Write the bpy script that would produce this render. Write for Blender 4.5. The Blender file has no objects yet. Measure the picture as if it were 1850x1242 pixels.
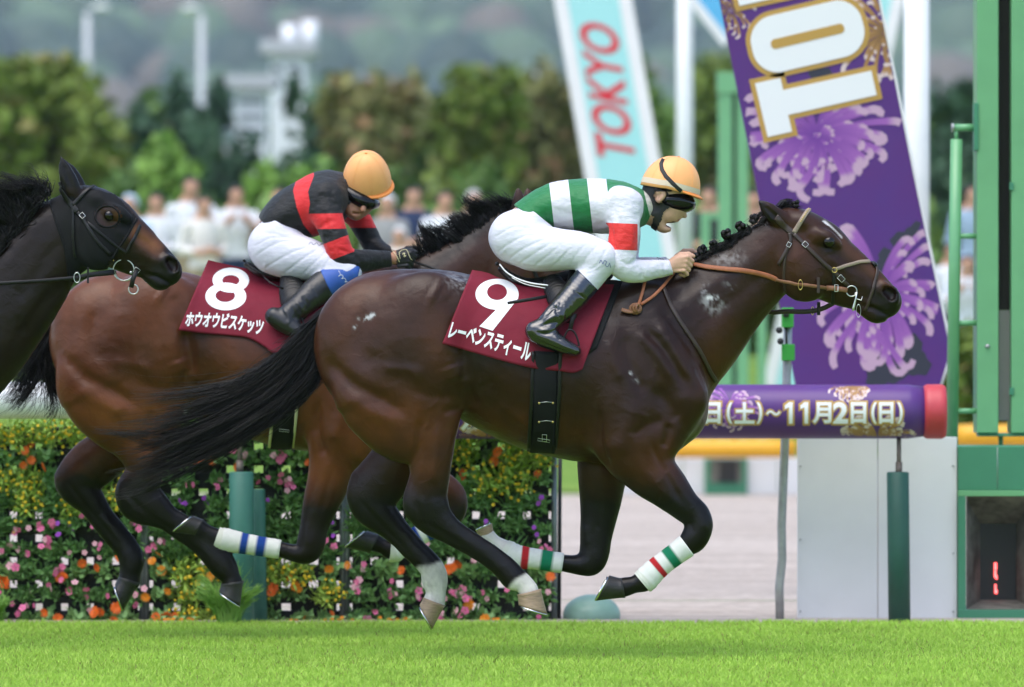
import bpy, math, random
import numpy as np
from mathutils import Vector, Matrix, noise as mnoise
from mathutils.bvhtree import BVHTree

scene = bpy.context.scene
R = math.radians
random.seed(7)
RNG = np.random.default_rng(7)

# ------------------------------------------------------------------ camera
CAM_H, CAM_D, FPX = 1.30, 25.0, 11000.0       # eye height, metres to the winner, focal length in photo pixels
CX, HZ = 925.0, 621.0
cam_data = bpy.data.cameras.new('camera')
cam = bpy.data.objects.new('camera', cam_data)
scene.collection.objects.link(cam)
cam.location = (0, -CAM_D, CAM_H)
cam.rotation_euler = (R(90), 0, 0)
cam_data.sensor_width = 36.0
cam_data.lens = FPX / 1850.0 * 36.0
cam_data.clip_start = 0.5
cam_data.clip_end = 15000
cam_data.dof.use_dof = True
cam_data.dof.focus_distance = CAM_D - 0.1
cam_data.dof.aperture_fstop = 2.9
scene.camera = cam
CAM = Vector(cam.location)

# ------------------------------------------------------------------ daylight (thin overcast)
SUN_EL, SUN_AZ = 68.0, -35.0                   # azimuth measured from the camera's back, to its left
world = bpy.data.worlds.new('World')
scene.world = world
world.use_nodes = True
wn = world.node_tree.nodes
sky = wn.new('ShaderNodeTexSky')
sky.sky_type = 'NISHITA'
sky.sun_disc = False
sky.sun_elevation = R(SUN_EL)
sd = Vector((math.sin(R(SUN_AZ)) * math.cos(R(SUN_EL)), -math.cos(R(SUN_AZ)) * math.cos(R(SUN_EL)), math.sin(R(SUN_EL))))
sky.sun_rotation = math.atan2(sd.x, sd.y)
sky.air_density = 1.0
sky.dust_density = 2.0
sky.ozone_density = 1.0
wn['Background'].inputs['Strength'].default_value = 0.15
world.node_tree.links.new(sky.outputs[0], wn['Background'].inputs['Color'])
sun_d = bpy.data.lights.new('sun', 'SUN')
sun_d.energy = 1.2
sun_d.angle = R(60)
sun_d.color = (1.0, 0.98, 0.95)
sun = bpy.data.objects.new('sun', sun_d)
scene.collection.objects.link(sun)
sun.rotation_euler = sd.to_track_quat('Z', 'Y').to_euler()
scene.view_settings.view_transform = 'Standard'
scene.view_settings.look = 'None'
scene.view_settings.gamma = 1.0
scene.view_settings.exposure = 1.05
scene.cycles.max_bounces = 6
scene.cycles.diffuse_bounces = 2
scene.cycles.glossy_bounces = 3
scene.cycles.transmission_bounces = 4
scene.cycles.transparent_max_bounces = 8
scene.cycles.volume_bounces = 0
scene.cycles.use_denoising = True
scene.cycles.adaptive_threshold = 0.02

# ------------------------------------------------------------------ helpers
COL = scene.collection
def P(px, py, y=0.0):
    """photo pixel at depth y (metres behind the winner's mid plane) -> world point"""
    d = CAM_D + y
    return Vector(((px - CX) * d / FPX, y, CAM_H - (py - HZ) * d / FPX))
def SC(y=0.0):
    return (CAM_D + y) / FPX                   # metres per photo pixel at depth y
def to_px(V):
    d = V[:, 1] + CAM_D
    return V[:, 0] * FPX / d + CX, (CAM_H - V[:, 2]) * FPX / d + HZ

def link(name, me, mat=None, parent=None):
    o = bpy.data.objects.new(name, me)
    COL.objects.link(o)
    if mat is not None and me is not None and len(me.materials) == 0:
        for m in (mat if isinstance(mat, (list, tuple)) else [mat]):
            me.materials.append(m)
    if parent is not None:
        o.parent = parent
    return o
def mesh(name, V, Fc, smooth=True):
    me = bpy.data.meshes.new(name)
    V = np.asarray(V, dtype=np.float32)
    if isinstance(Fc, np.ndarray) and Fc.ndim == 2:
        n, k = Fc.shape
        me.vertices.add(len(V)); me.vertices.foreach_set('co', V.ravel())
        me.loops.add(n * k); me.loops.foreach_set('vertex_index', Fc.ravel().astype(np.int32))
        me.polygons.add(n); me.polygons.foreach_set('loop_start', np.arange(0, n * k, k, dtype=np.int32))
        me.update(calc_edges=True)
    else:
        me.from_pydata([tuple(map(float, v)) for v in V], [], [list(f) for f in Fc])
    me.validate()
    if smooth:
        me.polygons.foreach_set('use_smooth', np.ones(len(me.polygons), dtype=bool))
    return me
def paint(me, C):
    a = me.attributes.new('Col', 'FLOAT_COLOR', 'POINT')
    C = np.asarray(C, dtype=np.float32)
    if C.shape[1] == 3:
        C = np.concatenate([C, np.ones((len(C), 1), np.float32)], 1)
    a.data.foreach_set('color', C.ravel())
def tag(o, label=None, cat=None, group=None, kind=None):
    if label: o['label'] = label
    if cat: o['category'] = cat
    if group: o['group'] = group
    if kind: o['kind'] = kind
    return o
def empty(name, loc=(0, 0, 0)):
    o = bpy.data.objects.new(name, None)
    o.empty_display_size = 0.1
    COL.objects.link(o)
    o.location = loc
    return o

# ------------------------------------------------------------------ materials
def mat(name, col=(0.5, 0.5, 0.5), rough=0.6, spec=0.5, metal=0.0, attr=False, var=0.0, vscale=8.0, bump=0.0, bscale=60.0,
        sheen=0.0, coat=0.0, stretch=None, bump2=0.0, b2scale=10.0, rvar=0.0, trans=0.0, col2=None):
    m = bpy.data.materials.new(name)
    m.use_nodes = True
    nt = m.node_tree; N = nt.nodes; L = nt.links
    b = N['Principled BSDF']
    b.inputs['Roughness'].default_value = rough
    b.inputs['Specular IOR Level'].default_value = spec
    b.inputs['Metallic'].default_value = metal
    if sheen:
        b.inputs['Sheen Weight'].default_value = sheen
        b.inputs['Sheen Roughness'].default_value = 0.4
    if coat:
        b.inputs['Coat Weight'].default_value = coat
        b.inputs['Coat Roughness'].default_value = 0.12
    if trans:
        b.inputs['Transmission Weight'].default_value = trans
    tc = N.new('ShaderNodeTexCoord')
    vec = tc.outputs['Object']
    if stretch:
        mp = N.new('ShaderNodeMapping'); mp.inputs['Scale'].default_value = stretch
        L.new(vec, mp.inputs[0]); vec = mp.outputs[0]
    src = None
    if attr:
        a = N.new('ShaderNodeAttribute'); a.attribute_name = 'Col'; src = a.outputs['Color']
    if var or col2 is not None:
        nz = N.new('ShaderNodeTexNoise'); nz.inputs['Scale'].default_value = vscale; nz.inputs['Detail'].default_value = 6
        nz.inputs['Roughness'].default_value = 0.65
        L.new(vec, nz.inputs['Vector'])
        mx = N.new('ShaderNodeMix'); mx.data_type = 'RGBA'
        if col2 is not None:
            rp = N.new('ShaderNodeMapRange'); rp.inputs[1].default_value = 0.35; rp.inputs[2].default_value = 0.65
            L.new(nz.outputs['Fac'], rp.inputs[0]); L.new(rp.outputs[0], mx.inputs['Factor'])
            mx.inputs['A'].default_value = (*col, 1); mx.inputs['B'].default_value = (*col2, 1)
            src = mx.outputs['Result']
        else:
            mx.blend_type = 'MULTIPLY'; mx.inputs['Factor'].default_value = 1.0
            rp = N.new('ShaderNodeMapRange'); rp.inputs[1].default_value = 0.25; rp.inputs[2].default_value = 0.75
            rp.inputs[3].default_value = 1 - var; rp.inputs[4].default_value = 1 + var
            L.new(nz.outputs['Fac'], rp.inputs[0])
            if src is not None: L.new(src, mx.inputs['A'])
            else: mx.inputs['A'].default_value = (*col, 1)
            L.new(rp.outputs[0], mx.inputs['B'])
            src = mx.outputs['Result']
    if src is not None: L.new(src, b.inputs['Base Color'])
    else: b.inputs['Base Color'].default_value = (*col, 1)
    if rvar:
        n3 = N.new('ShaderNodeTexNoise'); n3.inputs['Scale'].default_value = vscale * 1.7; n3.inputs['Detail'].default_value = 5
        L.new(vec, n3.inputs['Vector'])
        rr = N.new('ShaderNodeMapRange'); rr.inputs[1].default_value = 0.3; rr.inputs[2].default_value = 0.7
        rr.inputs[3].default_value = max(0.02, rough - rvar); rr.inputs[4].default_value = rough + rvar
        L.new(n3.outputs['Fac'], rr.inputs[0]); L.new(rr.outputs[0], b.inputs['Roughness'])
    prev = None
    for amt, sc in ((bump2, b2scale), (bump, bscale)):
        if amt:
            nb = N.new('ShaderNodeTexNoise'); nb.inputs['Scale'].default_value = sc; nb.inputs['Detail'].default_value = 4
            L.new(vec, nb.inputs['Vector'])
            bp = N.new('ShaderNodeBump'); bp.inputs['Strength'].default_value = amt; bp.inputs['Distance'].default_value = 0.3 / sc
            L.new(nb.outputs['Fac'], bp.inputs['Height'])
            if prev is not None: L.new(prev, bp.inputs['Normal'])
            prev = bp.outputs['Normal']
    if prev is not None: L.new(prev, b.inputs['Normal'])
    return m

# ------------------------------------------------------------------ implicit surfaces
def catmull(ctrl, sub=5):
    C = np.asarray(ctrl, dtype=np.float64)
    if len(C) < 3: 
        t = np.linspace(0, 1, sub + 1)[:, None]
        return C[0] * (1 - t) + C[-1] * t
    Q = np.vstack([2 * C[0] - C[1], C, 2 * C[-1] - C[-2]])
    out = []
    for i in range(1, len(Q) - 2):
        p0, p1, p2, p3 = Q[i - 1], Q[i], Q[i + 1], Q[i + 2]
        for j in range(sub):
            t = j / sub
            out.append(0.5 * (2 * p1 + (p2 - p0) * t + (2 * p0 - 5 * p1 + 4 * p2 - p3) * t * t + (3 * p1 - p0 - 3 * p2 + p3) * t ** 3))
    out.append(C[-1])
    return np.array(out)

class Chain:
    """a limb: spheres swept along a curve; x, y, z, in-plane radius r, lateral radius ry"""
    def __init__(self, ctrl, sub=5):
        self.p = catmull(ctrl, sub)
        self.p[:, 3:] = np.maximum(self.p[:, 3:], 0.002)
    def at(self, V, grow=0.0):
        best = np.full(len(V), 9.0)
        for a, b in zip(self.p[:-1], self.p[1:]):
            best = np.minimum(best, seg_eval(V[:, 0], V[:, 1], V[:, 2], a, b))
        return best - grow
def seg_eval(X, Y, Z, a, b):
    dx, dz = b[0] - a[0], b[2] - a[2]
    l2 = dx * dx + dz * dz + 1e-9
    t = np.clip(((X - a[0]) * dx + (Z - a[2]) * dz) / l2, 0, 1)
    r = a[3] + (b[3] - a[3]) * t
    s = r / (a[4] + (b[4] - a[4]) * t)
    q = (X - a[0] - dx * t) ** 2 + (Z - a[2] - dz * t) ** 2 + ((Y - a[1] - (b[1] - a[1]) * t) * s) ** 2
    return np.sqrt(q) - r

class SDF:
    def __init__(self, h, lo, hi):
        self.h = h
        self.lo = np.array(lo, float)
        self.n = np.ceil((np.array(hi) - self.lo) / h).astype(int) + 1
        self.f = np.full(self.n, 0.3, dtype=np.float32)
        self.ax = [(self.lo[i] + np.arange(self.n[i]) * h).astype(np.float32) for i in range(3)]
    def box(self, lo, hi):
        i0 = np.clip(np.floor((np.array(lo) - self.lo) / self.h).astype(int), 0, self.n - 1)
        i1 = np.clip(np.ceil((np.array(hi) - self.lo) / self.h).astype(int) + 1, 1, self.n)
        return i0, np.maximum(i1, i0 + 1)
    def blend(self, sl, g, k, op):
        f = self.f[sl]
        if op == 'cut':
            a, b = -f, g
        else:
            a, b = f, g
        hh = np.maximum(k - np.abs(a - b), 0) / max(k, 1e-6)
        m = np.minimum(a, b) - hh * hh * k * 0.25
        self.f[sl] = -m if op == 'cut' else m
    def chain(self, c, k=0.02, op='add', grow=0.0):
        p = c.p
        mg = max(k, 3 * self.h) + max(grow, 0)
        rr = np.maximum(p[:, 3], p[:, 4])[:, None]
        i0, i1 = self.box((p[:, :3] - rr).min(0) - mg, (p[:, :3] + rr).max(0) + mg)
        g = np.full(i1 - i0, 0.3, dtype=np.float32)
        for a, b in zip(p[:-1], p[1:]):
            rx = max(a[3], b[3]); ry = max(a[4], b[4]); e = np.array([rx, ry, rx]) + mg
            j0, j1 = self.box(np.minimum(a[:3], b[:3]) - e, np.maximum(a[:3], b[:3]) + e)
            j0 = np.maximum(j0, i0); j1 = np.minimum(j1, i1)
            X = self.ax[0][j0[0]:j1[0]][:, None]; Z = self.ax[2][j0[2]:j1[2]][None, :]; Y = self.ax[1][j0[1]:j1[1]]
            dx, dz = np.float32(b[0] - a[0]), np.float32(b[2] - a[2])
            t = np.clip(((X - a[0]) * dx + (Z - a[2]) * dz) / (dx * dx + dz * dz + 1e-9), 0, 1)
            r = a[3] + (b[3] - a[3]) * t
            s = r / (a[4] + (b[4] - a[4]) * t)
            q = (X - a[0] - dx * t) ** 2 + (Z - a[2] - dz * t) ** 2
            yc = a[1] + (b[1] - a[1]) * t
            d = np.sqrt(q[:, None, :] + ((Y[None, :, None] - yc[:, None, :]) * s[:, None, :]) ** 2) - r[:, None, :]
            w = tuple(slice(j0[i] - i0[i], j1[i] - i0[i]) for i in range(3))
            g[w] = np.minimum(g[w], d.astype(np.float32))
        if grow: g -= np.float32(grow)
        self.blend(tuple(slice(i0[i], i1[i]) for i in range(3)), g, k, op)
    def cone(self, a, b, ra, rb, k=0.006, op='add'):
        a = np.array(a, float); b = np.array(b, float)
        mg = max(k, 3 * self.h) + max(ra, rb)
        i0, i1 = self.box(np.minimum(a, b) - mg, np.maximum(a, b) + mg)
        X = self.ax[0][i0[0]:i1[0]][:, None, None]; Y = self.ax[1][i0[1]:i1[1]][None, :, None]; Z = self.ax[2][i0[2]:i1[2]][None, None, :]
        d = b - a
        t = np.clip(((X - a[0]) * d[0] + (Y - a[1]) * d[1] + (Z - a[2]) * d[2]) / (d @ d + 1e-9), 0, 1)
        g = np.sqrt((X - a[0] - d[0] * t) ** 2 + (Y - a[1] - d[1] * t) ** 2 + (Z - a[2] - d[2] * t) ** 2) - (ra + (rb - ra) * t)
        self.blend(tuple(slice(i0[i], i1[i]) for i in range(3)), g.astype(np.float32), k, op)
    def plane(self, point, normal, k=0.004):
        """keep the side the normal points away from"""
        n = np.array(normal, float); n /= np.linalg.norm(n)
        g = (self.ax[0][:, None, None] - point[0]) * n[0] + (self.ax[1][None, :, None] - point[1]) * n[1] + (self.ax[2][None, None, :] - point[2]) * n[2]
        self.blend((slice(None),) * 3, (-g).astype(np.float32), k, 'cut')
    def surface(self, smooth=2):
        f = self.f; n = self.n
        s = f < 0
        c = np.zeros(n - 1, np.uint8)
        for i in (0, 1):
            for j in (0, 1):
                for l in (0, 1):
                    c += s[i:n[0] - 1 + i, j:n[1] - 1 + j, l:n[2] - 1 + l]
        act = np.argwhere((c > 0) & (c < 8))
        idx = np.full(n - 1, -1, np.int32)
        idx[act[:, 0], act[:, 1], act[:, 2]] = np.arange(len(act))
        acc = np.zeros((len(act), 3)); cnt = np.zeros(len(act))
        corners = [(i, j, l) for i in (0, 1) for j in (0, 1) for l in (0, 1)]
        val = {o: f[act[:, 0] + o[0], act[:, 1] + o[1], act[:, 2] + o[2]] for o in corners}
        for o in corners:
            for ax in range(3):
                if o[ax] == 0:
                    q = list(o); q[ax] = 1; q = tuple(q)
                    a, b = val[o], val[q]
                    m = (a < 0) != (b < 0)
                    t = np.where(m, a / np.where(m, a - b, 1), 0)
                    pt = np.tile(np.array(o, float), (len(act), 1)); pt[:, ax] += t
                    acc[m] += pt[m]; cnt[m] += 1
        V = (act + acc / np.maximum(cnt, 1)[:, None]) * self.h + self.lo
        quads = []
        for ax in range(3):
            u, v = [(1, 2), (2, 0), (0, 1)][ax]
            sl0 = [slice(None)] * 3; sl1 = [slice(None)] * 3
            sl0[ax] = slice(0, n[ax] - 1); sl1[ax] = slice(1, n[ax])
            ch = np.argwhere(s[tuple(sl0)] != s[tuple(sl1)])
            ok = (ch[:, u] > 0) & (ch[:, v] > 0) & (ch[:, u] < n[u] - 1) & (ch[:, v] < n[v] - 1)
            ch = ch[ok]
            def cell(du, dv):
                e = ch.copy(); e[:, u] -= du; e[:, v] -= dv
                return idx[e[:, 0], e[:, 1], e[:, 2]]
            Q = np.stack([cell(1, 1), cell(0, 1), cell(0, 0), cell(1, 0)], 1)
            inside = s[ch[:, 0], ch[:, 1], ch[:, 2]]
            Q[~inside] = Q[~inside][:, ::-1]
            quads.append(Q)
        Q = np.concatenate(quads)
        E = np.concatenate([Q[:, [0, 1]], Q[:, [1, 2]], Q[:, [2, 3]], Q[:, [3, 0]]])
        E = np.concatenate([E, E[:, ::-1]])
        deg = np.maximum(np.bincount(E[:, 0], minlength=len(V)), 1)
        for it in range(smooth):
            for lam in (0.5, -0.52):
                avg = np.stack([np.bincount(E[:, 0], V[E[:, 1], d], minlength=len(V)) for d in range(3)], 1) / deg[:, None]
                V = V + lam * (avg - V)
        return V, Q
def normals(V, Q):
    n = np.cross(V[Q[:, 2]] - V[Q[:, 0]], V[Q[:, 3]] - V[Q[:, 1]])
    N = np.zeros_like(V)
    for k in range(4):
        for d in range(3):
            N[:, d] += np.bincount(Q[:, k], n[:, d], minlength=len(V))
    return N / np.maximum(np.linalg.norm(N, axis=1), 1e-9)[:, None]
def dist_poly(x, y, pts):
    """distance in pixels from points to a polyline, and the parameter along it"""
    best = np.full(len(x), 1e9); par = np.zeros(len(x)); n = len(pts) - 1
    for i, (a, b) in enumerate(zip(pts[:-1], pts[1:])):
        dx, dy = b[0] - a[0], b[1] - a[1]
        t = np.clip(((x - a[0]) * dx + (y - a[1]) * dy) / (dx * dx + dy * dy + 1e-9), 0, 1)
        d = np.hypot(x - a[0] - dx * t, y - a[1] - dy * t)
        m = d < best
        best = np.where(m, d, best); par = np.where(m, (i + t) / n, par)
    return best, par
def stroke(V, N, pts, width, amp, side=-1, taper=True):
    """raise (+) or sink (-) the near side of a body along a line drawn in photo pixels"""
    px, py = to_px(V)
    P2 = catmull(pts, 4) if len(pts) > 2 else np.array(pts, float)
    lo = P2.min(0) - width * 3; hi = P2.max(0) + width * 3
    m = np.where((px > lo[0]) & (px < hi[0]) & (py > lo[1]) & (py < hi[1]))[0]
    d, t = dist_poly(px[m], py[m], P2)
    g = np.exp(-(d / width) ** 2)
    if taper: g *= np.clip(np.minimum(t, 1 - t) * 5 + 0.25, 0, 1)
    if side: g *= np.clip(side * N[m, 1] * 1.5, 0, 1)
    V[m] += N[m] * (g * amp * 0.001)[:, None]
def fbm(V, scale, seed=0.0, octv=3):
    """cheap smooth value noise on arrays"""
    out = np.zeros(len(V)); a = 1.0; tot = 0
    q = V * scale + seed * 17.13
    for o in range(octv):
        i = np.floor(q).astype(np.int64); f = q - i; f = f * f * (3 - 2 * f)
        acc = 0
        for dx in (0, 1):
            for dy in (0, 1):
                for dz in (0, 1):
                    hsh = (i[:, 0] + dx) * 374761393 + (i[:, 1] + dy) * 668265263 + (i[:, 2] + dz) * 2147483647
                    hsh = (hsh ^ (hsh >> 13)) * 1274126177
                    hsh = ((hsh ^ (hsh >> 16)) & 0xFFFF) / 65535.0
                    acc = acc + hsh * (f[:, 0] if dx else 1 - f[:, 0]) * (f[:, 1] if dy else 1 - f[:, 1]) * (f[:, 2] if dz else 1 - f[:, 2])
        out += a * acc; tot += a; a *= 0.5; q = q * 2.03 + 5.7
    return out / tot

def px_chain(rows, ratio=None, y=0.0, sub=5):
    """rows: (px, py, r_px, y, ry_metres)"""
    out = []
    for r in rows:
        yy = r[3] + y
        p = P(r[0], r[1], yy); s = SC(yy)
        out.append((p.x, p.y, p.z, r[2] * s, r[4]))
    return Chain(out, sub)
def pairs(rows, y, ry, Y0=0.0, sub=5, mapf=None):
    """rows of two opposite outline points; y and ry given per row or once"""
    out = []
    for i, (a, b) in enumerate(rows):
        if mapf: a = mapf(a); b = mapf(b)
        yy = (y[i] if isinstance(y, (list, tuple)) else y)
        r = 0.5 * math.hypot(a[0] - b[0], a[1] - b[1])
        w = (ry[i] if isinstance(ry, (list, tuple)) else ry)
        out.append(((a[0] + b[0]) / 2, (a[1] + b[1]) / 2, r, yy, w))
    return px_chain(out, y=Y0, sub=sub)
def bvh_of(V, Q):
    return BVHTree.FromPolygons([tuple(v) for v in V], Q.tolist())
def ray(bvh, px, py, default_y=0.0, lift=0.0):
    """where the line of sight through a photo pixel meets a body"""
    d = (P(px, py, 0) - CAM).normalized()
    hit = bvh.ray_cast(CAM, d)
    if hit[0] is None: return None, None
    return hit[0] + hit[1] * lift, hit[1]

# ------------------------------------------------------------------ general mesh builders
def tube_mesh(name, pts, radii, seg=8, cap=True, flat=None):
    """round tube through 3-D points; radii per point (number or pair of in-frame radii)"""
    pts = [Vector(p) for p in pts]
    n = len(pts); V = []; Fc = []
    t0 = (pts[1] - pts[0]).normalized()
    up = Vector((0, 1, 0)) if abs(t0.y) < 0.9 else Vector((0, 0, 1))
    for i in range(n):
        t = (pts[min(i + 1, n - 1)] - pts[max(i - 1, 0)]).normalized()
        u = (up - t * up.dot(t)).normalized(); v = t.cross(u); up = u
        r = radii[i] if isinstance(radii, (list, tuple, np.ndarray)) else radii
        ra, rb = (r if isinstance(r, (tuple, list)) else (r, r))
        for k in range(seg):
            a = 2 * math.pi * k / seg
            V.append(pts[i] + u * (ra * math.cos(a)) + v * (rb * math.sin(a)))
    for i in range(n - 1):
        for k in range(seg):
            k2 = (k + 1) % seg
            Fc.append((i * seg + k, i * seg + k2, (i + 1) * seg + k2, (i + 1) * seg + k))
    if cap:
        Fc.append(tuple(range(seg))[::-1]); Fc.append(tuple((n - 1) * seg + k for k in range(seg)))
    return mesh(name, V, Fc)
def box_mesh(name, lo, hi, bev=0.0):
    import bmesh
    bm = bmesh.new()
    bmesh.ops.create_cube(bm, size=1)
    lo = Vector(lo); hi = Vector(hi)
    for v in bm.verts:
        v.co = Vector(((v.co.x + .5) * (hi.x - lo.x) + lo.x, (v.co.y + .5) * (hi.y - lo.y) + lo.y, (v.co.z + .5) * (hi.z - lo.z) + lo.z))
    if bev:
        bmesh.ops.bevel(bm, geom=bm.edges[:], offset=bev, segments=2, affect='EDGES', profile=0.6)
    me = bpy.data.meshes.new(name); bm.to_mesh(me); bm.free()
    return me
def prism_mesh(name, poly, y0, y1, bev=0.0):
    """polygon given as (x, z) extruded from y0 to y1"""
    import bmesh
    bm = bmesh.new()
    f = bm.faces.new([bm.verts.new((p[0], y0, p[1])) for p in poly])
    ex = bmesh.ops.extrude_face_region(bm, geom=[f])
    for g in ex['geom']:
        if isinstance(g, bmesh.types.BMVert): g.co.y = y1
    bmesh.ops.recalc_face_normals(bm, faces=bm.faces[:])
    if bev:
        bmesh.ops.bevel(bm, geom=bm.edges[:], offset=bev, segments=2, affect='EDGES', profile=0.6)
    me = bpy.data.meshes.new(name); bm.to_mesh(me); bm.free()
    return me
def ellipsoid_mesh(name, c, rad, rot=None, seg=20, rings=12):
    V = []; Fc = []
    M = rot or Matrix.Identity(3)
    for i in range(rings + 1):
        th = math.pi * i / rings
        for k in range(seg):
            ph = 2 * math.pi * k / seg
            V.append(Vector(c) + M @ Vector((rad[0] * math.sin(th) * math.cos(ph), rad[1] * math.sin(th) * math.sin(ph), rad[2] * math.cos(th))))
    for i in range(rings):
        for k in range(seg):
            k2 = (k + 1) % seg
            Fc.append((i * seg + k, (i + 1) * seg + k, (i + 1) * seg + k2, i * seg + k2))
    return mesh(name, V, Fc)
def strap_mesh(name, pts, nrm, width, thick=0.004):
    """flat strap lying on a surface: centre points, surface normals"""
    pts = [Vector(p) for p in pts]; V = []; Fc = []; n = len(pts)
    for i in range(n):
        t = (pts[min(i + 1, n - 1)] - pts[max(i - 1, 0)]).normalized()
        nn = Vector(nrm[i]); nn = (nn - t * nn.dot(t)).normalized()
        s = t.cross(nn)
        w = (width[i] if isinstance(width, (list, tuple)) else width) / 2
        for (a, b) in ((-1, 0), (-0.75, 1), (0.75, 1), (1, 0), (0.75, -1), (-0.75, -1)):
            V.append(pts[i] + s * (a * w) + nn * (b * thick / 2))
    for i in range(n - 1):
        for k in range(6):
            k2 = (k + 1) % 6
            Fc.append((i * 6 + k, i * 6 + k2, (i + 1) * 6 + k2, (i + 1) * 6 + k))
    Fc.append((5, 4, 3, 2, 1, 0)); Fc.append(tuple((n - 1) * 6 + k for k in range(6)))
    return mesh(name, V, Fc)
def strands(name, roots, paths, n, r0, r1, jit, frizz=0.0, seed=1, lenvar=0.3, segs=9):
    """hair: each strand follows a blend of guide paths (lists of 3-D points) with its own offset"""
    g = np.random.default_rng(seed)
    G = np.stack([catmull(np.array([tuple(p) for p in pth]), 6) for pth in paths])     # guides x samples x 3
    S = G.shape[1]; V = []; Fc = []; base = 0
    ts = np.linspace(0, 1, segs + 1)
    allv = []
    nc = max(8, n // 45)
    cl_u = g.random(nc); cl_o = g.normal(0, 1, (nc, 3)); cl_e = g.normal(0, 1, (nc, 3)); cl_l = g.random(nc); cl_p = g.random(nc) * 6.28
    for i in range(n):
        ci = int(g.integers(nc)); loose = g.random() < .22
        u = (g.random() if loose else min(max(cl_u[ci] + g.normal(0, .02), 0), .999)) * (len(paths) - 1); a = int(min(u, len(paths) - 2)); w = u - a
        gd = G[a] * (1 - w) + G[a + 1] * w
        L = 1 - lenvar * (.6 * cl_l[ci] + .4 * g.random() ** 1.5)
        tt = ts * L * (S - 1)
        k = np.minimum(tt.astype(int), S - 2); fr = (tt - k)[:, None]
        q = gd[k] * (1 - fr) + gd[k + 1] * fr
        off = (g.normal(0, 1, 3) if loose else cl_o[ci] * .8 + g.normal(0, .35, 3)) * jit[0]; off2 = (g.normal(0, 1, 3) if loose else cl_e[ci] * .9 + g.normal(0, .22, 3)) * jit[1]
        ph = cl_p[ci] + g.normal(0, .3); fq = 1.5 + 2 * cl_l[ci] + .4 * g.random(); am = frizz * (cl_o[ci] * .8 + g.normal(0, .4, 3))
        q = q + off[None] + off2[None] * (ts ** 1.6)[:, None] + am[None] * (np.sin(ts * fq * 3 + ph) * ts)[:, None]
        t = np.gradient(q, axis=0); t /= np.maximum(np.linalg.norm(t, axis=1), 1e-9)[:, None]
        ref = g.normal(0, 1, 3)
        s = np.cross(t, ref); s /= np.maximum(np.linalg.norm(s, axis=1), 1e-9)[:, None]
        b = np.cross(t, s)
        rr = ((r0 + (r1 - r0) * ts ** 1.3) * (0.6 + 0.8 * g.random()))[:, None]
        ring = np.stack([q + s * rr, q + (-0.5 * s + 0.87 * b) * rr, q + (-0.5 * s - 0.87 * b) * rr], 1)
        allv.append(ring.reshape(-1, 3))
    V = np.concatenate(allv)
    one = []
    for j in range(segs):
        for k in range(3):
            k2 = (k + 1) % 3
            one.append((j * 3 + k, j * 3 + k2, (j + 1) * 3 + k2, (j + 1) * 3 + k))
    one = np.array(one); per = (segs + 1) * 3
    Fc = (one[None] + (np.arange(n) * per)[:, None, None]).reshape(-1, 4)
    return mesh(name, V, Fc)
def text_mesh(name, body, size=1.0, bold=0.0, align='CENTER', space=1.0):
    cu = bpy.data.curves.new(name, 'FONT')
    cu.body = body; cu.size = size; cu.align_x = align; cu.space_character = space
    cu.offset = bold; cu.resolution_u = 4
    o = bpy.data.objects.new(name, cu); COL.objects.link(o)
    dg = bpy.context.evaluated_depsgraph_get()
    dg.update()
    me = bpy.data.meshes.new_from_object(o.evaluated_get(dg))
    COL.objects.unlink(o); bpy.data.objects.remove(o); 
    return me
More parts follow.
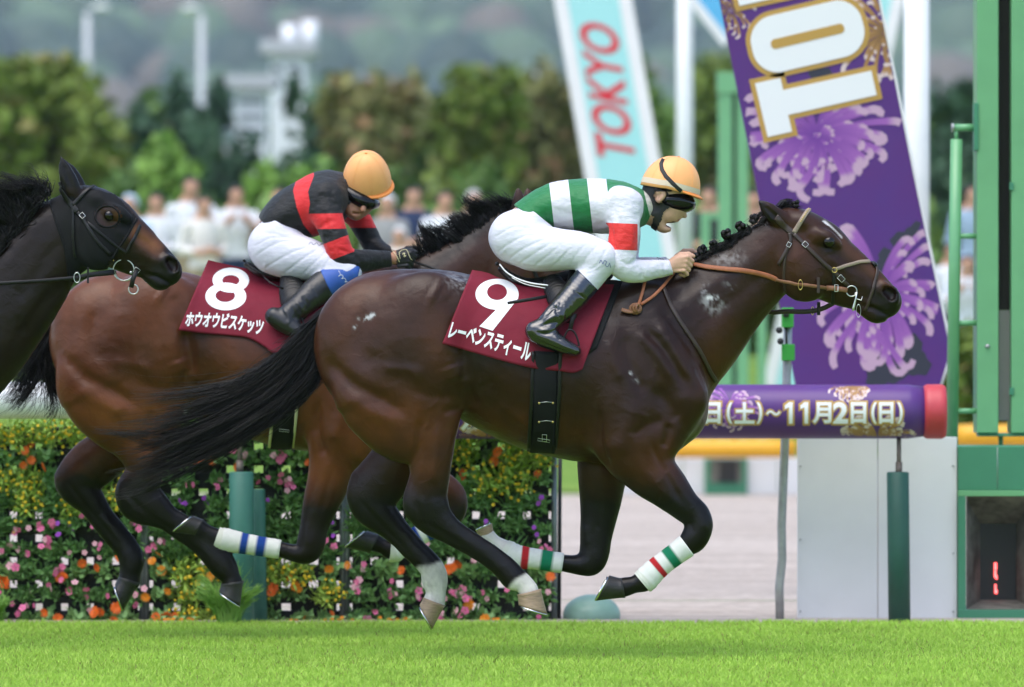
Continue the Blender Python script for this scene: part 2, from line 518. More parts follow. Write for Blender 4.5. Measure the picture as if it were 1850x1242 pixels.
# ================================================================== GROUND
def sheet(name, x0, x1, y0, y1, z, m, nx=1, ny=1, fz=None, label=None):
    xs = np.linspace(x0, x1, nx + 1); ys = np.linspace(y0, y1, ny + 1)
    V = [(x, y, z + (fz(x, y) if fz else 0)) for y in ys for x in xs]
    Fc = [(j * (nx + 1) + i, j * (nx + 1) + i + 1, (j + 1) * (nx + 1) + i + 1, (j + 1) * (nx + 1) + i) for j in range(ny) for i in range(nx)]
    return tag(link(name, mesh(name, V, Fc), m), kind='structure')
M_turf = mat('turf_soil', (.13, .25, .03), col2=(.18, .31, .045), vscale=3.0, rough=.9, spec=.1, bump=.4, bscale=90)
M_field = mat('field_grass', (.10, .20, .03), col2=(.17, .26, .05), vscale=.6, rough=.9, spec=.1)
M_blade = mat('grass_blades', attr=True, rough=.55, spec=.25, var=.18, vscale=1.6)
def sand_material():
    m = bpy.data.materials.new('raked_sand'); m.use_nodes = True
    nt = m.node_tree; N = nt.nodes; L = nt.links; b = N['Principled BSDF']
    b.inputs['Roughness'].default_value = .95; b.inputs['Specular IOR Level'].default_value = .1
    tc = N.new('ShaderNodeTexCoord')
    mp = N.new('ShaderNodeMapping'); mp.inputs['Scale'].default_value = (3.0, 1.6, 1); L.new(tc.outputs['Object'], mp.inputs[0])
    n1 = N.new('ShaderNodeTexNoise'); n1.inputs['Scale'].default_value = 3.4; n1.inputs['Detail'].default_value = 10; n1.inputs['Roughness'].default_value = .8; L.new(mp.outputs[0], n1.inputs['Vector'])
    mp2 = N.new('ShaderNodeMapping'); mp2.inputs['Scale'].default_value = (.10, 1.0, 1); L.new(tc.outputs['Object'], mp2.inputs[0])
    n2 = N.new('ShaderNodeTexNoise'); n2.inputs['Scale'].default_value = 3.2; n2.inputs['Detail'].default_value = 5; L.new(mp2.outputs[0], n2.inputs['Vector'])
    ad = N.new('ShaderNodeMath'); ad.operation = 'MULTIPLY_ADD'; ad.inputs[1].default_value = .42; L.new(n2.outputs['Fac'], ad.inputs[0]); 
    hf = N.new('ShaderNodeMath'); hf.operation = 'MULTIPLY'; hf.inputs[1].default_value = .62; L.new(n1.outputs['Fac'], hf.inputs[0]); L.new(hf.outputs[0], ad.inputs[2])
    r = N.new('ShaderNodeMapRange'); r.inputs[1].default_value = .36; r.inputs[2].default_value = .66; L.new(ad.outputs[0], r.inputs[0])
    x = N.new('ShaderNodeMix'); x.data_type = 'RGBA'; x.inputs['A'].default_value = (.40, .33, .275, 1); x.inputs['B'].default_value = (.70, .61, .535, 1); L.new(r.outputs[0], x.inputs['Factor'])
    L.new(x.outputs['Result'], b.inputs['Base Color'])
    bp = N.new('ShaderNodeBump'); bp.inputs['Strength'].default_value = .8; bp.inputs['Distance'].default_value = .05; L.new(n1.outputs['Fac'], bp.inputs['Height']); L.new(bp.outputs[0], b.inputs['Normal'])
    return m
nt = M_blade.node_tree; tl = nt.nodes.new('ShaderNodeBsdfTranslucent'); mx_ = nt.nodes.new('ShaderNodeMixShader'); mx_.inputs[0].default_value = .4
b_ = nt.nodes['Principled BSDF']; nt.links.new(b_.inputs['Base Color'].links[0].from_socket, tl.inputs[0]); nt.links.new(b_.outputs[0], mx_.inputs[1]); nt.links.new(tl.outputs[0], mx_.inputs[2]); nt.links.new(mx_.outputs[0], nt.nodes['Material Output'].inputs[0])
TURF_Y = 3.22                                   # edge of the turf course
def bank(x, y):
    t = min(max((y - 29.5) / 9, 0), 1)
    return 1.15 * t * t * (3 - 2 * t)
sheet('ground', -4000, 4000, -300, 6500, -.012, M_field)
sheet('turf_course', -60, 60, -60, TURF_Y, 0, M_turf)
sheet('dirt_track', -80, 80, TURF_Y, 27.6, -.004, sand_material(), 160, 60, lambda x, y: .010 * math.sin(y * 7.0 + .3 * math.sin(x * .7)) if y > TURF_Y + .2 else 0)
sheet('infield', -200, 200, 28.6, 420, .0, M_field, 20, 90, bank)
# grass blades of the turf course
def grass(name, n, x0, x1, y0, y1, h0, h1, seed):
    g = np.random.default_rng(seed)
    X = g.uniform(x0, x1, n); Y = g.uniform(y0, y1, n)
    H = g.uniform(h0, h1, n) * (0.75 + .5 * fbm(np.stack([X, Y, X * 0], 1), 1.3, 4))
    an = g.uniform(0, 6.28, n); w = g.uniform(.0016, .0032, n); lean = g.normal(0, .5, (n, 2)) * H[:, None]
    wx, wy = np.cos(an) * w, np.sin(an) * w
    z0 = np.full(n, -.004)
    A = np.stack([X - wx, Y - wy, z0], 1); B = np.stack([X + wx, Y + wy, z0], 1)
    Cc = np.stack([X + wx * .7 + lean[:, 0] * .4, Y + wy * .7 + lean[:, 1] * .4, H * .6], 1); D = np.stack([X - wx * .7 + lean[:, 0] * .4, Y - wy * .7 + lean[:, 1] * .4, H * .6], 1)
    T = np.stack([X + lean[:, 0], Y + lean[:, 1], H], 1)
    V = np.stack([A, B, Cc, D, T], 1).reshape(-1, 3)
    i = np.arange(n)[:, None] * 5
    F3 = np.concatenate([i + np.array([[0, 1, 2]]), i + np.array([[0, 2, 3]]), i + np.array([[3, 2, 4]])])
    me = mesh(name, V, F3.astype(np.int32))
    t = g.random(n)[:, None]; dry = (g.random(n) < .05)[:, None]
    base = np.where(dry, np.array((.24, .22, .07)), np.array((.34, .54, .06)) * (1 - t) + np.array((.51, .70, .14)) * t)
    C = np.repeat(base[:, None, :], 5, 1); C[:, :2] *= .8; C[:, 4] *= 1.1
    paint(me, C.reshape(-1, 3))
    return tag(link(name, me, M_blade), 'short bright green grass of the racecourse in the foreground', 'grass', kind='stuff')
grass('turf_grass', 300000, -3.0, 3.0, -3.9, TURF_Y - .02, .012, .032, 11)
# ================================================================== HORSES
BLACK = np.array((0.0050, 0.0042, 0.0038)); WHITEH = np.array((0.60, 0.57, 0.52))
M_coat = mat('horse_coat', attr=True, rough=0.37, spec=0.25, var=0.3, vscale=7, bump=0.25, bscale=160, rvar=0.08, bump2=0.22, b2scale=30)
def add_veins(m, scale=13.0, amt=.11):
    nt = m.node_tree; N = nt.nodes; L = nt.links; b = N['Principled BSDF']
    tc = N.new('ShaderNodeTexCoord'); nz = N.new('ShaderNodeTexNoise'); nz.inputs['Scale'].default_value = 9; L.new(tc.outputs['Object'], nz.inputs['Vector'])
    mp = N.new('ShaderNodeMix'); mp.data_type = 'RGBA'; mp.inputs['Factor'].default_value = .10; L.new(tc.outputs['Object'], mp.inputs['A']); L.new(nz.outputs['Color'], mp.inputs['B'])
    v = N.new('ShaderNodeTexVoronoi'); v.feature = 'DISTANCE_TO_EDGE'; v.inputs['Scale'].default_value = scale; L.new(mp.outputs['Result'], v.inputs['Vector'])
    r = N.new('ShaderNodeMapRange'); r.inputs[1].default_value = 0; r.inputs[2].default_value = .07; r.inputs[3].default_value = 1; r.inputs[4].default_value = 0; L.new(v.outputs['Distance'], r.inputs[0])
    n2 = N.new('ShaderNodeTexNoise'); n2.inputs['Scale'].default_value = 5; L.new(tc.outputs['Object'], n2.inputs['Vector'])
    g = N.new('ShaderNodeMapRange'); g.inputs[1].default_value = .5; g.inputs[2].default_value = .62; L.new(n2.outputs['Fac'], g.inputs[0])
    mu = N.new('ShaderNodeMath'); mu.operation = 'MULTIPLY'; L.new(r.outputs[0], mu.inputs[0]); L.new(g.outputs[0], mu.inputs[1])
    bp = N.new('ShaderNodeBump'); bp.inputs['Strength'].default_value = amt; bp.inputs['Distance'].default_value = .006; L.new(mu.outputs[0], bp.inputs['Height'])
    old = b.inputs['Normal'].links[0].from_socket; L.new(old, bp.inputs['Normal']); L.new(bp.outputs[0], b.inputs['Normal'])
add_veins(M_coat)
M_hair = mat('horse_hair', (0.0045, 0.0036, 0.0033), rough=0.42, spec=0.3, var=0.5, vscale=30)
M_hoof_dark = mat('dark_hoof', (0.022, 0.020, 0.018), rough=0.45, var=0.4, vscale=30, bump=0.3, bscale=40, stretch=(1, 1, 6))
M_hoof_pale = mat('pale_hoof', (0.30, 0.21, 0.13), rough=0.55, var=0.35, vscale=26, bump=0.3, bscale=40, stretch=(1, 1, 6))
M_steel = mat('steel', (0.62, 0.62, 0.62), rough=0.25, metal=1.0)
M_eye = mat('horse_eye', (0.006, 0.004, 0.003), rough=0.08, spec=0.4)
M_bandage = mat('white_bandage', attr=True, rough=0.9, spec=0.2, var=0.08, vscale=25, bump=0.35, bscale=190, stretch=(1, 1, 1))

def horse_chains(mf, Y):
    """torso, shoulders and haunches common to all three horses; mf maps winner pixels to this horse"""
    s = mf((1, 0))[0] - mf((0, 0))[0]
    def C(rows, sub=5):
        return px_chain([(*mf((r[0], r[1])), r[2] * s, r[3], r[4]) for r in rows], y=Y, sub=sub)
    body = [(C([(1118, 674, 166, 0, .235), (1040, 672, 160, 0, .275), (960, 661, 146, 0, .285), (885, 637, 130, 0, .265), (842, 618, 119, 0, .25), (800, 612, 123, 0, .255),
                (735, 618, 132, 0, .25), (699, 622, 133, 0, .225)]), 0.02)]
    for sgn in (-1, 1):
        body += [
            (C([(770, 575, 84, sgn * .155, .10), (770, 650, 78, sgn * .165, .105), (752, 720, 76, sgn * .15, .09)]), 0.06),      # haunch
            (C([(665, 600, 86, sgn * .085, .10), (668, 660, 86, sgn * .10, .10), (700, 718, 58, sgn * .12, .08)]), 0.06),        # buttock
            (C([(1165, 560, 52, sgn * .10, .075), (1195, 640, 62, sgn * .145, .075), (1228, 716, 50, sgn * .155, .075)]), 0.06), # shoulder blade
            (C([(1120, 640, 62, sgn * .16, .075), (1125, 720, 72, sgn * .185, .08), (1128, 790, 62, sgn * .175, .085)]), 0.05),  # triceps
            (C([(1228, 722, 46, sgn * .13, .08), (1190, 775, 54, sgn * .15, .08), (1150, 815, 54, sgn * .155, .08)]), 0.04),     # upper arm
        ]
    body.append((C([(1215, 745, 62, 0, .15), (1180, 770, 62, 0, .15)]), 0.05))    # breast
    return body

def hoof(a, b, y, parent, material, shoe=True, w=0.92):
    """a: coronet outline pair, b: sole outline pair (heel, toe), in photo pixels at depth y"""
    a = [P(*p, y) for p in a]; b = [P(*p, y) for p in b]
    V = []; Fc = []; seg = 22; rows = 7
    def ring(t, grow=1.0, push=0.0):
        p0 = a[0].lerp(b[0], t); p1 = a[1].lerp(b[1], t)
        c = (p0 + p1) / 2; ax = (p1 - p0) / 2; L = ax.length
        nrm = Vector((ax.z, 0, -ax.x)).normalized()
        if nrm.dot((b[0] + b[1] - a[0] - a[1])) < 0: nrm = -nrm
        out = []
        for k in range(seg):
            an = 2 * math.pi * k / seg
            ca, sa = math.cos(an), math.sin(an)
            ca2 = ca if ca > 0 else ca * (0.93 - 0.07 * abs(sa))
            out.append(c + ax * (ca2 * grow) + Vector((0, L * w * sa * grow, 0)) + nrm * push)
        return out
    for i in range(rows + 1):
        t = i / rows
        V += ring(t, 1.0 + (0.05 if i == 0 else 0.0) - 0.015 * math.sin(t * math.pi))
    V += ring(1.0, 0.72, -0.004)
    rows += 1
    for i in range(rows):
        for k in range(seg):
            k2 = (k + 1) % seg
            Fc.append((i * seg + k, i * seg + k2, (i + 1) * seg + k2, (i + 1) * seg + k))
    Fc.append(tuple(rows * seg + k for k in range(seg))); Fc.append(tuple(range(seg))[::-1])
    o = link('hoof', mesh('hoof', V, Fc), material, parent)
    if shoe:
        V = []; Fc = []
        rs = [ring(1.0, 1.01, 0.0), ring(1.0, 1.02, 0.007), ring(1.0, 0.74, 0.007), ring(1.0, 0.74, 0.0)]
        ks = [k for k in range(seg) if not (seg * 0.45 < k < seg * 0.55)]
        ks = sorted(ks, key=lambda k: (k - seg * 0.55) % seg)
        for k in ks: V += [r[k] for r in rs]
        for i in range(len(ks) - 1):
            for j in range(4):
                j2 = (j + 1) % 4
                Fc.append((i * 4 + j, i * 4 + j2, (i + 1) * 4 + j2, (i + 1) * 4 + j))
        Fc.append((3, 2, 1, 0)); e = (len(ks) - 1) * 4; Fc.append((e, e + 1, e + 2, e + 3))
        link('horseshoe', mesh('horseshoe', V, Fc), M_steel, o)
    return o
def bandage(rows, y, ry, parent, stripes, grow=1.6):
    """wrapped cloth round a shin: rows (px, py, r_px); stripes: (from, to, colour) along its length"""
    C = catmull(np.array([(*r, ry * (r[2] / rows[0][2])) for r in rows], float), 10)
    seg = 28; V = []; Fc = []; colr = []; n = len(C)
    for i, c in enumerate(C):
        p = P(c[0], c[1], y); s = SC(y)
        q = C[min(i + 1, n - 1)] - C[max(i - 1, 0)]
        t = Vector((q[0], 0, -q[1])).normalized(); u = Vector((t.z, 0, -t.x))
        f = i / (n - 1)
        rag = 1.0
        for k in range(seg):
            a = 2 * math.pi * k / seg
            wrap = 0.0016 * ((f * 7 + k / seg) % 1.0) + 0.0008 * math.sin(k * 2.1 + i)
            rr = (c[2] + grow) * s + wrap
            V.append(p + u * (rr * math.cos(a)) + Vector((0, (c[3] + grow * s + wrap) * math.sin(a), 0)))
            cc = (0.70, 0.70, 0.655)
            if f > 0.72: cc = (0.64, 0.645, 0.565)
            for s0, s1, sc_ in stripes:
                if s0 <= f <= s1: cc = sc_
            colr.append(cc)
    for i in range(n - 1):
        for k in range(seg):
            k2 = (k + 1) % seg
            Fc.append((i * seg + k, i * seg + k2, (i + 1) * seg + k2, (i + 1) * seg + k))
    Fc.append(tuple(range(seg))[::-1]); Fc.append(tuple((n - 1) * seg + k for k in range(seg)))
    me = mesh('leg_bandage', V, Fc); paint(me, colr)
    return link('leg_bandage', me, M_bandage, parent)

def coat_colours(V, px, py, mf, base, red, dark):
    """bay coat: black points, redder flanks and thighs; patches fixed to the animal"""
    x9, y9 = mf_inv(mf, px, py)
    n1 = fbm(V, 5.0, 3); n2 = fbm(V, 14.0, 8)
    C = base[None] * (0.85 + 0.3 * n1)[:, None]
    def mixc(C, col, w):
        w = np.clip(w, 0, 1)[:, None]
        return C * (1 - w) + np.asarray(col)[None] * w
    def spot(cx, cy, rx, ry): return np.exp(-(((x9 - cx) / rx) ** 2 + ((y9 - cy) / ry) ** 2))
    for (cx, cy, rx, ry, w) in ((640, 610, 90, 110, .55), (700, 760, 110, 50, .9), (790, 600, 40, 70, .5), (760, 820, 40, 60, .6), (870, 770, 90, 30, .5),
                                (1300, 640, 40, 80, .55), (1180, 830, 50, 50, .5), (1430, 450, 60, 60, .35), (1090, 890, 40, 60, .5), (960, 790, 120, 40, .4), (660, 520, 70, 40, .35)):
        C = mixc(C, red, w * spot(cx, cy, rx, ry) * (0.6 + 0.8 * n2))
    for (cx, cy, rx, ry, w) in ((690, 640, 70, 60, .45), (1230, 580, 90, 90, .5), (1000, 560, 200, 50, .4), (860, 650, 30, 60, .6)):
        C = mixc(C, dark, w * spot(cx, cy, rx, ry) * (0.6 + 0.8 * n2))
    return C, mixc, x9, y9
def mf_inv(mf, px, py):
    a = mf((0, 0)); b = mf((1, 1))
    return (px - a[0]) / (b[0] - a[0]), (py - a[1]) / (b[1] - a[1])

def muscle(V, Q, mf, Ydepth):
    """hollows and ridges of the near side, drawn in the winner's pixels"""
    s = mf((1, 0))[0] - mf((0, 0))[0]
    rows = [
        ([(777, 529), (790, 536)], 22, 10), ([(800, 535), (822, 565), (815, 600)], 14, -9), ([(828, 600), (838, 640), (841, 690)], 10, -14),
        ([(815, 660), (824, 685)], 18, 9), ([(588, 647), (633, 692), (688, 721), (735, 750)], 13, -13), ([(614, 716), (670, 745), (715, 765)], 15, 8),
        ([(690, 665), (730, 668), (765, 680)], 12, 7), ([(660, 560), (650, 620), (668, 668)], 16, -8), ([(700, 560), (705, 610), (690, 650)], 30, 5),
        ([(762, 758), (757, 800), (747, 850)], 8, -7), ([(790, 760), (788, 820), (780, 870)], 9, 4), ([(780, 870), (790, 905)], 8, -4),
        ([(800, 745), (832, 738)], 6, -5), ([(740, 700), (780, 715), (820, 712)], 11, -5),
        ([(1151, 599), (1190, 640), (1224, 692)], 12, 12), ([(1166, 596), (1196, 630), (1238, 700)], 9, -12), ([(1186, 590), (1216, 630), (1250, 690)], 9, 8),
        ([(1128, 600), (1140, 660), (1165, 720)], 11, -10), ([(1099, 614), (1108, 650), (1122, 690)], 10, 7), ([(1195, 550), (1240, 610), (1292, 702)], 13, -14),
        ([(1180, 700), (1210, 735), (1225, 760)], 14, -9), ([(1083, 740), (1084, 800), (1100, 850)], 8, -13), ([(1150, 720), (1130, 780), (1112, 820)], 16, 7),
        ([(1140, 790), (1170, 770), (1200, 760)], 10, -7), ([(1176, 800), (1200, 850), (1236, 915)], 6, -6), ([(1150, 835), (1185, 875), (1225, 920)], 9, 4),
        ([(1199, 811), (1206, 790), (1210, 765)], 8, -12),
        ([(1425, 545), (1380, 575), (1320, 630)], 12, -7), ([(1395, 440), (1330, 490), (1240, 540)], 16, 5), ([(1400, 480), (1340, 530), (1270, 580)], 12, -4),
        ([(1270, 500), (1230, 530), (1200, 560)], 14, -6), ([(930, 640), (960, 720), (940, 780)], 24, 4), ([(870, 690), (900, 740)], 18, -6),
        ([(865, 690), (920, 745), (985, 790)], 9, 4), ([(845, 700), (862, 735)], 9, -7),
    ]
    N = normals(V, Q)
    for pts, w, a in rows:
        stroke(V, N, [mf(p) for p in pts], w * s, a * 1.1)
    g = np.random.default_rng(5)
    for (cx, cy) in ((1190, 650), (1240, 590), (1300, 560), (1220, 840), (1170, 760), (800, 690), (780, 740), (1255, 660), (1120, 740), (1060, 770), (940, 770), (770, 800), (1200, 880)):
        p = [(cx, cy)]
        an = g.random() * 6.28
        for k in range(5):
            an += g.normal(0, .5); p.append((p[-1][0] + 11 * math.cos(an), p[-1][1] + 13 * abs(math.sin(an))))
        stroke(V, N, [mf(q) for q in p], 3.0 * s, 2.2)
    return V

def head_chains(pts_map, Y, wid=1.0):
    """head and neck from the winner's outline, moved by pts_map"""
    m = pts_map
    s = math.hypot(m((1500, 500))[0] - m((1400, 500))[0], m((1500, 500))[1] - m((1400, 500))[1]) / 100
    def C(rows, sub=5):
        return px_chain([(*m((r[0], r[1])), r[2] * s, r[3], r[4] * wid) for r in rows], y=Y, sub=sub)
    out = [
        (C([(1424, 440, 62, 0, .085), (1462, 462, 72, 0, .088), (1494, 481, 62, 0, .078), (1527, 502, 53, 0, .062), (1558, 519, 43.5, 0, .05), (1582, 535, 37, 0, .047), (1597, 544, 32, 0, .047)]), 0.03),
        (C([(1560, 556, 14, 0, .036), (1580, 569, 15, 0, .040), (1594, 573, 10, 0, .034)]), 0.006),
        (C([(1424, 398, 22, 0, .07), (1450, 405, 26, 0, .085), (1480, 425, 24, 0, .082), (1515, 452, 20, 0, .055), (1550, 478, 18, 0, .04)]), 0.02),
    ]
    for sg in (-1, 1):
        out += [
            (C([(1437, 470, 46, sg * .045, .055), (1450, 500, 44, sg * .05, .05), (1462, 515, 30, sg * .045, .045)]), 0.02),   # jowl
            (C([(1472, 428, 18, sg * .066, .03), (1493, 430, 15, sg * .078, .026), (1510, 440, 10, sg * .070, .022)]), 0.012),  # brow
            (C([(1497, 468, 9, sg * .066, .020), (1525, 486, 8, sg * .054, .016), (1548, 503, 7, sg * .044, .014)]), 0.012),    # facial crest
            (C([(1594, 524, 17, sg * .034, .022), (1609, 531, 15, sg * .037, .020), (1613, 541, 12, sg * .035, .018)]), 0.010), # nostril rim
        ]
    return out, C

def build_horse(name, chains, cuts, Y, lo, hi, colour, finish, h=0.0082):
    S = SDF(h, lo, hi)
    for c, k in chains: S.chain(c, k)
    for c, k in cuts: S.chain(c, k, 'cut')
    V, Q = S.surface(2)
    del S
    V = finish(V, Q)
    px, py = to_px(V)
    C = colour(V, px, py)
    me = mesh(name, V, Q); paint(me, C)
    return link(name, me, M_coat), bvh_of(V, Q), V, Q

# ---------------------------------------------------------------- the winner
ident = lambda p: (p[0], p[1])
Y9 = 0.0
ch = horse_chains(ident, Y9)
ch.append((px_chain([(1195, 622, 124, 0, .175), (1245, 588, 106, 0, .135), (1288, 553, 89, 0, .108), (1342, 511, 72, 0, .085), (1388, 470, 66, 0, .078), (1420, 450, 62, 0, .076)]), 0.05))
hc, HC9 = head_chains(ident, Y9)
ch += hc
near_hind = pairs([((600, 700), (834, 690)), ((648, 755), (831, 738)), ((716, 786), (824, 784)), ((736, 830), (817, 829)), ((741, 861), (812, 866)), ((737, 890), (808, 896)),
                   ((731, 915), (811, 912)), ((750, 944), (816, 926)), ((788, 966), (836, 951)), ((830, 991), (870, 974)), ((868, 1016), (904, 995)), ((896, 1041), (934, 1018)),
                   ((908, 1055), (947, 1032)), ((928, 1062), (958, 1042)), ((938, 1072), (972, 1060))],
                  [-.15, -.15, -.15, -.15, -.15, -.15, -.15, -.148, -.145, -.142, -.14, -.14, -.14, -.14, -.14],
                  [.10, .085, .072, .062, .054, .047, .046, .040, .031, .028, .028, .034, .036, .032, .034])
far_hind = pairs([((620, 690), (800, 690)), ((660, 760), (790, 750)), ((680, 815), (775, 815)), ((655, 852), (752, 850)), ((634, 880), (730, 876)), ((629, 905), (713, 905)),
                  ((648, 926), (717, 925)), ((675, 950), (729, 940)), ((701, 976), (744, 957)), ((724, 999), (765, 982)), ((748, 1022), (785, 1000)), ((761, 1038), (802, 1020)),
                  ((763, 1054), (809, 1042)), ((770, 1072), (806, 1068)), ((766, 1082), (804, 1092))],
                 [.15] * 15, [.09, .08, .07, .06, .052, .047, .043, .036, .030, .028, .030, .035, .036, .032, .035])
near_fore = px_chain([(1148, 822, 54, -.15, .085), (1176, 854, 47, -.15, .075), (1204, 880, 39, -.15, .062), (1233, 910, 30, -.15, .05), (1256, 931, 27, -.15, .044), (1262, 953, 26, -.15, .045),
                      (1253, 975, 24, -.15, .042), (1236, 990, 18, -.15, .033), (1205, 1013, 16.5, -.15, .028), (1183, 1031, 18, -.15, .029), (1166, 1048, 20, -.15, .034), (1147, 1056, 15.5, -.15, .030), (1128, 1061, 18, -.15, .034)])
far_fore = px_chain([(1098, 800, 55, .15, .085), (1090, 850, 46, .15, .075), (1086, 895, 39, .15, .06), (1081, 935, 33, .15, .05), (1077, 968, 29, .15, .045), (1074, 998, 27, .15, .045),
                     (1067, 1015, 25, .15, .044), (1046, 1021, 19, .15, .036), (1016, 1018, 15.5, .15, .03), (965, 1010, 16, .15, .028), (930, 1005, 19, .15, .031), (912, 996, 19, .15, .034), (893, 982, 14, .15, .03), (880, 970, 15, .15, .033)])
ch += [(near_hind, .035), (far_hind, .035), (near_fore, .03), (far_fore, .03)]
# hock points and knees
ch += [(px_chain([(752, 868, 13, -.15, .022), (742, 900, 14, -.15, .026), (745, 925, 14, -.15, .028)]), .015), (px_chain([(648, 862, 13, .15, .022), (641, 890, 14, .15, .026), (645, 908, 14, .15, .028)]), .015)]
for sg in (-1, 1):     # ears
    a = [(1420, 402, 15, sg * .055, .022), (1402, 392, 17, sg * .068, .024), (1386, 377, 12, sg * .075, .018), (1372, 364, 3, sg * .078, .006)]
    ch.append((HC9(a), .012))
cuts = []
for sg in (-1, 1):
    cuts.append((HC9([(1603, 525, 9, sg * .062, .034), (1610, 531, 10.5, sg * .060, .034), (1611, 537, 8, sg * .058, .030)]), .005))
    cuts.append((HC9([(1405, 395, 5, sg * .095, .012), (1390, 381, 5, sg * .097, .012), (1380, 372, 2.5, sg * .094, .01)]), .006))

HEAD_LINES = [([(1558, 552), (1578, 556), (1598, 566), (1612, 572)], 2.6, -7), ([(1473, 415), (1490, 425), (1506, 438)], 5, 3.5), ([(1478, 448), (1495, 455), (1508, 450)], 5, 3), ([(1512, 445), (1526, 470), (1545, 490)], 8, -4),
              ([(1432, 430), (1424, 480), (1440, 525), (1470, 546)], 8, -5), ([(1480, 520), (1520, 525), (1550, 530)], 9, -4), ([(1530, 505), (1560, 520), (1580, 520)], 7, 3),
              ([(1545, 480), (1575, 505), (1592, 515)], 5, -3), ([(1590, 555), (1575, 548), (1560, 548)], 5, 2.5), ([(1465, 405), (1455, 420), (1462, 440)], 9, -5), ([(1500, 500), (1515, 540)], 7, 2.5),
              ([(1567, 545), (1560, 530), (1566, 515)], 4, -2.2), ([(1440, 455), (1465, 500)], 22, 4)]
def finish9(V, Q):
    V = muscle(V, Q, ident, 0)
    N = normals(V, Q)
    for p, w, a in HEAD_LINES: stroke(V, N, p, w, a)
    for p, w, a in [([(752, 905), (760, 940)], 5, -4), ([(800, 905), (830, 955)], 5, 3), ([(770, 945), (830, 982), (890, 1025)], 4.5, -3.5), ([(650, 905), (690, 950), (745, 1005)], 4.5, -3.5),
                    ([(1246, 940), (1252, 965)], 6, -4), ([(1268, 930), (1276, 960)], 5, 2.5), ([(1056, 950), (1062, 985)], 5, 3), ([(1085, 900), (1078, 960)], 6, -4)]:
        stroke(V, N, p, w, a)
    V += N * ((fbm(V, 11, 2) - .5) * 0.006)[:, None]
    return V
def colour9(V, px, py):
    C, mixc, x, y = coat_colours(V, px, py, ident, np.array((.025, .0092, .0043)), (.098, .031, .0100), (.0075, .0040, .0030))
    n = fbm(V, 22, 4); n3 = fbm(V * np.array([1, 1, .6]), 110, 9, 2)
    yv = V[:, 1]
    # black points
    leg = np.clip((py - 850 - 30 * (n - .5)) / 60, 0, 1)
    C = mixc(C, BLACK, leg * .97)
    C = mixc(C, BLACK, np.clip((px - 1560 + 25 * (n - .5)) / 30, 0, 1) * .9 * (py > 480))
    C = mixc(C, (.09, .036, .016), .75 * np.exp(-(dist_poly(px, py, [(1520, 440), (1560, 475), (1600, 512)])[0] / 13) ** 2))
    C = mixc(C, BLACK, .75 * np.exp(-(((px - 1495) / 19) ** 2 + ((py - 446) / 15) ** 2)))
    C = mixc(C, BLACK, .8 * np.exp(-(dist_poly(px, py, [(1371, 362), (1392, 395)])[0] / 8) ** 2))
    C = mixc(C, BLACK, .8 * np.exp(-(dist_poly(px, py, [(1130, 500), (1255, 476), (1312, 444), (1400, 388)])[0] / 13) ** 2))
    C = mixc(C, (.010, .005, .004), ((px - 1607) / 12) ** 2 + ((py - 531) / 11) ** 2 < 1)
    # white socks
    near_h = (yv < 0) & (px > 900)
    d = (px - 946) * .62 + (py - 1036) * .78 + 9 * (n - .5)
    C = mixc(C, WHITEH, near_h * np.clip(d / 5, 0, 1) * (py > 1000) * (px < 1000))
    d = (py - 1020) + (px - 765) * .25 + 18 * (n - .5)
    C = mixc(C, WHITEH * (1 - .45 * np.clip((n3 - .45) * 4, 0, 1))[:, None] if False else WHITEH, ((yv > 0) & (px < 830) & (py > 985)) * np.clip(d / 7, 0, 1) * (0.75 + .4 * (n3 - .3)))
    C = mixc(C, WHITEH, ((yv > 0) & (px > 860) & (px < 930) & (py > 940)) * 1.0)
    # star on the forehead, dried foam on neck and loin
    C = mixc(C, (.7, .68, .66), np.clip(1.6 - dist_poly(px, py, [(1489, 404), (1500, 414), (1516, 430)])[0] / 4.2, 0, 1) * (np.abs(yv) < .045))
    for (pts, w, a) in (([(1278, 538), (1296, 538)], 4, 1.3), ([(1275, 545), (1290, 560), (1305, 550)], 9, .38), ([(1300, 470), (1335, 465)], 12, .25), ([(1310, 512), (1325, 520)], 4, .6),
                        ([(1275, 515), (1268, 535)], 4, .7), ([(648, 577), (640, 592)], 2.5, 1.4), ([(660, 578), (675, 568)], 3.5, 1.6), ([(820, 505), (845, 515)], 14, .4), ([(1140, 675), (1150, 690)], 3, 1)):
        d = dist_poly(px, py, pts)[0]
        C = mixc(C, (.5, .5, .5), (yv < .05) * np.exp(-(d / w) ** 2) * a * np.clip((n3 - .38) * 3.2, 0, 1))
    return C
H9, BV9, V9, Q9 = build_horse('racehorse', ch, cuts, Y9, (-.95, -.36, 0.1), (1.66, .36, 1.94), colour9, finish9)
tag(H9, 'dark bay racehorse in front with plaited mane, white hind pasterns and orange reins', 'horse', 'racehorses galloping for the finish')
WH = (.70, .70, .655); RED = (.42, .02, .025); GRN = (.01, .17, .085)
hoof([(933, 1075), (977, 1064)], [(935, 1093), (989, 1110)], -.14, H9, M_hoof_pale)
hoof([(764, 1079), (804, 1094)], [(757, 1092), (781, 1137)], .15, H9, M_hoof_pale)
hoof([(1123, 1044), (1130, 1080)], [(1102, 1038), (1077, 1086)], -.15, H9, M_hoof_dark)
hoof([(893, 962), (868, 978)], [(890, 945), (860, 960)], .15, H9, M_hoof_pale)
bandage([(1241, 986, 20), (1205, 1013, 18), (1183, 1031, 19.5), (1167, 1047, 21), (1160, 1053, 20)], -.15, .035, H9, [(.14, .24, GRN), (.36, .46, RED)])
bandage([(1017, 1018, 16.5), (965, 1010, 17), (932, 1006, 20.5), (914, 998, 21), (907, 993, 19)], .15, .033, H9, [(.10, .19, GRN), (.32, .41, RED)])
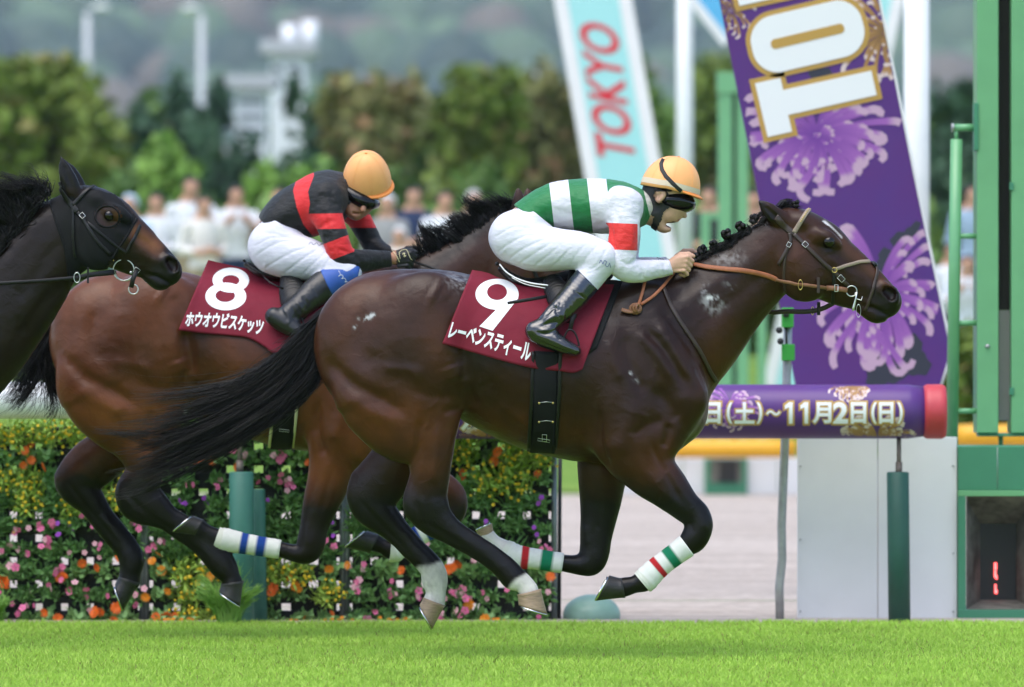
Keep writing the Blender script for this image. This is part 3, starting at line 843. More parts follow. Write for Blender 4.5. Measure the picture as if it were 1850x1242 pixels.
def eye(px, py, bvh, parent, r, y):
    p, n = ray(bvh, px, py)
    c = p - n * r * 0.45
    link('eye', ellipsoid_mesh('eye', c, (r, r, r)), M_eye, parent)
    c2 = Vector((c.x, 2 * y - c.y, c.z))
    link('eye', ellipsoid_mesh('eye', c2, (r, r, r)), M_eye, parent)
eye(1497, 441, BV9, H9, .026, Y9)
# ---------------------------------------------------------------- the runner-up, on the rail side
Y8 = 1.7
mf8 = lambda p: (87 + (p[0] - 564) * .937, 484 + (p[1] - 483) * .937)
def sim(p0, q0, s, deg):
    """similarity in photo pixels: p0 -> q0, scale, turn"""
    c, sn = math.cos(R(deg)) * s, math.sin(R(deg)) * s
    return lambda p: (q0[0] + (p[0] - p0[0]) * c - (p[1] - p0[1]) * sn, q0[1] + (p[0] - p0[0]) * sn + (p[1] - p0[1]) * c)
ch = horse_chains(mf8, Y8)
ch.append((px_chain([(678, 600, 114, 0, .175), (735, 570, 98, 0, .135), (790, 535, 84, 0, .108), (850, 487, 66, 0, .085), (900, 445, 58, 0, .078), (930, 425, 54, 0, .076)], y=Y8), .05))
hmap8 = sim((1405, 385), (930, 384), .937, 24)
hc, HC8 = head_chains(hmap8, Y8)
ch += hc
nh8 = pairs([((100, 690), (333, 682)), ((136, 732), (332, 716)), ((178, 765), (327, 760)), ((215, 812), (306, 815)), ((231, 852), (295, 855)), ((213, 882), (289, 885)), ((212, 905), (295, 902)),
             ((245, 926), (308, 912)), ((284, 950), (324, 925)), ((310, 968), (352, 942)), ((338, 986), (380, 965)), ((362, 1010), (402, 988)), ((378, 1030), (424, 1010)), ((398, 1046), (432, 1036)), ((400, 1056), (438, 1050))],
            -.15, [.10, .085, .072, .062, .054, .047, .046, .040, .031, .028, .028, .034, .036, .032, .034], Y0=Y8)
fh8 = pairs([((130, 700), (270, 700)), ((165, 765), (275, 770)), ((155, 808), (245, 815)), ((118, 842), (208, 842)), ((100, 868), (180, 868)), ((112, 888), (180, 884)), ((140, 916), (190, 898)),
             ((164, 946), (208, 930)), ((186, 972), (228, 955)), ((207, 998), (248, 980)), ((215, 1018), (259, 1004)), ((215, 1036), (254, 1038)), ((214, 1044), (252, 1056))],
            .15, [.09, .08, .068, .058, .050, .045, .036, .030, .028, .030, .036, .033, .034], Y0=Y8)
nf8 = px_chain([(606, 790, 52, -.15, .085), (602, 830, 44, -.15, .075), (594, 870, 39, -.15, .062), (578, 915, 32, -.15, .05), (567, 955, 26, -.15, .044), (562, 980, 26, -.15, .045),
                (555, 996, 23, -.15, .042), (535, 1000, 17, -.15, .034), (505, 993, 14.5, -.15, .029), (450, 984, 15.5, -.15, .028), (412, 977, 18, -.15, .032), (393, 973, 17, -.15, .033), (373, 962, 14, -.15, .03), (359, 955, 17, -.15, .034)], y=Y8)
ff8 = px_chain([(645, 780, 52, .15, .085), (700, 826, 42, .15, .072), (760, 862, 34, .15, .058), (806, 888, 28, .15, .048), (820, 908, 25, .15, .044), (816, 930, 22, .15, .042), (795, 948, 17, .15, .034),
                (760, 966, 15.5, .15, .028), (730, 984, 16.5, .15, .029), (712, 994, 19, .15, .034), (692, 988, 14.5, .15, .03), (676, 981, 17, .15, .034)], y=Y8)
ch += [(nh8, .035), (fh8, .035), (nf8, .03), (ff8, .03)]
ch += [(px_chain([(240, 850, 11, -.15, .022), (224, 882, 13, -.15, .026), (225, 903, 13, -.15, .028)], y=Y8), .015), (px_chain([(124, 846, 11, .15, .022), (112, 862, 13, .15, .026), (118, 880, 13, .15, .028)], y=Y8), .015)]
for sg, ex in ((-1, 938), (1, 955)):
    ch.append((px_chain([(ex - 6, 388, 13, sg * .05, .02), (ex, 368, 13, sg * .06, .02), (ex - 1, 352, 8, sg * .062, .014), (ex - 2, 341, 2.5, sg * .062, .005)], y=Y8), .012))
def finish8(V, Q):
    V = muscle(V, Q, mf8, 0)
    N = normals(V, Q)
    for p, w, a in [([(225, 890), (262, 925)], 5, -4), ([(280, 895), (310, 935)], 5, 3), ([(262, 925), (320, 965), (375, 1010)], 4.5, -3.5), ([(120, 870), (160, 920), (215, 985)], 4.5, -3.5), ([(550, 950), (556, 985)], 5, 3),
                    ([(600, 850), (580, 930)], 6, -4), ([(330, 600), (336, 660), (334, 700)], 9, -8)]:
        stroke(V, N, p, w, a)
    V += N * ((fbm(V, 11, 5) - .5) * 0.006)[:, None]
    return V
def colour8(V, px, py):
    C, mixc, x, y = coat_colours(V, px, py, mf8, np.array((.082, .026, .0090)), (.165, .054, .0180), (.030, .0100, .0045))
    n = fbm(V, 22, 4); n3 = fbm(V, 60, 9, 2)
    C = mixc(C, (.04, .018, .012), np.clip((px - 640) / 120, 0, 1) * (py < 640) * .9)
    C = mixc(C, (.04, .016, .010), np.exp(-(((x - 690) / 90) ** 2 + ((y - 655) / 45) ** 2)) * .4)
    C = mixc(C, BLACK, np.clip((py - 815 - 30 * (n - .5)) / 55, 0, 1) * .97 * (px < 480))
    C = mixc(C, BLACK, np.clip((py - 860 - 30 * (n - .5)) / 60, 0, 1) * .97)
    C = mixc(C, BLACK, .8 * np.exp(-(dist_poly(px, py, [(700, 500), (787, 478), (845, 432), (900, 392), (925, 375)])[0] / 15) ** 2))
    return C
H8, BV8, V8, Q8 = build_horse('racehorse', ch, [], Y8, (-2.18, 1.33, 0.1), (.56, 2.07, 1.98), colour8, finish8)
tag(H8, 'lighter reddish bay racehorse with loose black mane, second along on the rail side', 'horse', 'racehorses galloping for the finish')
BLU = (.012, .05, .25)
hoof([(398, 1056), (440, 1049)], [(394, 1068), (434, 1096)], Y8 - .15, H8, M_hoof_dark)
hoof([(213, 1041), (253, 1053)], [(207, 1054), (223, 1103)], Y8 + .15, H8, M_hoof_dark)
hoof([(369, 938), (351, 972)], [(351, 931), (312, 963)], Y8 - .15, H8, M_hoof_dark)
hoof([(687, 964), (668, 1000)], [(664, 958), (624, 990)], Y8 + .15, H8, M_hoof_dark)
bandage([(506, 993, 15.5), (450, 984, 16.5), (412, 977, 19.5), (400, 975, 19.5), (391, 972, 18)], Y8 - .15, .032, H8, [(.12, .19, BLU), (.27, .34, BLU)])
bandage([(793, 949, 16.5), (760, 966, 16.5), (730, 984, 17.5), (713, 994, 20), (706, 994, 19)], Y8 + .15, .032, H8, [(.08, .18, BLU), (.27, .36, BLU)])

# ---------------------------------------------------------------- the third horse, only its head and neck in the picture
Y3 = 0.6
mf3 = lambda p: (-98 + (p[0] - 1195) * .96, 640 + (p[1] - 622) * .96)
ch = horse_chains(mf3, Y3)
ch.append((px_chain([(-92, 636, 120, 0, .175), (-35, 585, 108, 0, .135), (30, 512, 92, 0, .108), (76, 453, 79, 0, .09), (116, 428, 70, 0, .08), (150, 420, 58, 0, .072)], y=Y3), .05))
hmap3 = sim((1607, 528), (311, 476), .885, 2)
hc, HC3 = head_chains(hmap3, Y3)
ch += hc
dx3 = lambda c, dx, dy=0: Chain(c.p + np.array([dx, Y3, dy, 0, 0]), 1)
off3 = P(*mf3((1100, 600)), Y3) - P(1100, 600, 0)
for c in (far_fore, near_hind, far_hind):
    q = Chain(c.p, 1); q.p = q.p + np.array([off3.x, Y3, off3.z, 0, 0]); ch.append((q, .03))
q = Chain(far_fore.p, 1); q.p = q.p + np.array([off3.x - .06, Y3, off3.z + .02, 0, 0]); q.p[:, 1] -= .30; ch.append((q, .03))
ch.append((px_chain([(134, 360, 15, -.05, .022), (127, 335, 17, -.06, .024), (118, 308, 12, -.064, .018), (110, 284, 2.5, -.064, .005)], y=Y3), .012))
ch.append((px_chain([(146, 358, 15, .05, .022), (139, 337, 16, .06, .024), (128, 312, 12, .064, .018), (117, 290, 2.5, .064, .005)], y=Y3), .012))
cuts = []
for sg in (-1, 1):
    cuts.append((HC3([(1602, 525, 10, sg * .062, .034), (1609, 532, 12, sg * .060, .034), (1610, 539, 9, sg * .058, .030)]), .005))
cuts.append((px_chain([(128, 338, 5, -.088, .012), (120, 312, 5, -.086, .012), (114, 296, 2, -.08, .01)], y=Y3), .006))
def finish3(V, Q):
    N = normals(V, Q)
    for p, w, a in HEAD_LINES: stroke(V, N, [hmap3(t) for t in p], w * .9, a)
    for p, w, a in [([(110, 515), (70, 560), (30, 620)], 12, -6), ([(90, 380), (40, 440), (0, 490)], 16, 5), ([(120, 420), (70, 490), (20, 550)], 14, -5)]:
        stroke(V, N, p, w, a)
    V += N * ((fbm(V, 11, 9) - .5) * 0.005)[:, None]
    return V
def colour3(V, px, py):
    n = fbm(V, 22, 4); n3 = fbm(V, 60, 9, 2)
    C = np.tile(np.array((.012, .0062, .0042)), (len(V), 1)) * (0.8 + .4 * fbm(V, 6, 2))[:, None]
    def mixc(C, col, w):
        w = np.clip(w, 0, 1)[:, None]; return C * (1 - w) + np.asarray(col)[None] * w
    C = mixc(C, (.17, .065, .025), .95 * np.exp(-(dist_poly(px, py, [(215, 395), (250, 425), (290, 452)])[0] / 15) ** 2))
    C = mixc(C, (.055, .023, .012), .8 * np.exp(-(dist_poly(px, py, [(180, 380), (212, 425)])[0] / 14) ** 2))
    C = mixc(C, BLACK, np.clip((px - 268 - 20 * (n - .5) + .5 * (py - 470)) / 25, 0, 1) * .9)
    C = mixc(C, BLACK, .9 * np.exp(-(((px - 196) / 17) ** 2 + ((py - 392) / 12) ** 2)))
    C = mixc(C, (.010, .005, .004), ((px - 311) / 12) ** 2 + ((py - 479) / 12) ** 2 < 1)
    C = mixc(C, BLACK, (py < 340) * .8)
    return C
H3, BV3, V3, Q3 = build_horse('racehorse', ch, cuts, Y3, (-4.62, .22, 0.06), (-1.36, .98, 2.14), colour3, finish3, h=0.0085)
tag(H3, 'near-black racehorse in a black hood at the left edge of the photo', 'horse', 'racehorses galloping for the finish')
eye(196, 391, BV3, H3, .0235, Y3)
for fx, w in (((933, 1075, 977, 1064, 935, 1093, 989, 1110), -.14), ((764, 1079, 804, 1094, 757, 1092, 781, 1137), .15), ((893, 962, 868, 978, 890, 945, 860, 960), .15)):
    m = lambda x, y: ((P(x, y, w).x + off3.x) / SC(Y3 + w) + CX, HZ + (CAM_H - P(x, y, w).z - off3.z) / SC(Y3 + w))
    hoof([m(fx[0], fx[1]), m(fx[2], fx[3])], [m(fx[4], fx[5]), m(fx[6], fx[7])], Y3 + w, H3, M_hoof_dark)

# ---------------------------------------------------------------- hair
def guide(pts, y):
    return [P(p[0], p[1], y + (p[2] if len(p) > 2 else 0)) for p in pts]
def hair(name, parent, guides, y, n, jit, seed, r0=.0022, r1=.0005, frizz=.006, lenvar=.35, segs=9):
    return link(name, strands(name, None, [guide(g, y) for g in guides], n, r0, r1, jit, frizz, seed, lenvar, segs), M_hair, parent)
T9 = [[(588, 562), (545, 598), (505, 642), (450, 680), (390, 700), (330, 710), (285, 716)],
      [(586, 570), (542, 622), (490, 676), (430, 714), (360, 745), (300, 765), (250, 778)],
      [(584, 580), (548, 648), (490, 712), (420, 755), (345, 790), (285, 818), (228, 838)],
      [(582, 590), (560, 668), (500, 735), (430, 780), (350, 820), (285, 848), (208, 862)],
      [(582, 600), (572, 678), (514, 738), (444, 782), (372, 818), (302, 846), (225, 868)]]
t9 = hair('tail', H9, T9, -.02, 3300, (.011, .032), 3, lenvar=.85, r0=.0018, r1=.0004, frizz=.018, segs=11)
hair('tail_wisps', H9, [[(560, 600), (480, 668), (400, 690), (300, 700), (205, 694)], [(540, 640), (440, 715), (330, 745), (240, 760), (155, 772)], [(530, 690), (420, 770), (300, 810), (220, 800), (150, 786)],
                        [(540, 720), (430, 800), (320, 850), (230, 880), (170, 868)], [(560, 700), (450, 790), (350, 850), (280, 885), (225, 900)]], -.02, 260, (.010, .034), 5, r0=.0011, r1=.0004, frizz=.012, lenvar=.4)
hair('tail', H8, [[(136, 545), (100, 575), (72, 625), (40, 680), (-10, 745)], [(126, 560), (88, 605), (62, 660), (35, 705), (5, 745)], [(116, 572), (82, 640), (70, 690), (45, 730), (10, 760)], [(112, 580), (86, 650), (90, 690), (100, 720), (70, 752)],
                  [(104, 595), (86, 650), (100, 700), (135, 735), (158, 757)]], Y8, 950, (.012, .034), 13, frizz=.02, lenvar=.5, r0=.0018)
hair('mane', H8, [[(776, 490), (752, 470), (738, 440)], [(800, 474), (772, 442), (762, 396)], [(830, 452), (800, 424), (774, 405)], [(850, 438), (825, 408), (806, 398)], [(870, 422), (850, 396), (834, 376)],
                  [(890, 406), (880, 374), (854, 354)], [(910, 388), (908, 364), (872, 352)], [(925, 378), (925, 366), (908, 358)]], Y8 - .03, 1900, (.010, .018), 21, frizz=.008, lenvar=.55, segs=6)
hair('mane', H3, [[(-60, 510), (-95, 450), (-130, 410)], [(0, 450), (-30, 395), (-60, 365)], [(30, 415), (0, 365), (-30, 345)], [(52, 385), (28, 345), (-15, 335)], [(72, 362), (55, 335), (10, 325)], [(84, 350), (85, 328), (50, 318)]], Y3 - .05, 1900, (.014, .020), 23, frizz=.012, lenvar=.5, segs=7)
hair('mane', H3, [[(-60, 500), (-40, 470), (-60, 440)], [(0, 450), (20, 425), (5, 400)], [(40, 405), (52, 385), (30, 365)], [(80, 352), (85, 345), (60, 335)]], Y3 - .075, 700, (.012, .014), 29, frizz=.008, lenvar=.5, segs=6)
hair('mane', H9, [[(1262, 482), (1225, 482), (1178, 468)], [(1235, 488), (1205, 484), (1170, 470)], [(1205, 500), (1180, 492), (1160, 476)], [(1150, 507), (1135, 500), (1120, 490)]], -.01, 420, (.010, .010), 31, frizz=.004, lenvar=.5, segs=5)
hair('mane', H9, [[(1268, 478), (1262, 470), (1250, 474)], [(1312, 452), (1306, 445), (1290, 456)], [(1345, 431), (1338, 422), (1322, 436)], [(1388, 402), (1380, 392), (1362, 406)], [(1412, 390), (1405, 381), (1388, 392)]], -.02, 900, (.012, .006), 33, frizz=.003, lenvar=.3, segs=4)
hair('forelock', H9, [[(1412, 380), (1425, 372), (1444, 378)], [(1405, 384), (1420, 368), (1448, 374)]], 0, 140, (.012, .006), 35, frizz=.002, segs=4)
M_plait = mat('plaited_hair', (.0045, .0036, .0034), spec=.3, rough=.5, var=.5, vscale=60, bump=.8, bscale=130)
def knot(px, py, r, seed, parent, y=-.02):
    g = np.random.default_rng(seed)
    V = []; Fc = []
    c = P(px, py, y); s = SC(0) * r
    for b in range(6):
        an = b * 1.05 + g.random()
        o = Vector((math.cos(an) * .55, g.normal(0, .35), math.sin(an) * .55)) * s
        rr = s * (.45 + .2 * g.random()); base = len(V)
        for i in range(7):
            th = math.pi * i / 6
            for k in range(8):
                ph = 2 * math.pi * k / 8
                V.append(c + o + Vector((math.sin(th) * math.cos(ph), math.sin(th) * math.sin(ph), math.cos(th))) * rr * (1 + .12 * math.sin(3 * ph + b)))
        for i in range(6):
            for k in range(8):
                Fc.append((base + i * 8 + k, base + (i + 1) * 8 + k, base + (i + 1) * 8 + (k + 1) % 8, base + i * 8 + (k + 1) % 8))
    link('mane_plait', mesh('mane_plait', V, Fc), M_plait, parent)
for i, (kx, ky, kr) in enumerate(((1438, 369, 7), (1386, 386, 7), (1361, 396, 9), (1337, 409, 9), (1312, 423, 9.5), (1288, 443, 9), (1269, 452, 9), (1258, 467, 9))):
    knot(kx, ky, kr, i, H9)
# ================================================================== RIDERS
M_skin = mat('skin', attr=True, rough=.5, spec=.4, var=.12, vscale=40, bump=.15, bscale=220)
M_silk = mat('racing_silk', attr=True, rough=.55, spec=.35, sheen=.15, var=.05, vscale=15, bump=.12, bscale=26)
M_breech = mat('white_breeches', (.645, .635, .71), rough=.6, spec=.3, var=.05, vscale=12, bump=.2, bscale=34, bump2=.16, b2scale=14, stretch=(1, 1, 2.2))
M_boot = mat('patent_boot', (.008, .008, .009), rough=.16, spec=.6, coat=.8, bump2=.3, b2scale=28)
M_boot8 = mat('leather_boot', (.014, .014, .015), rough=.35, spec=.5, bump2=.3, b2scale=28)
M_boottop = mat('boot_top', (.010, .016, .035), rough=.2, spec=.6, coat=.6)
M_blue = mat('blue_kneeband', (.025, .09, .36), rough=.6, var=.1)
M_helmet = mat('orange_helmet_cover', (.92, .43, .16), rough=.42, spec=.35, var=.05, vscale=14, bump=.06, bscale=60)
M_helmet2 = mat('orange_brim', (.80, .27, .06), rough=.5, spec=.35)
M_band = mat('pale_band', (.62, .52, .38), rough=.7)
M_black = mat('black_webbing', (.012, .012, .013), rough=.6, var=.3, vscale=40)
M_lens = mat('dark_goggles', (.005, .005, .006), rough=.16, spec=.35)
M_glove = mat('black_glove', (.010, .010, .011), rough=.55, var=.3, vscale=60)
M_gold = mat('gold_trim', (.75, .66, .38), rough=.5)
M_whitec = mat('white_cloth', (.75, .75, .74), rough=.8, var=.05)
M_ink = mat('blue_ink', (.02, .06, .25), rough=.7)

def layered(name, base, cols, rough=.55):
    """cloth sewn from coloured pieces: float attributes L0.. mark where each colour begins"""
    m = bpy.data.materials.new(name); m.use_nodes = True
    nt = m.node_tree; N = nt.nodes; Lk = nt.links; b = N['Principled BSDF']
    b.inputs['Roughness'].default_value = rough; b.inputs['Specular IOR Level'].default_value = .35
    b.inputs['Sheen Weight'].default_value = .12
    prev = None
    for i, c in enumerate(cols):
        a = N.new('ShaderNodeAttribute'); a.attribute_name = 'L%d' % i
        g = N.new('ShaderNodeMath'); g.operation = 'GREATER_THAN'; g.inputs[1].default_value = 0; Lk.new(a.outputs['Fac'], g.inputs[0])
        x = N.new('ShaderNodeMix'); x.data_type = 'RGBA'; Lk.new(g.outputs[0], x.inputs['Factor'])
        if prev is None: x.inputs['A'].default_value = (*base, 1)
        else: Lk.new(prev, x.inputs['A'])
        x.inputs['B'].default_value = (*c, 1); prev = x.outputs['Result']
    Lk.new(prev, b.inputs['Base Color'])
    tc = N.new('ShaderNodeTexCoord'); nb = N.new('ShaderNodeTexNoise'); nb.inputs['Scale'].default_value = 19; nb.inputs['Detail'].default_value = 6
    mp = N.new('ShaderNodeMapping'); mp.inputs['Scale'].default_value = (1, 1, 1.8); Lk.new(tc.outputs['Object'], mp.inputs[0]); Lk.new(mp.outputs[0], nb.inputs['Vector'])
    bp = N.new('ShaderNodeBump'); bp.inputs['Strength'].default_value = .55; bp.inputs['Distance'].default_value = .016
    Lk.new(nb.outputs['Fac'], bp.inputs['Height']); Lk.new(bp.outputs[0], b.inputs['Normal'])
    return m
def fields(me, fs):
    for i, f in enumerate(fs):
        a = me.attributes.new('L%d' % i, 'FLOAT', 'POINT'); a.data.foreach_set('value', np.asarray(f, np.float32))
def shell(V, Q, keep, off, thick=.002):
    """cloth lying on a body: its faces where keep is true, pushed out"""
    N = normals(V, Q)
    F = Q[keep[Q].all(1)]
    ids = np.unique(F); mp = np.full(len(V), -1); mp[ids] = np.arange(len(ids))
    return V[ids] + N[ids] * off, mp[F]
def in_poly(x, y, poly):
    c = np.zeros(len(x), bool); n = len(poly); j = n - 1
    for i in range(n):
        xi, yi = poly[i]; xj, yj = poly[j]
        c ^= ((yi > y) != (yj > y)) & (x < (xj - xi) * (y - yi) / (yj - yi + 1e-12) + xi)
        j = i
    return c
def sdf_mesh(name, chains, lo, hi, h, planes=(), grow=0.0, smooth=1, cones=()):
    S = SDF(h, lo, hi)
    for c, k in chains: S.chain(c, k, grow=grow)
    for a in cones: S.cone(*a)
    for p, n in planes: S.plane(p, n)
    return S.surface(smooth)
def helmet(c, a, hgt, tilt, y, lat, parent, front=1, yaw=0.0, roll=0.0, band=True, brim=8.0):
    """c: rim centre px, a: half rim length px, hgt: dome height px, tilt: rim angle (deg, down to the right)"""
    s = SC(y); o = P(*c, y)
    ex = Vector((math.cos(R(tilt)), 0, -math.sin(R(tilt)))); ez = Vector((math.sin(R(tilt)), 0, math.cos(R(tilt)))); ey = Vector((0, 1, 0))
    ex, ey = ex * math.cos(yaw) + ey * math.sin(yaw), ey * math.cos(yaw) - ex * math.sin(yaw)
    ez, ey = ez * math.cos(roll) - ey * math.sin(roll), ey * math.cos(roll) + ez * math.sin(roll)
    def pt(u, v, g=1.0):      # u around, v from rim (0) to crown (1)
        th = v * math.pi / 2
        rr = math.cos(th) ** .88
        x = a * s * rr * math.cos(u) * g; yy = lat * rr * math.sin(u) * g
        z = hgt * s * (math.sin(th)) * g - .010 * (1 - v) * (math.cos(u) < -.2) * abs(math.cos(u))
        return o + ex * x + ey * yy + ez * z
    seg, rows = 40, 16; V = []; Fc = []
    for i in range(rows + 1):
        for k in range(seg): V.append(pt(2 * math.pi * k / seg, i / rows * .999))
    for k in range(seg): V.append(pt(2 * math.pi * k / seg, 0, .93))
    for k in range(seg): V.append(pt(2 * math.pi * k / seg, .5, .90))
    for i in range(rows):
        for k in range(seg):
            Fc.append((i * seg + k, i * seg + (k + 1) % seg, (i + 1) * seg + (k + 1) % seg, (i + 1) * seg + k))
    b = (rows + 1) * seg
    for k in range(seg):
        k2 = (k + 1) % seg
        Fc.append((k2, k, b + k, b + k2)); Fc.append((b + k2, b + k, b + seg + k, b + seg + k2))
    Fc.append(tuple(rows * seg + k for k in range(seg)))
    hm = link('helmet', mesh('helmet', V, Fc), M_helmet, parent)
    # brim
    V = []; Fc = []; n = 18
    for k in range(n + 1):
        u = -1.15 + 2.3 * k / n
        w = brim * s * math.cos(u * 1.35) ** .7 if abs(u) < 1.1 else 0
        p = pt(u, 0.03, 1.0); d = (ex * math.cos(u) * 1 + ey * math.sin(u) * .9)
        q = p + d * max(w, 0) - ez * (.004 + max(w, 0) * .22)
        V += [p + ez * .005, q + ez * .0015, q - ez * .002, p - ez * .004]
    for k in range(n):
        for j in range(4):
            Fc.append((k * 4 + j, k * 4 + (j + 1) % 4, (k + 1) * 4 + (j + 1) % 4, (k + 1) * 4 + j))
    link('brim', mesh('brim', V, Fc), M_helmet2, hm)
    if band:
        V = []; Fc = []
        for k in range(seg):
            for v in (.05, .10, .15): V.append(pt(2 * math.pi * k / seg, v, 1.012))
        for k in range(seg):
            for j in range(2): Fc.append((k * 3 + j, ((k + 1) % seg) * 3 + j, ((k + 1) % seg) * 3 + j + 1, k * 3 + j + 1))
        link('band', mesh('band', V, Fc), M_band, hm)
    link('button', ellipsoid_mesh('button', pt(0, .999, 1.0) , (.006, .006, .004), seg=10, rings=6), M_helmet2, hm)
    # seams over the crown
    for u0 in (0.0, math.pi / 2, math.pi / 4, -math.pi / 4):
        pts = [pt(u0, v / 12 * .98, 1.004) for v in range(1, 13)] + [pt(u0 + math.pi, v / 12 * .98, 1.004) for v in range(12, 0, -1)]
        link('seam', tube_mesh('seam', pts, .0007, 5), M_helmet, hm)
    return hm, pt
def fist(cones, K, Y, sgn=-1):
    """fingers closed on the rein: K maps local hand pixels; four fingers and a thumb"""
    for i in range(4):
        b = P(*K(-16 - i, -3 + 7 * i), Y + sgn * .012); k1 = P(*K(4 - 2 * i, -7 + 8 * i), Y + sgn * .016)
        k2 = P(*K(13 - 3 * i, 0 + 8 * i), Y + sgn * .004); k3 = P(*K(7 - 3 * i, 6 + 7 * i), Y - sgn * .016); k4 = P(*K(-4 - 2 * i, 5 + 6.5 * i), Y - sgn * .020)
        r = .0092 - .0006 * i
        cones += [(b, k1, r * 1.05, r, .006), (k1, k2, r, r * .95, .004), (k2, k3, r * .95, r * .9, .004), (k3, k4, r * .9, r * .8, .004)]
    cones += [(P(*K(-22, -2), Y), P(*K(-8, -12), Y - sgn * .006), .0115, .0105, .006), (P(*K(-8, -12), Y - sgn * .006), P(*K(6, -13), Y - sgn * .008), .0105, .0095, .004), (P(*K(6, -13), Y - sgn * .008), P(*K(15, -9), Y - sgn * .006), .0095, .008, .004)]

def build_rider(spec):
    Y = spec['Y']; lo, hi = spec['lo'], spec['hi']
    L = lambda rows, sub=5: px_chain(rows, y=Y, sub=sub)
    torso = L(spec['torso'])
    arms = [L(a) for a in spec['arms']]; thighs = [L(a) for a in spec['thighs']]; shins = [L(a) for a in spec['shins']]; feet = [L(a) for a in spec['feet']]
    head = [(L(r), k) for r, k in spec['head']]
    cones = []
    for (K, sg) in spec['hands']: fist(cones, K, Y + sg * spec.get('hand_y', .10), sg)
    # the body itself, one skin from face to feet
    S = SDF(.0042, lo, hi)
    for c in [torso] + thighs + shins + feet + arms: S.chain(c, .02, grow=-.006)
    for c, k in head: S.chain(c, k)
    for r, k in spec['neck']: S.chain(L(r), k)
    for w in spec['palms']: S.chain(L(w), .008)
    for a in cones: S.cone(a[0], a[1], a[2], a[3], a[4])
    for r, k in spec['cuts']: S.chain(L(r), k, 'cut')
    V, Q = S.surface(1); del S
    px, py = to_px(V)
    C = spec['skin'](V, px, py)
    me = mesh('person', V, Q); paint(me, C)
    body = link('person', me, M_skin)
    bvb = bvh_of(V, Q)
    # jersey
    g = spec.get('silk_grow', .006)
    VJ, QJ = sdf_mesh('jersey', [(torso, .02)] + [(a, .045) for a in arms], lo, hi, .0055, spec['jersey_planes'], grow=g)
    N = normals(VJ, QJ)
    for p, w, a in spec['jersey_folds']: stroke(VJ, N, p, w, a)
    VJ += N * ((fbm(VJ * np.array([1, 1, 1.0]), 16, 3) - .5) * .008)[:, None]
    jx, jy = to_px(VJ)
    darm = np.minimum.reduce([a.at(VJ) for a in arms]); dt = torso.at(VJ)
    me = mesh('jersey', VJ, QJ); fields(me, spec['silk'](VJ, jx, jy, (dt + .004 - darm) * 440, arms))
    link('jersey', me, spec['silk_mat'], body)
    # breeches
    S = SDF(.0055, lo, hi)
    S.chain(L(spec['pelvis']), .02, grow=.008)
    for p, n in spec['breech_planes']: S.plane(p, n)
    for a in thighs: S.chain(a, .03, grow=.008)
    for a in spec['shins']: S.chain(L(a[:spec['knee_n']]), .02, grow=.008)
    VB, QB = S.surface(1); del S
    N = normals(VB, QB)
    for p, w, a in spec['breech_folds']: stroke(VB, N, p, w * .8, a * .62)
    VB += N * ((fbm(VB, 13, 6) - .5) * .005)[:, None]
    link('breeches', mesh('breeches', VB, QB), spec.get('breech_mat', M_breech), body)
    bvbr = bvh_of(VB, QB)
    # boots
    for i, (sh, ft) in enumerate(zip(shins, feet)):
        pts = np.vstack([sh.p, ft.p]); e = .09
        VT, QT = sdf_mesh('boot', [(sh, .01), (ft, .02)], pts[:, :3].min(0) - e, pts[:, :3].max(0) + e, .0045, [spec['boot_plane']], grow=.011)
        N = normals(VT, QT)
        for p, w, a in spec['boot_folds']: stroke(VT, N, p, w, a, side=(-1 if i == 0 else 1))
        b = link('boot', mesh('boot', VT, QT), [spec['boot_mat'], spec.get('boottop_mat', spec['boot_mat'])], body)
        bx, by = to_px(VT)
        tx, ty, nx, ny, w = spec['boottop']
        m = ((bx - tx) * nx + (by - ty) * ny) > 0
        fm = m[QT].all(1).astype(np.int32)
        b.data.polygons.foreach_set('material_index', fm)
    return body, V, Q, bvb, bvbr, C

# ---------------------------------------------------------------- rider of the winner
def skin9(V, px, py):
    C = np.tile(np.array((.56, .33, .225)), (len(V), 1))
    C[((px > 1215) & (py > 396) & (py < 400) & (np.abs(V[:, 1]) < .03))] = (.40, .15, .12)
    m = ((px - 1214) / 11) ** 2 + ((py - 406) / 6) ** 2 < 1
    C[m & (np.abs(V[:, 1]) < .034)] = (.07, .02, .018)
    C[(py < 346) & (px < 1215)] = (.01, .009, .008)
    return C
GREEN_S, WHITE_S, RED_S = (.010, .165, .045), (.66, .645, .71), (.66, .025, .02)
M_silk9 = layered('green_white_silk', GREEN_S, [WHITE_S, (.62, .58, .52), WHITE_S, RED_S])
def silk9(V, px, py, arm, arms):
    x = px - (py - 330) * .115
    hoops = np.maximum(np.minimum(x - 992, 1027 - x), np.minimum(x - 1061, 1096 - x))
    yb = py - (px - 1126) * .04
    band = np.minimum.reduce([arm, yb - 404, 452 - yb, 1152 - px])
    return [hoops, px - (py - 346) * .25 - 1163, arm, band]
K9 = lambda u, v: (1238 + u, 472 + v)
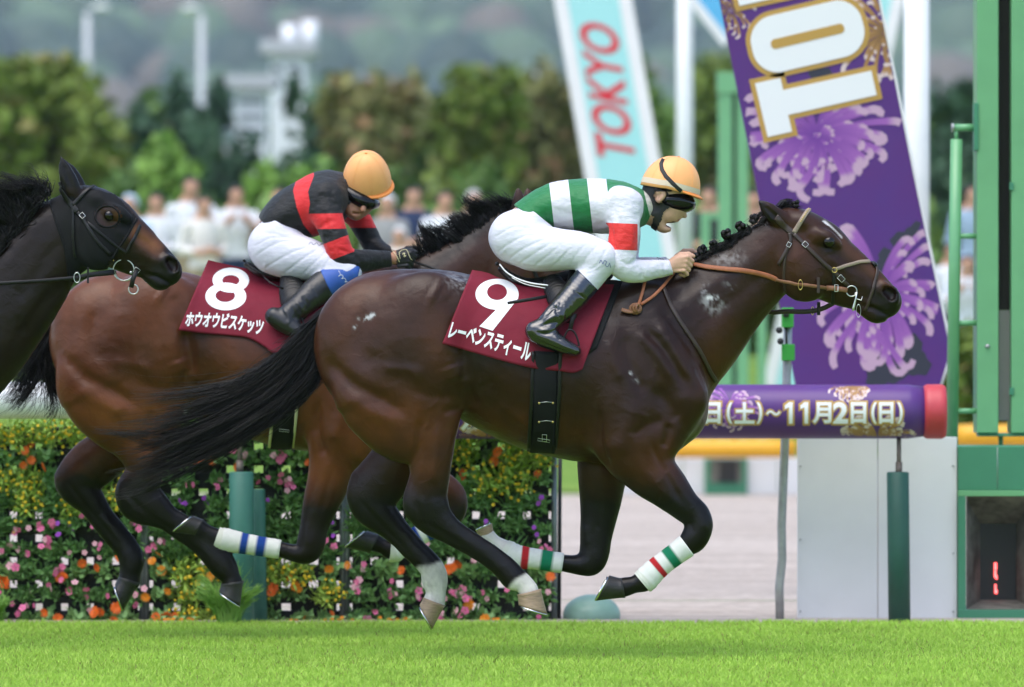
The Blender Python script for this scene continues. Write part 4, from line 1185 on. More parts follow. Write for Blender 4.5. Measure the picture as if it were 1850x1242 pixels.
spec9 = dict(
    Y=0.0, lo=(-.13, -.42, 1.22), hi=(.84, .42, 2.14),
    torso=[(938, 424, 46, 0, .145), (974, 381, 33, 0, .130), (1008, 373, 41, 0, .140), (1064, 372, 47, 0, .160), (1108, 374, 46, 0, .165), (1136, 376, 38, 0, .15), (1156, 376, 28, 0, .09)],
    pelvis=[(930, 428, 44, 0, .15), (938, 428, 47, 0, .155), (960, 408, 38, 0, .145), (980, 380, 32, 0, .13)],
    arms=[[(1126, 370, 28, -.15, .055), (1128, 415, 25, -.18, .05), (1124, 455, 24, -.195, .047), (1124, 478, 22, -.20, .043), (1140, 489, 20, -.185, .04), (1170, 488, 17, -.15, .035), (1212, 484, 11, -.105, .026)],
          [(1126, 370, 28, .15, .055), (1130, 415, 25, .18, .05), (1128, 455, 24, .195, .047), (1130, 478, 22, .20, .043), (1148, 487, 20, .185, .04), (1178, 484, 17, .15, .035), (1216, 478, 11, .105, .026)]],
    thighs=[[(935, 430, 44, -.09, .085), (965, 447, 40, -.12, .085), (1005, 451, 35, -.155, .075), (1050, 454, 31, -.19, .066), (1084, 468, 28, -.205, .06)],
            [(935, 430, 44, .09, .085), (965, 447, 40, .12, .085), (1005, 451, 35, .155, .075), (1050, 454, 31, .19, .066), (1084, 468, 28, .205, .06)]],
    shins=[[(1086, 468, 27, s * .205, .058), (1070, 495, 23, s * .21, .054), (1052, 518, 22, s * .225, .052), (1028, 546, 21, s * .25, .050), (1000, 575, 17, s * .285, .042), (985, 592, 16, s * .30, .04)] for s in (-1, 1)],
    feet=[[(966, 598, 13, s * .31, .030), (978, 606, 15, s * .312, .034), (1000, 616, 13, s * .315, .038), (1022, 627, 9.5, s * .315, .038), (1040, 634, 6, s * .312, .03)] for s in (-1, 1)],
    head=[([(1198, 348, 36, 0, .070), (1210, 352, 37, 0, .072), (1214, 368, 31, 0, .066), (1210, 384, 22, 0, .056)], .02),
          ([(1213, 384, 14, 0, .048), (1218, 392, 9, 0, .036), (1221, 397, 5, 0, .027)], .010),
          ([(1227, 374, 4.5, 0, .011), (1234, 385, 4.8, 0, .012), (1237, 390.5, 4.4, 0, .016)], .005),
          ([(1180, 390, 15, 0, .056), (1190, 405, 11.5, 0, .046), (1199, 413.5, 8, 0, .035), (1208, 414.5, 5, 0, .026)], .010),
          ([(1192, 346, 8, -.074, .010), (1197, 352, 7, -.079, .008), (1190, 362, 6, -.074, .009)], .005),
          ([(1192, 346, 8, .074, .010), (1197, 352, 7, .079, .008), (1190, 362, 6, .074, .009)], .005)],
    neck=[([(1150, 378, 27, 0, .065), (1172, 380, 24, 0, .056), (1190, 382, 22, 0, .052)], .03)],
    palms=[[(1206, 484, 10, s * .10, .024), (1220, 478, 13, s * .108, .020), (1232, 472, 14, s * .110, .018), (1238, 472, 13, s * .105, .018)] for s in (-1, 1)],
    hands=[(K9, -1), (lambda u, v: (1244 + u, 466 + v), 1)], hand_y=.105,
    cuts=[([(1232, 406.5, 4, 0, .024), (1215, 406, 4.6, 0, .026), (1204, 404.5, 2.4, 0, .024)], .003), ([(1193, 351, 3.5, -.086, .008), (1191, 358, 2.5, -.084, .007)], .003)],
    skin=skin9, silk=silk9, silk_mat=M_silk9,
    jersey_planes=[(P(951, 392), (-47, 0, -50)), (P(1168, 372), (1, 0, -.28) if False else (0.0, 0, 0.0001))][:1] + [(P(1212, 484), (1, 0, .3))],
    jersey_folds=[([(1101, 395), (1106, 425), (1112, 455)], 3.5, -6), ([(1120, 470), (1135, 478), (1150, 470)], 4, -5), ([(1150, 480), (1160, 492), (1158, 505)], 4, -4), ([(1185, 478), (1190, 490), (1186, 497)], 3, -3), ([(1200, 475), (1203, 486)], 3, -3),
                  ([(1103, 400), (1075, 405), (1040, 400)], 5, -3), ([(1098, 410), (1070, 416), (1020, 410)], 4, 3), ([(1060, 340), (1100, 345), (1130, 352)], 6, 2.5), ([(985, 370), (1020, 385), (1050, 390)], 6, -3), ([(1000, 350), (1030, 352)], 5, 2),
                  ([(1108, 380), (1120, 400), (1118, 420)], 4, -3), ([(1140, 390), (1142, 420), (1140, 450)], 4, 2.5), ([(1112, 460), (1120, 490)], 5, 4)],
    breech_planes=[(P(962, 380), (48, 0, 51))], knee_n=3,
    breech_folds=[([(975, 424), (940, 430), (900, 455)], 2.6, -5), ([(985, 432), (945, 450), (912, 474)], 2.6, -5), ([(995, 440), (960, 462), (935, 480)], 2.6, -4.5), ([(960, 412), (925, 412), (892, 430)], 2.6, -4), ([(950, 398), (920, 398), (898, 410)], 2.4, -3.5),
                  ([(1010, 446), (985, 466), (962, 484)], 2.6, -4), ([(1035, 446), (1010, 470), (995, 486)], 2.4, -4), ([(1060, 440), (1040, 462), (1030, 482)], 2.4, -3.5), ([(1085, 440), (1060, 465), (1052, 482)], 2.4, -4), ([(1098, 448), (1080, 478), (1062, 490)], 2.6, -5),
                  ([(990, 428), (1030, 432), (1075, 432)], 3.5, -3.5), ([(1095, 480), (1075, 490), (1058, 496)], 2.2, -2.5), ([(932, 470), (960, 478), (1000, 480)], 4, 3), ([(920, 440), (905, 462)], 3, 3), ([(1020, 455), (1000, 478)], 3, 3)],
    boot_plane=(P(1061, 507), (33, 0, 33)), boot_mat=M_boot, boottop_mat=M_boottop, boottop=(1046, 523, .70, -.70, 0),
    boot_folds=[([(1012, 560), (1000, 556), (985, 570)], 3, -6), ([(1018, 570), (1000, 572), (982, 582)], 3, 5), ([(1010, 582), (995, 584), (976, 590)], 3, -6), ([(1005, 592), (992, 596), (975, 598)], 3, 5), ([(1010, 545), (1005, 562), (1015, 575)], 3, -5),
                ([(1022, 552), (1016, 580)], 3, 4), ([(1000, 600), (985, 604), (970, 600)], 2.5, -4), ([(1016, 603), (1010, 612)], 3, -5), ([(962, 612), (1000, 628), (1030, 638)], 2, -3), ([(1036, 526), (1058, 540)], 1.8, -3)],
)
R9, VR9, QR9, BR9, BB9, _ = build_rider(spec9)
tag(R9, 'jockey in green and white hooped silks with red armbands shouting on the leading horse', 'jockey', 'jockeys crouched over their horses')
hm9, hp9 = helmet((1210, 344), 54, 62, 15, 0, .104, R9, brim=9)
rx, ry = to_px(VR9)
k = in_poly(rx, ry, [(1152, 322), (1200, 338), (1210, 352), (1212, 374), (1200, 384), (1186, 420), (1174, 420), (1180, 392), (1166, 384), (1156, 352)]) & ~(((rx - 1193) / 9.5) ** 2 + ((ry - 354) / 12) ** 2 < 1) & (VR9[:, 2] > 1.75)
v, f = shell(VR9, QR9, k, .005)
link('helmet_harness', mesh('helmet_harness', v, f), M_black, R9)
VG, QG = sdf_mesh('goggles', [(px_chain([(1207, 362, 18, 0, .086), (1222, 364, 22, 0, .083), (1237, 367, 18, 0, .068), (1245, 370, 12, 0, .055)]), .01)], (.58, -.11, 1.76), (.76, .1, 1.95), .004)
gg = link('goggles', mesh('goggles', VG, QG), M_lens, R9)
link('goggle_strap', strap_mesh('goggle_strap', [hp9(u, v_, 1.02) for u, v_ in ((-2.45, .62), (-2.30, .48), (-2.1, .35), (-1.85, .23), (-1.55, .12), (-1.2, .02))], [Vector((0, -1, .2))] * 6, .017, .003), M_black, gg)

# ---------------------------------------------------------------- rider of the second horse
def skin8(V, px, py):
    C = np.tile(np.array((.30, .145, .085)), (len(V), 1))
    C[(px > 704) & (px < 722) & (py > 440)] = (.42, .20, .12)
    C[(px > 716) & (py > 430)] = (.010, .010, .011)
    C[(py < 345) & (px > 600)] = (.01, .009, .008)
    return C
M_silk8 = layered('black_red_silk', (.0055, .0055, .006), [(.62, .018, .02)] * 4, .6)
def silk8(V, px, py, arm, arms):
    d, t = dist_poly(px, py, [(553, 316), (543, 345), (548, 372), (558, 400), (578, 426), (592, 440)])
    y1 = py + (px - 594) * .02; y2 = py + (px - 610) * .38
    near = (Y8 - V[:, 1]) * 400
    return [np.minimum(14 - 4 * t - d, -arm), np.minimum.reduce([arm, near, 640 - px, y1 - 386, 414 - y1]), np.minimum.reduce([arm, near, 640 - px, y2 - 432, 466 - y2]),
            np.minimum.reduce([arm, -near, py - 388, 412 - py])]
K8 = lambda u, v: (738 + u * .95, 464 + v * .95)
spec8 = dict(
    Y=Y8, lo=(-1.20, Y8 - .42, 1.24), hi=(-.36, Y8 + .42, 2.18),
    torso=[(504, 440, 46, 0, .15), (502, 404, 34, 0, .135), (526, 388, 43, 0, .15), (562, 374, 51, 0, .17), (588, 360, 49, 0, .175), (604, 354, 42, .01, .15), (622, 352, 28, .01, .08)],
    pelvis=[(497, 447, 46, 0, .15), (505, 443, 48, 0, .155), (510, 420, 40, 0, .15), (518, 400, 36, 0, .14)],
    arms=[[(592, 362, 28, -.15, .055), (592, 390, 25, -.18, .05), (606, 430, 22, -.21, .046), (618, 462, 21, -.22, .042), (640, 472, 19, -.20, .038), (672, 470, 16, -.15, .034), (709, 468, 11, -.105, .026)],
          [(622, 362, 28, .16, .055), (646, 392, 20, .19, .046), (662, 420, 17.5, .20, .040), (674, 442, 16, .19, .037), (694, 456, 13, .14, .032), (716, 462, 10, .105, .026)]],
    thighs=[[(500, 448, 46, s * .09, .085), (528, 462, 40, s * .12, .085), (560, 470, 34, s * .15, .075), (598, 481, 27, s * .185, .062), (624, 490, 21, s * .205, .052)] for s in (-1, 1)],
    shins=[[(630, 496, 20, s * .205, .050), (614, 502, 23, s * .21, .053), (592, 512, 24, s * .22, .052), (570, 528, 22, s * .24, .05), (545, 550, 18, s * .275, .043), (525, 566, 16, s * .295, .04)] for s in (-1, 1)],
    feet=[[(495, 572, 12, s * .305, .03), (508, 580, 14, s * .308, .034), (525, 590, 13, s * .31, .037), (540, 600, 9, s * .31, .036), (548, 606, 6, s * .308, .03)] for s in (-1, 1)],
    head=[([(656, 340, 34, -.02, .072), (652, 354, 32, -.04, .07), (648, 366, 27, -.06, .06), (644, 380, 18, -.075, .044)], .02),
          ([(630, 364, 14, -.065, .048), (635, 382, 11, -.085, .036), (643, 391, 7, -.09, .028)], .012),
          ([(657, 372, 5, -.125, .013), (656, 380, 5.5, -.13, .015)], .008),
          ([(624, 332, 7, -.086, .012), (622, 345, 5, -.084, .012)], .005)],
    neck=[([(610, 356, 28, 0, .07), (628, 356, 26, -.01, .06), (645, 356, 24, -.03, .056)], .03)],
    palms=[[(706, 468, 10, s * .10, .024), (718, 466, 13, s * .108, .021), (730, 464, 15, s * .110, .02), (738, 464, 14, s * .105, .02)] for s in (-1, 1)],
    hands=[(K8, -1), (lambda u, v: (744 + u * .95, 460 + v * .95), 1)], hand_y=.105,
    cuts=[([(638, 385, 2, -.118, .012), (652, 387, 2, -.122, .012)], .003)],
    skin=skin8, silk=silk8, silk_mat=M_silk8,
    jersey_planes=[(P(478, 404, Y8), (-.72, 0, -.69)), (P(708, 468, Y8), (1, 0, .1))],
    jersey_folds=[([(585, 380), (590, 410), (592, 435)], 4, -6), ([(560, 420), (580, 410), (600, 400)], 5, -4), ([(610, 450), (625, 455), (640, 462)], 4, -5), ([(640, 462), (652, 474), (650, 484)], 4, -4), ([(690, 460), (694, 478)], 3, -3), ([(520, 400), (550, 410), (580, 420)], 6, -4),
                  ([(500, 380), (530, 350), (560, 335)], 7, -3), ([(610, 375), (600, 360), (598, 340)], 5, -4)],
    breech_planes=[(P(492, 392, Y8), (.69, 0, .72))], knee_n=3,
    breech_folds=[([(560, 445), (520, 460), (470, 490)], 2.6, -5), ([(575, 450), (545, 470), (510, 496)], 2.6, -5), ([(590, 455), (565, 478), (545, 498)], 2.6, -4.5), ([(540, 436), (500, 440), (458, 465)], 2.6, -4), ([(520, 430), (490, 430), (460, 445)], 2.4, -3.5),
                  ([(600, 460), (588, 480), (578, 496)], 2.4, -4), ([(470, 420), (500, 424), (540, 436)], 3.5, -3.5), ([(480, 470), (478, 490)], 3, 3)],
    boot_plane=(P(604, 507, Y8), (.86, 0, .42)), boot_mat=M_boot8, boottop=(2000, 2000, 1, 1, 0),
    boot_folds=[([(545, 535), (555, 548), (552, 562)], 3, -5), ([(535, 545), (545, 560), (540, 572)], 3, 5), ([(525, 552), (534, 568), (530, 580)], 3, -5), ([(512, 558), (522, 575), (520, 588)], 2.5, 4), ([(560, 515), (575, 535)], 2, -3), ([(488, 585), (510, 598), (535, 610)], 2, -3)],
)
R8, VR8, QR8, BR8, BB8, _ = build_rider(spec8)
tag(R8, 'jockey in black silks with red hoops looking down, on the second horse', 'jockey', 'jockeys crouched over their horses')
hm8, hp8 = helmet((663, 334), 46, 68, 22, Y8 - .03, .104, R8, yaw=-.5, roll=.72, band=False, brim=6)
rx, ry = to_px(VR8)
k = in_poly(rx, ry, [(612, 318), (640, 334), (640, 362), (630, 372), (618, 360)]) & (VR8[:, 2] > 1.6) & ~(((rx - 621) / 7) ** 2 + ((ry - 338) / 9) ** 2 < 1)
v, f = shell(VR8, QR8, k, .005)
link('helmet_harness', mesh('helmet_harness', v, f), M_black, R8)
VG, QG = sdf_mesh('goggles', [(px_chain([(626, 344, 10, -.085, .03), (640, 355, 13, -.105, .034), (656, 364, 13, -.110, .036), (670, 368, 11, -.095, .034), (679, 369, 8, -.05, .036)], y=Y8), .01)], (-.84, Y8 - .20, 1.80), (-.52, Y8 + .06, 2.08), .004)
gg = link('goggles', mesh('goggles', VG, QG), M_lens, R8)
# blue knee band and glove trim
bx, by = to_px(VR8)
VK, QK = sdf_mesh('knee_band', [(px_chain(spec8['shins'][0], y=Y8), .01)], P(560, 540, Y8 - .32), P(670, 450, Y8 - .08), .0045, [(P(592, 512, Y8), (-.86, 0, -.42)), (P(651, 494, Y8), (.86, 0, -.2))], grow=.013)
kb = link('knee_band', mesh('knee_band', VK, QK), M_blue, R8)
BVK = bvh_of(VK, QK)
def surf_curve(bvh, pts, lift, r, name, m, parent, sub=5, seg=5):
    q = []
    for p in catmull(np.array(pts, float), sub):
        h, n = ray(bvh, p[0], p[1], lift=lift)
        if h is not None: q.append(h)
    if len(q) > 1: return link(name, tube_mesh(name, q, r, seg), m, parent)
surf_curve(BVK, [(612, 490), (615, 496), (611, 500), (617, 497), (620, 501), (617, 504), (622, 503), (625, 507), (623, 510), (628, 509)], .001, .0011, 'script_mark', M_whitec, kb)
surf_curve(BR8, [(708, 452), (716, 462), (722, 474)], .002, .0014, 'glove_trim', M_gold, R8)
surf_curve(BR8, [(723, 468), (722, 456), (734, 452), (741, 466), (744, 470)], .002, .0014, 'glove_trim', M_gold, R8)
surf_curve(BR8, [(727, 460), (731, 458), (730, 464), (734, 462)], .002, .0022, 'glove_emblem', M_gold, R8)
surf_curve(BB9, [(1083, 476), (1086, 470), (1089, 477), (1092, 471), (1096, 474), (1093, 479), (1098, 482), (1101, 476), (1103, 484)], .001, .0010, 'script_mark', M_ink, R9)
surf_curve(BB8, [(558, 442), (562, 438), (566, 443), (572, 439), (576, 444), (582, 441), (588, 445)], .001, .0010, 'script_mark', M_black, R8)
# ================================================================== TACK
M_cloth = mat('maroon_number_cloth', (.165, .010, .024), rough=.75, spec=.25, var=.10, vscale=14, bump=.25, bscale=500, bump2=.25, b2scale=9)
M_white = mat('white_print', (.80, .80, .80), rough=.7)
M_leather = mat('brown_leather', (.035, .020, .014), rough=.45, var=.3, vscale=50, bump=.2, bscale=150)
M_dleather = mat('black_leather', (.007, .0065, .0065), spec=.35, rough=.45, var=.3, vscale=50, bump=.2, bscale=150)
M_orange = mat('orange_leather_rein', (.30, .095, .035), rough=.6, var=.2, vscale=60, bump=.4, bscale=400)
M_tan = mat('tan_leather', (.22, .095, .045), rough=.55, var=.2, vscale=60)
M_beige = mat('beige_browband', (.28, .21, .16), rough=.6, var=.25, vscale=200)
M_brass = mat('brass', (.65, .48, .16), rough=.3, metal=1.0)
M_cream = mat('cream_elastic', (.52, .48, .30), rough=.7)
M_elastic = mat('black_elastic', (.006, .006, .0065), spec=.25, rough=.75, var=.25, vscale=80, bump=.3, bscale=300)
M_hood = mat('black_hood_cloth', (.006, .006, .0065), spec=.25, rough=.75, var=.25, vscale=60, bump=.3, bscale=320)
M_alu = mat('aluminium_bit', (.62, .63, .62), rough=.3, metal=.9)

def surf_path(bvh, pts, lift=.004, sub=6, y=None, smooth=2):
    C = catmull(np.array(pts, float)[:, :2], sub); out = []; nr = []
    for c in C:
        h, n = ray(bvh, c[0], c[1])
        out.append(None if h is None else h + n * lift); nr.append(n)
    good = [i for i, o in enumerate(out) if o is not None]
    for i in range(len(out)):
        if out[i] is None:
            g = min(good, key=lambda k: abs(k - i)); out[i] = P(C[i][0], C[i][1], out[g].y); nr[i] = nr[g]
    for _ in range(smooth):
        ys = [o.y for o in out]
        for i in range(1, len(out) - 1):
            yy = min(out[i].y, (ys[i - 1] + ys[i] + ys[i + 1]) / 3)
            d = (CAM_D + yy) / (CAM_D + out[i].y)
            out[i] = Vector((out[i].x * d, yy, CAM_H + (out[i].z - CAM_H) * d))
    return out, nr
def strap(name, bvh, pts, wpx, m, parent, lift=.004, thick=.004, sub=6, mirror=None):
    q, n = surf_path(bvh, pts, lift, sub)
    w = wpx * SC(q[0].y)
    me = strap_mesh(name, q, n, w, thick)
    o = link(name, me, m, parent)
    if mirror is not None:
        q2 = [Vector((p.x, 2 * mirror - p.y, p.z)) for p in q]; n2 = [Vector((k.x, -k.y, k.z)) for k in n]
        link(name, strap_mesh(name, q2, n2, w, thick), m, parent)
    return o
def torus(name, c, r, tube, m, parent, axis='Y', squash=1.0, seg=28, tilt=0.0):
    V = []; Fc = []; ct, st = math.cos(tilt), math.sin(tilt)
    for i in range(seg):
        a = 2 * math.pi * i / seg
        for k in range(8):
            b = 2 * math.pi * k / 8
            x, y, z = (r + tube * math.cos(b)) * math.cos(a) * squash, tube * math.sin(b), (r + tube * math.cos(b)) * math.sin(a)
            x, y = x * ct - y * st, x * st + y * ct
            V.append(Vector(c) + Vector((x, y, z)))
    for i in range(seg):
        for k in range(8):
            Fc.append((i * 8 + k, i * 8 + (k + 1) % 8, ((i + 1) % seg) * 8 + (k + 1) % 8, ((i + 1) % seg) * 8 + k))
    return link(name, mesh(name, V, Fc), m, parent)
def buckle(bvh, px, py, w, h, ang, m, parent, lift=.006):
    p, n = ray(bvh, px, py, lift=lift)
    if p is None: return
    n = n.normalized(); ux = Vector((math.cos(R(ang)), 0, -math.sin(R(ang)))); ux = (ux - n * ux.dot(n)).normalized(); uy = n.cross(ux)
    s = SC(p.y); c = [p + ux * (sx * w * s / 2) + uy * (sy * h * s / 2) for sx, sy in ((-1, -1), (1, -1), (1, 1), (-1, 1), (-1, -1), (1, -1))]
    link('buckle', tube_mesh('buckle', c, .0013, 6), m, parent)

def drape(name, bvh, top, bottom, lift, parent, m, nu=56, nv=30, ripple=None, Yc=0.0, thick=.003, over=True):
    """cloth hung over a body: edges given in photo pixels; returns object and a bvh of its outer face"""
    T = catmull(np.array(top, float), 8); B = catmull(np.array(bottom, float), 8)
    def along(C, t):
        L = np.concatenate([[0], np.cumsum(np.hypot(*np.diff(C, axis=0).T))]); L /= L[-1]
        return np.array([np.interp(t, L, C[:, 0]), np.interp(t, L, C[:, 1])])
    Yg = np.full((nv + 1, nu + 1), np.nan); XY = np.zeros((nv + 1, nu + 1, 2))
    for i in range(nv + 1):
        for j in range(nu + 1):
            a = along(T, j / nu); b = along(B, j / nu); q = a + (b - a) * (i / nv)
            XY[i, j] = q
            h, n = ray(bvh, q[0], q[1])
            if h is not None: Yg[i, j] = h.y - lift
    # fill and smooth, never inside the body
    base = Yg.copy()
    for i in range(nv + 1):
        row = Yg[i]; ok = ~np.isnan(row)
        if ok.any(): Yg[i] = np.interp(np.arange(nu + 1), np.where(ok)[0], row[ok])
    for i in range(1, nv + 1):
        if np.isnan(Yg[i]).any(): Yg[i] = Yg[i - 1]
    for i in range(nv - 1, -1, -1):
        if np.isnan(Yg[i]).any(): Yg[i] = Yg[i + 1]
    for _ in range(6):
        Pd = np.pad(Yg, 1, mode='edge')
        av = (Pd[:-2, 1:-1] + Pd[2:, 1:-1] + Pd[1:-1, :-2] + Pd[1:-1, 2:]) / 4
        Yg = np.where(np.isnan(base), av, np.minimum(av, base))
    if ripple is not None:
        for i in range(nv + 1):
            for j in range(nu + 1): Yg[i, j] -= ripple(j / nu, i / nv, XY[i, j])
    V = []; Fc = []; w = nu + 1
    for i in range(nv + 1):
        for j in range(nu + 1): V.append(P(XY[i, j, 0], XY[i, j, 1], Yg[i, j]))
    n0 = len(V)
    outer = [(i * w + j, i * w + j + 1, (i + 1) * w + j + 1, (i + 1) * w + j) for i in range(nv) for j in range(nu)]
    bv = BVHTree.FromPolygons([tuple(v) for v in V], outer)
    V += [v + Vector((0, thick, 0)) for v in V]
    Fc = outer + [tuple(n0 + k for k in f[::-1]) for f in outer]
    rim = [j for j in range(nu)] 
    for j in range(nu):
        Fc.append((j + 1, j, n0 + j, n0 + j + 1)); b = nv * w + j; Fc.append((b, b + 1, n0 + b + 1, n0 + b))
    for i in range(nv):
        a = i * w; Fc.append((a, a + w, n0 + a + w, n0 + a)); a = i * w + nu; Fc.append((a + w, a, n0 + a, n0 + a + w))
    if over:                                   # the half on the far side of the horse, joined over the back
        k0 = len(V)
        V += [Vector((v.x, 2 * Yc - v.y, v.z)) for v in V[:n0]]
        Fc += [tuple(k0 + k for k in f[::-1]) for f in outer]
        for j in range(nu): Fc.append((j, j + 1, k0 + j + 1, k0 + j))
    o = link(name, mesh(name, V, Fc), m, parent)
    return o, bv
def stamp(name, polys, bv, lift, m, parent, maxlen=7.0):
    """flat print: 2-D pixel polygons (triangles or quads) laid on a cloth"""
    V = []; Fc = []; work = [list(p) for p in polys]; polys = []
    while work:
        p = work.pop()
        if len(p) == 3:
            e = [math.hypot(p[i][0] - p[(i + 1) % 3][0], p[i][1] - p[(i + 1) % 3][1]) for i in range(3)]; k = e.index(max(e))
            if e[k] > maxlen:
                a, b, c = p[k], p[(k + 1) % 3], p[(k + 2) % 3]; m_ = ((a[0] + b[0]) / 2, (a[1] + b[1]) / 2)
                work += [[a, m_, c], [m_, b, c]]; continue
        polys.append(p)
    for poly in polys:
        idx = []
        for q in poly:
            h, n = ray(bv, q[0], q[1])
            if h is None: continue
            idx.append(len(V)); V.append(h + Vector((0, -lift, 0)))
        if len(idx) >= 3: Fc.append(tuple(idx))
    return link(name, mesh(name, V, Fc, smooth=False), m, parent)
def ring_polys(co, ro, ci, ri, n=44, rad=3, rot=0.0):
    out = []
    for k in range(n):
        for r in range(rad):
            q = []
            for (kk, rr) in ((k, r), (k + 1, r), (k + 1, r + 1), (k, r + 1)):
                a = 2 * math.pi * kk / n; t = rr / rad
                x0, y0 = ci[0] + ri[0] * math.cos(a), ci[1] + ri[1] * math.sin(a); x1, y1 = co[0] + ro[0] * math.cos(a), co[1] + ro[1] * math.sin(a)
                q.append((x0 + (x1 - x0) * t, y0 + (y1 - y0) * t))
            out.append(q)
    return out
def quad_polys(a, b, c, d, n=8, m=5):
    a, b, c, d = map(np.array, (a, b, c, d)); out = []
    f = lambda u, v: tuple((a * (1 - u) + b * u) * (1 - v) + (d * (1 - u) + c * u) * v)
    for i in range(n):
        for j in range(m): out.append([f(i / n, j / m), f((i + 1) / n, j / m), f((i + 1) / n, (j + 1) / m), f(i / n, (j + 1) / m)])
    return out
def text_polys(body, fx, bold=.02):
    """each character's triangles in unit text space, mapped by fx(u, v) with u along the line 0..1 and v up 0..1"""
    me = text_mesh('lettering', body, 1.0, bold, 'LEFT')
    import bmesh
    bm = bmesh.new(); bm.from_mesh(me); bmesh.ops.triangulate(bm, faces=bm.faces[:])
    xs = [v.co.x for v in bm.verts]; ys = [v.co.y for v in bm.verts]
    x0, x1, y0, y1 = min(xs), max(xs), min(ys), max(ys)
    out = [[fx((v.co.x - x0) / (x1 - x0), (v.co.y - y0) / (y1 - y0)) for v in f.verts] for f in bm.faces]
    bm.free(); bpy.data.meshes.remove(me)
    return out

# ---------------------------------------------------------------- winner: number cloth
def ripple9(u, v, q):
    r = .010 * math.exp(-((q[0] - (1112 - 62 * v * 1.0)) / 16) ** 2) * v + .004 * math.sin(u * 9 + v * 3) * v + .003 * math.sin(u * 23 + 1) * v * v
    r += .012 * v ** 3 * (0.5 + .5 * math.sin(u * 6.5 + .5))
    return r
NC9 = empty('number_cloth', P(960, 560, -.25))
NC9.location = (0, 0, 0)
c9, CB9 = drape('cloth', BV9, [(853, 488), (880, 493), (905, 503), (960, 515), (1040, 512), (1113, 506)], [(799, 621), (844, 634), (910, 653), (964, 666), (1012, 671), (1036, 674), (1052, 668)], .012, NC9, M_cloth, ripple=ripple9, Yc=Y9)
tag(NC9, 'maroon saddle cloth with a white 9 on the leading horse', 'saddle cloth', 'numbered saddle cloths')
stamp('number', ring_polys((898, 532), (39, 28), (898, 528), (18, 14.5)), CB9, .0012, M_white, NC9)
stamp('number', quad_polys((903, 553), (937, 538), (890, 598), (866, 590), 5, 8), CB9, .0018, M_white, NC9)
def fx9(u, v):
    bx, by = 808 + 148 * u, 612 + 36 * u + 8 * u * u
    return (bx + 9 * v * (1 - .3 * u), by - (30 + 4 * u) * v)
stamp('name_lettering', text_polys('レーベンスティール', fx9, .035), CB9, .0022, M_white, NC9)
strap('name_lettering', CB9, [(1012, 640), (1022, 642), (1028, 640)], 2.2, M_gold, NC9, lift=.001, thick=.001)
for k, tx in enumerate((1029, 1040, 1045, 1049)): strap('name_lettering', CB9, [(tx, 650 - k), (tx, 658 - k * .5)], 2.4, M_white, NC9, lift=.001, thick=.001)

# ---------------------------------------------------------------- winner: saddle, girth, stirrups
SD9 = empty('race_saddle')
tag(SD9, 'small black racing saddle with white piping and stirrups under the green and white jockey', 'saddle', 'racing saddles')
ch = [(px_chain([(905, 486, 6, 0, .085), (930, 505, 9, 0, .10), (960, 513, 10, 0, .105), (1000, 508, 12, 0, .10), (1050, 498, 14, 0, .09), (1095, 494, 14, 0, .07)]), .02)]
for sg in (-1, 1):
    ch.append((px_chain([(1000, 515, 20, sg * .135, .016), (1012, 540, 24, sg * .205, .013), (1024, 565, 20, sg * .25, .012)]), .015))
    ch.append((px_chain([(1050, 500, 24, sg * .13, .016), (1046, 520, 24, sg * .18, .013), (1036, 540, 18, sg * .22, .012)]), .015))
VS, QS = sdf_mesh('seat', ch, (-.1, -.34, 1.3), (.5, .34, 1.72), .0058)
link('seat', mesh('seat', VS, QS), M_dleather, SD9)
BS9 = bvh_of(VS, QS)
for pts, r in (([(903, 478), (915, 492), (935, 504), (960, 512), (990, 516)], .0032), ([(925, 502), (950, 514), (985, 521)], .0022)):
    q = [P(p[0], p[1], -.112 - .04 * k / len(pts)) for k, p in enumerate(catmull(np.array(pts, float), 4))]
    link('piping', tube_mesh('piping', q, r, 6), M_whitec, SD9)
    link('piping', tube_mesh('piping', [Vector((p.x, -p.y, p.z)) for p in q], r, 6), M_whitec, SD9)
link('cantle', tube_mesh('cantle', [P(898, 477, y) for y in (-.09, -.05, 0, .05, .09)] , [.006, .008, .009, .008, .006], 8), M_dleather, SD9)
link('strap_end', strap_mesh('strap_end', [P(917, 548, -.30), P(935, 545, -.305), P(960, 541, -.30), P(988, 536, -.27)], [Vector((0, -1, 0))] * 4, [.011, .014, .014, .014], .004), M_dleather, SD9)
def mirror_strap(name, q, n, w, th, m, parent, yc):
    link(name, strap_mesh(name, q, n, w, th), m, parent)
    link(name, strap_mesh(name, [Vector((p.x, 2 * yc - p.y, p.z)) for p in q], [Vector((k.x, -k.y, k.z)) for k in n], w, th), m, parent)
def girth(pts, wpx, bvh, parent, yc, edge=None):
    q, n = surf_path(bvh, pts, .007, 6)
    for i in range(len(q)):
        q[i].y = q[i].y - .012 * max(0, 1 - i / 4)
    w = wpx * SC(yc)
    low = [Vector((q[-1].x, yc + (q[-1].y - yc) * t, q[-1].z - .012 * (1 - t))) for t in (.66, .33)]
    qq = q + low + [Vector((p.x, 2 * yc - p.y, p.z)) for p in low[::-1]] + [Vector((p.x, 2 * yc - p.y, p.z)) for p in q[::-1]]
    nn = n + [Vector((0, -.4, -1)), Vector((0, -.1, -1)), Vector((0, .1, -1)), Vector((0, .4, -1))] + [Vector((k.x, -k.y, k.z)) for k in n[::-1]]
    link('girth', strap_mesh('girth', qq, nn, w, .006), M_elastic, parent)
    for sd in (-1, 1):
        e = [a + Vector((sd * w * .53, -.002, 0)) for a in q]
        link('girth_edging', strap_mesh('girth_edging', e, n, w * .14, .006), edge or M_dleather, parent)
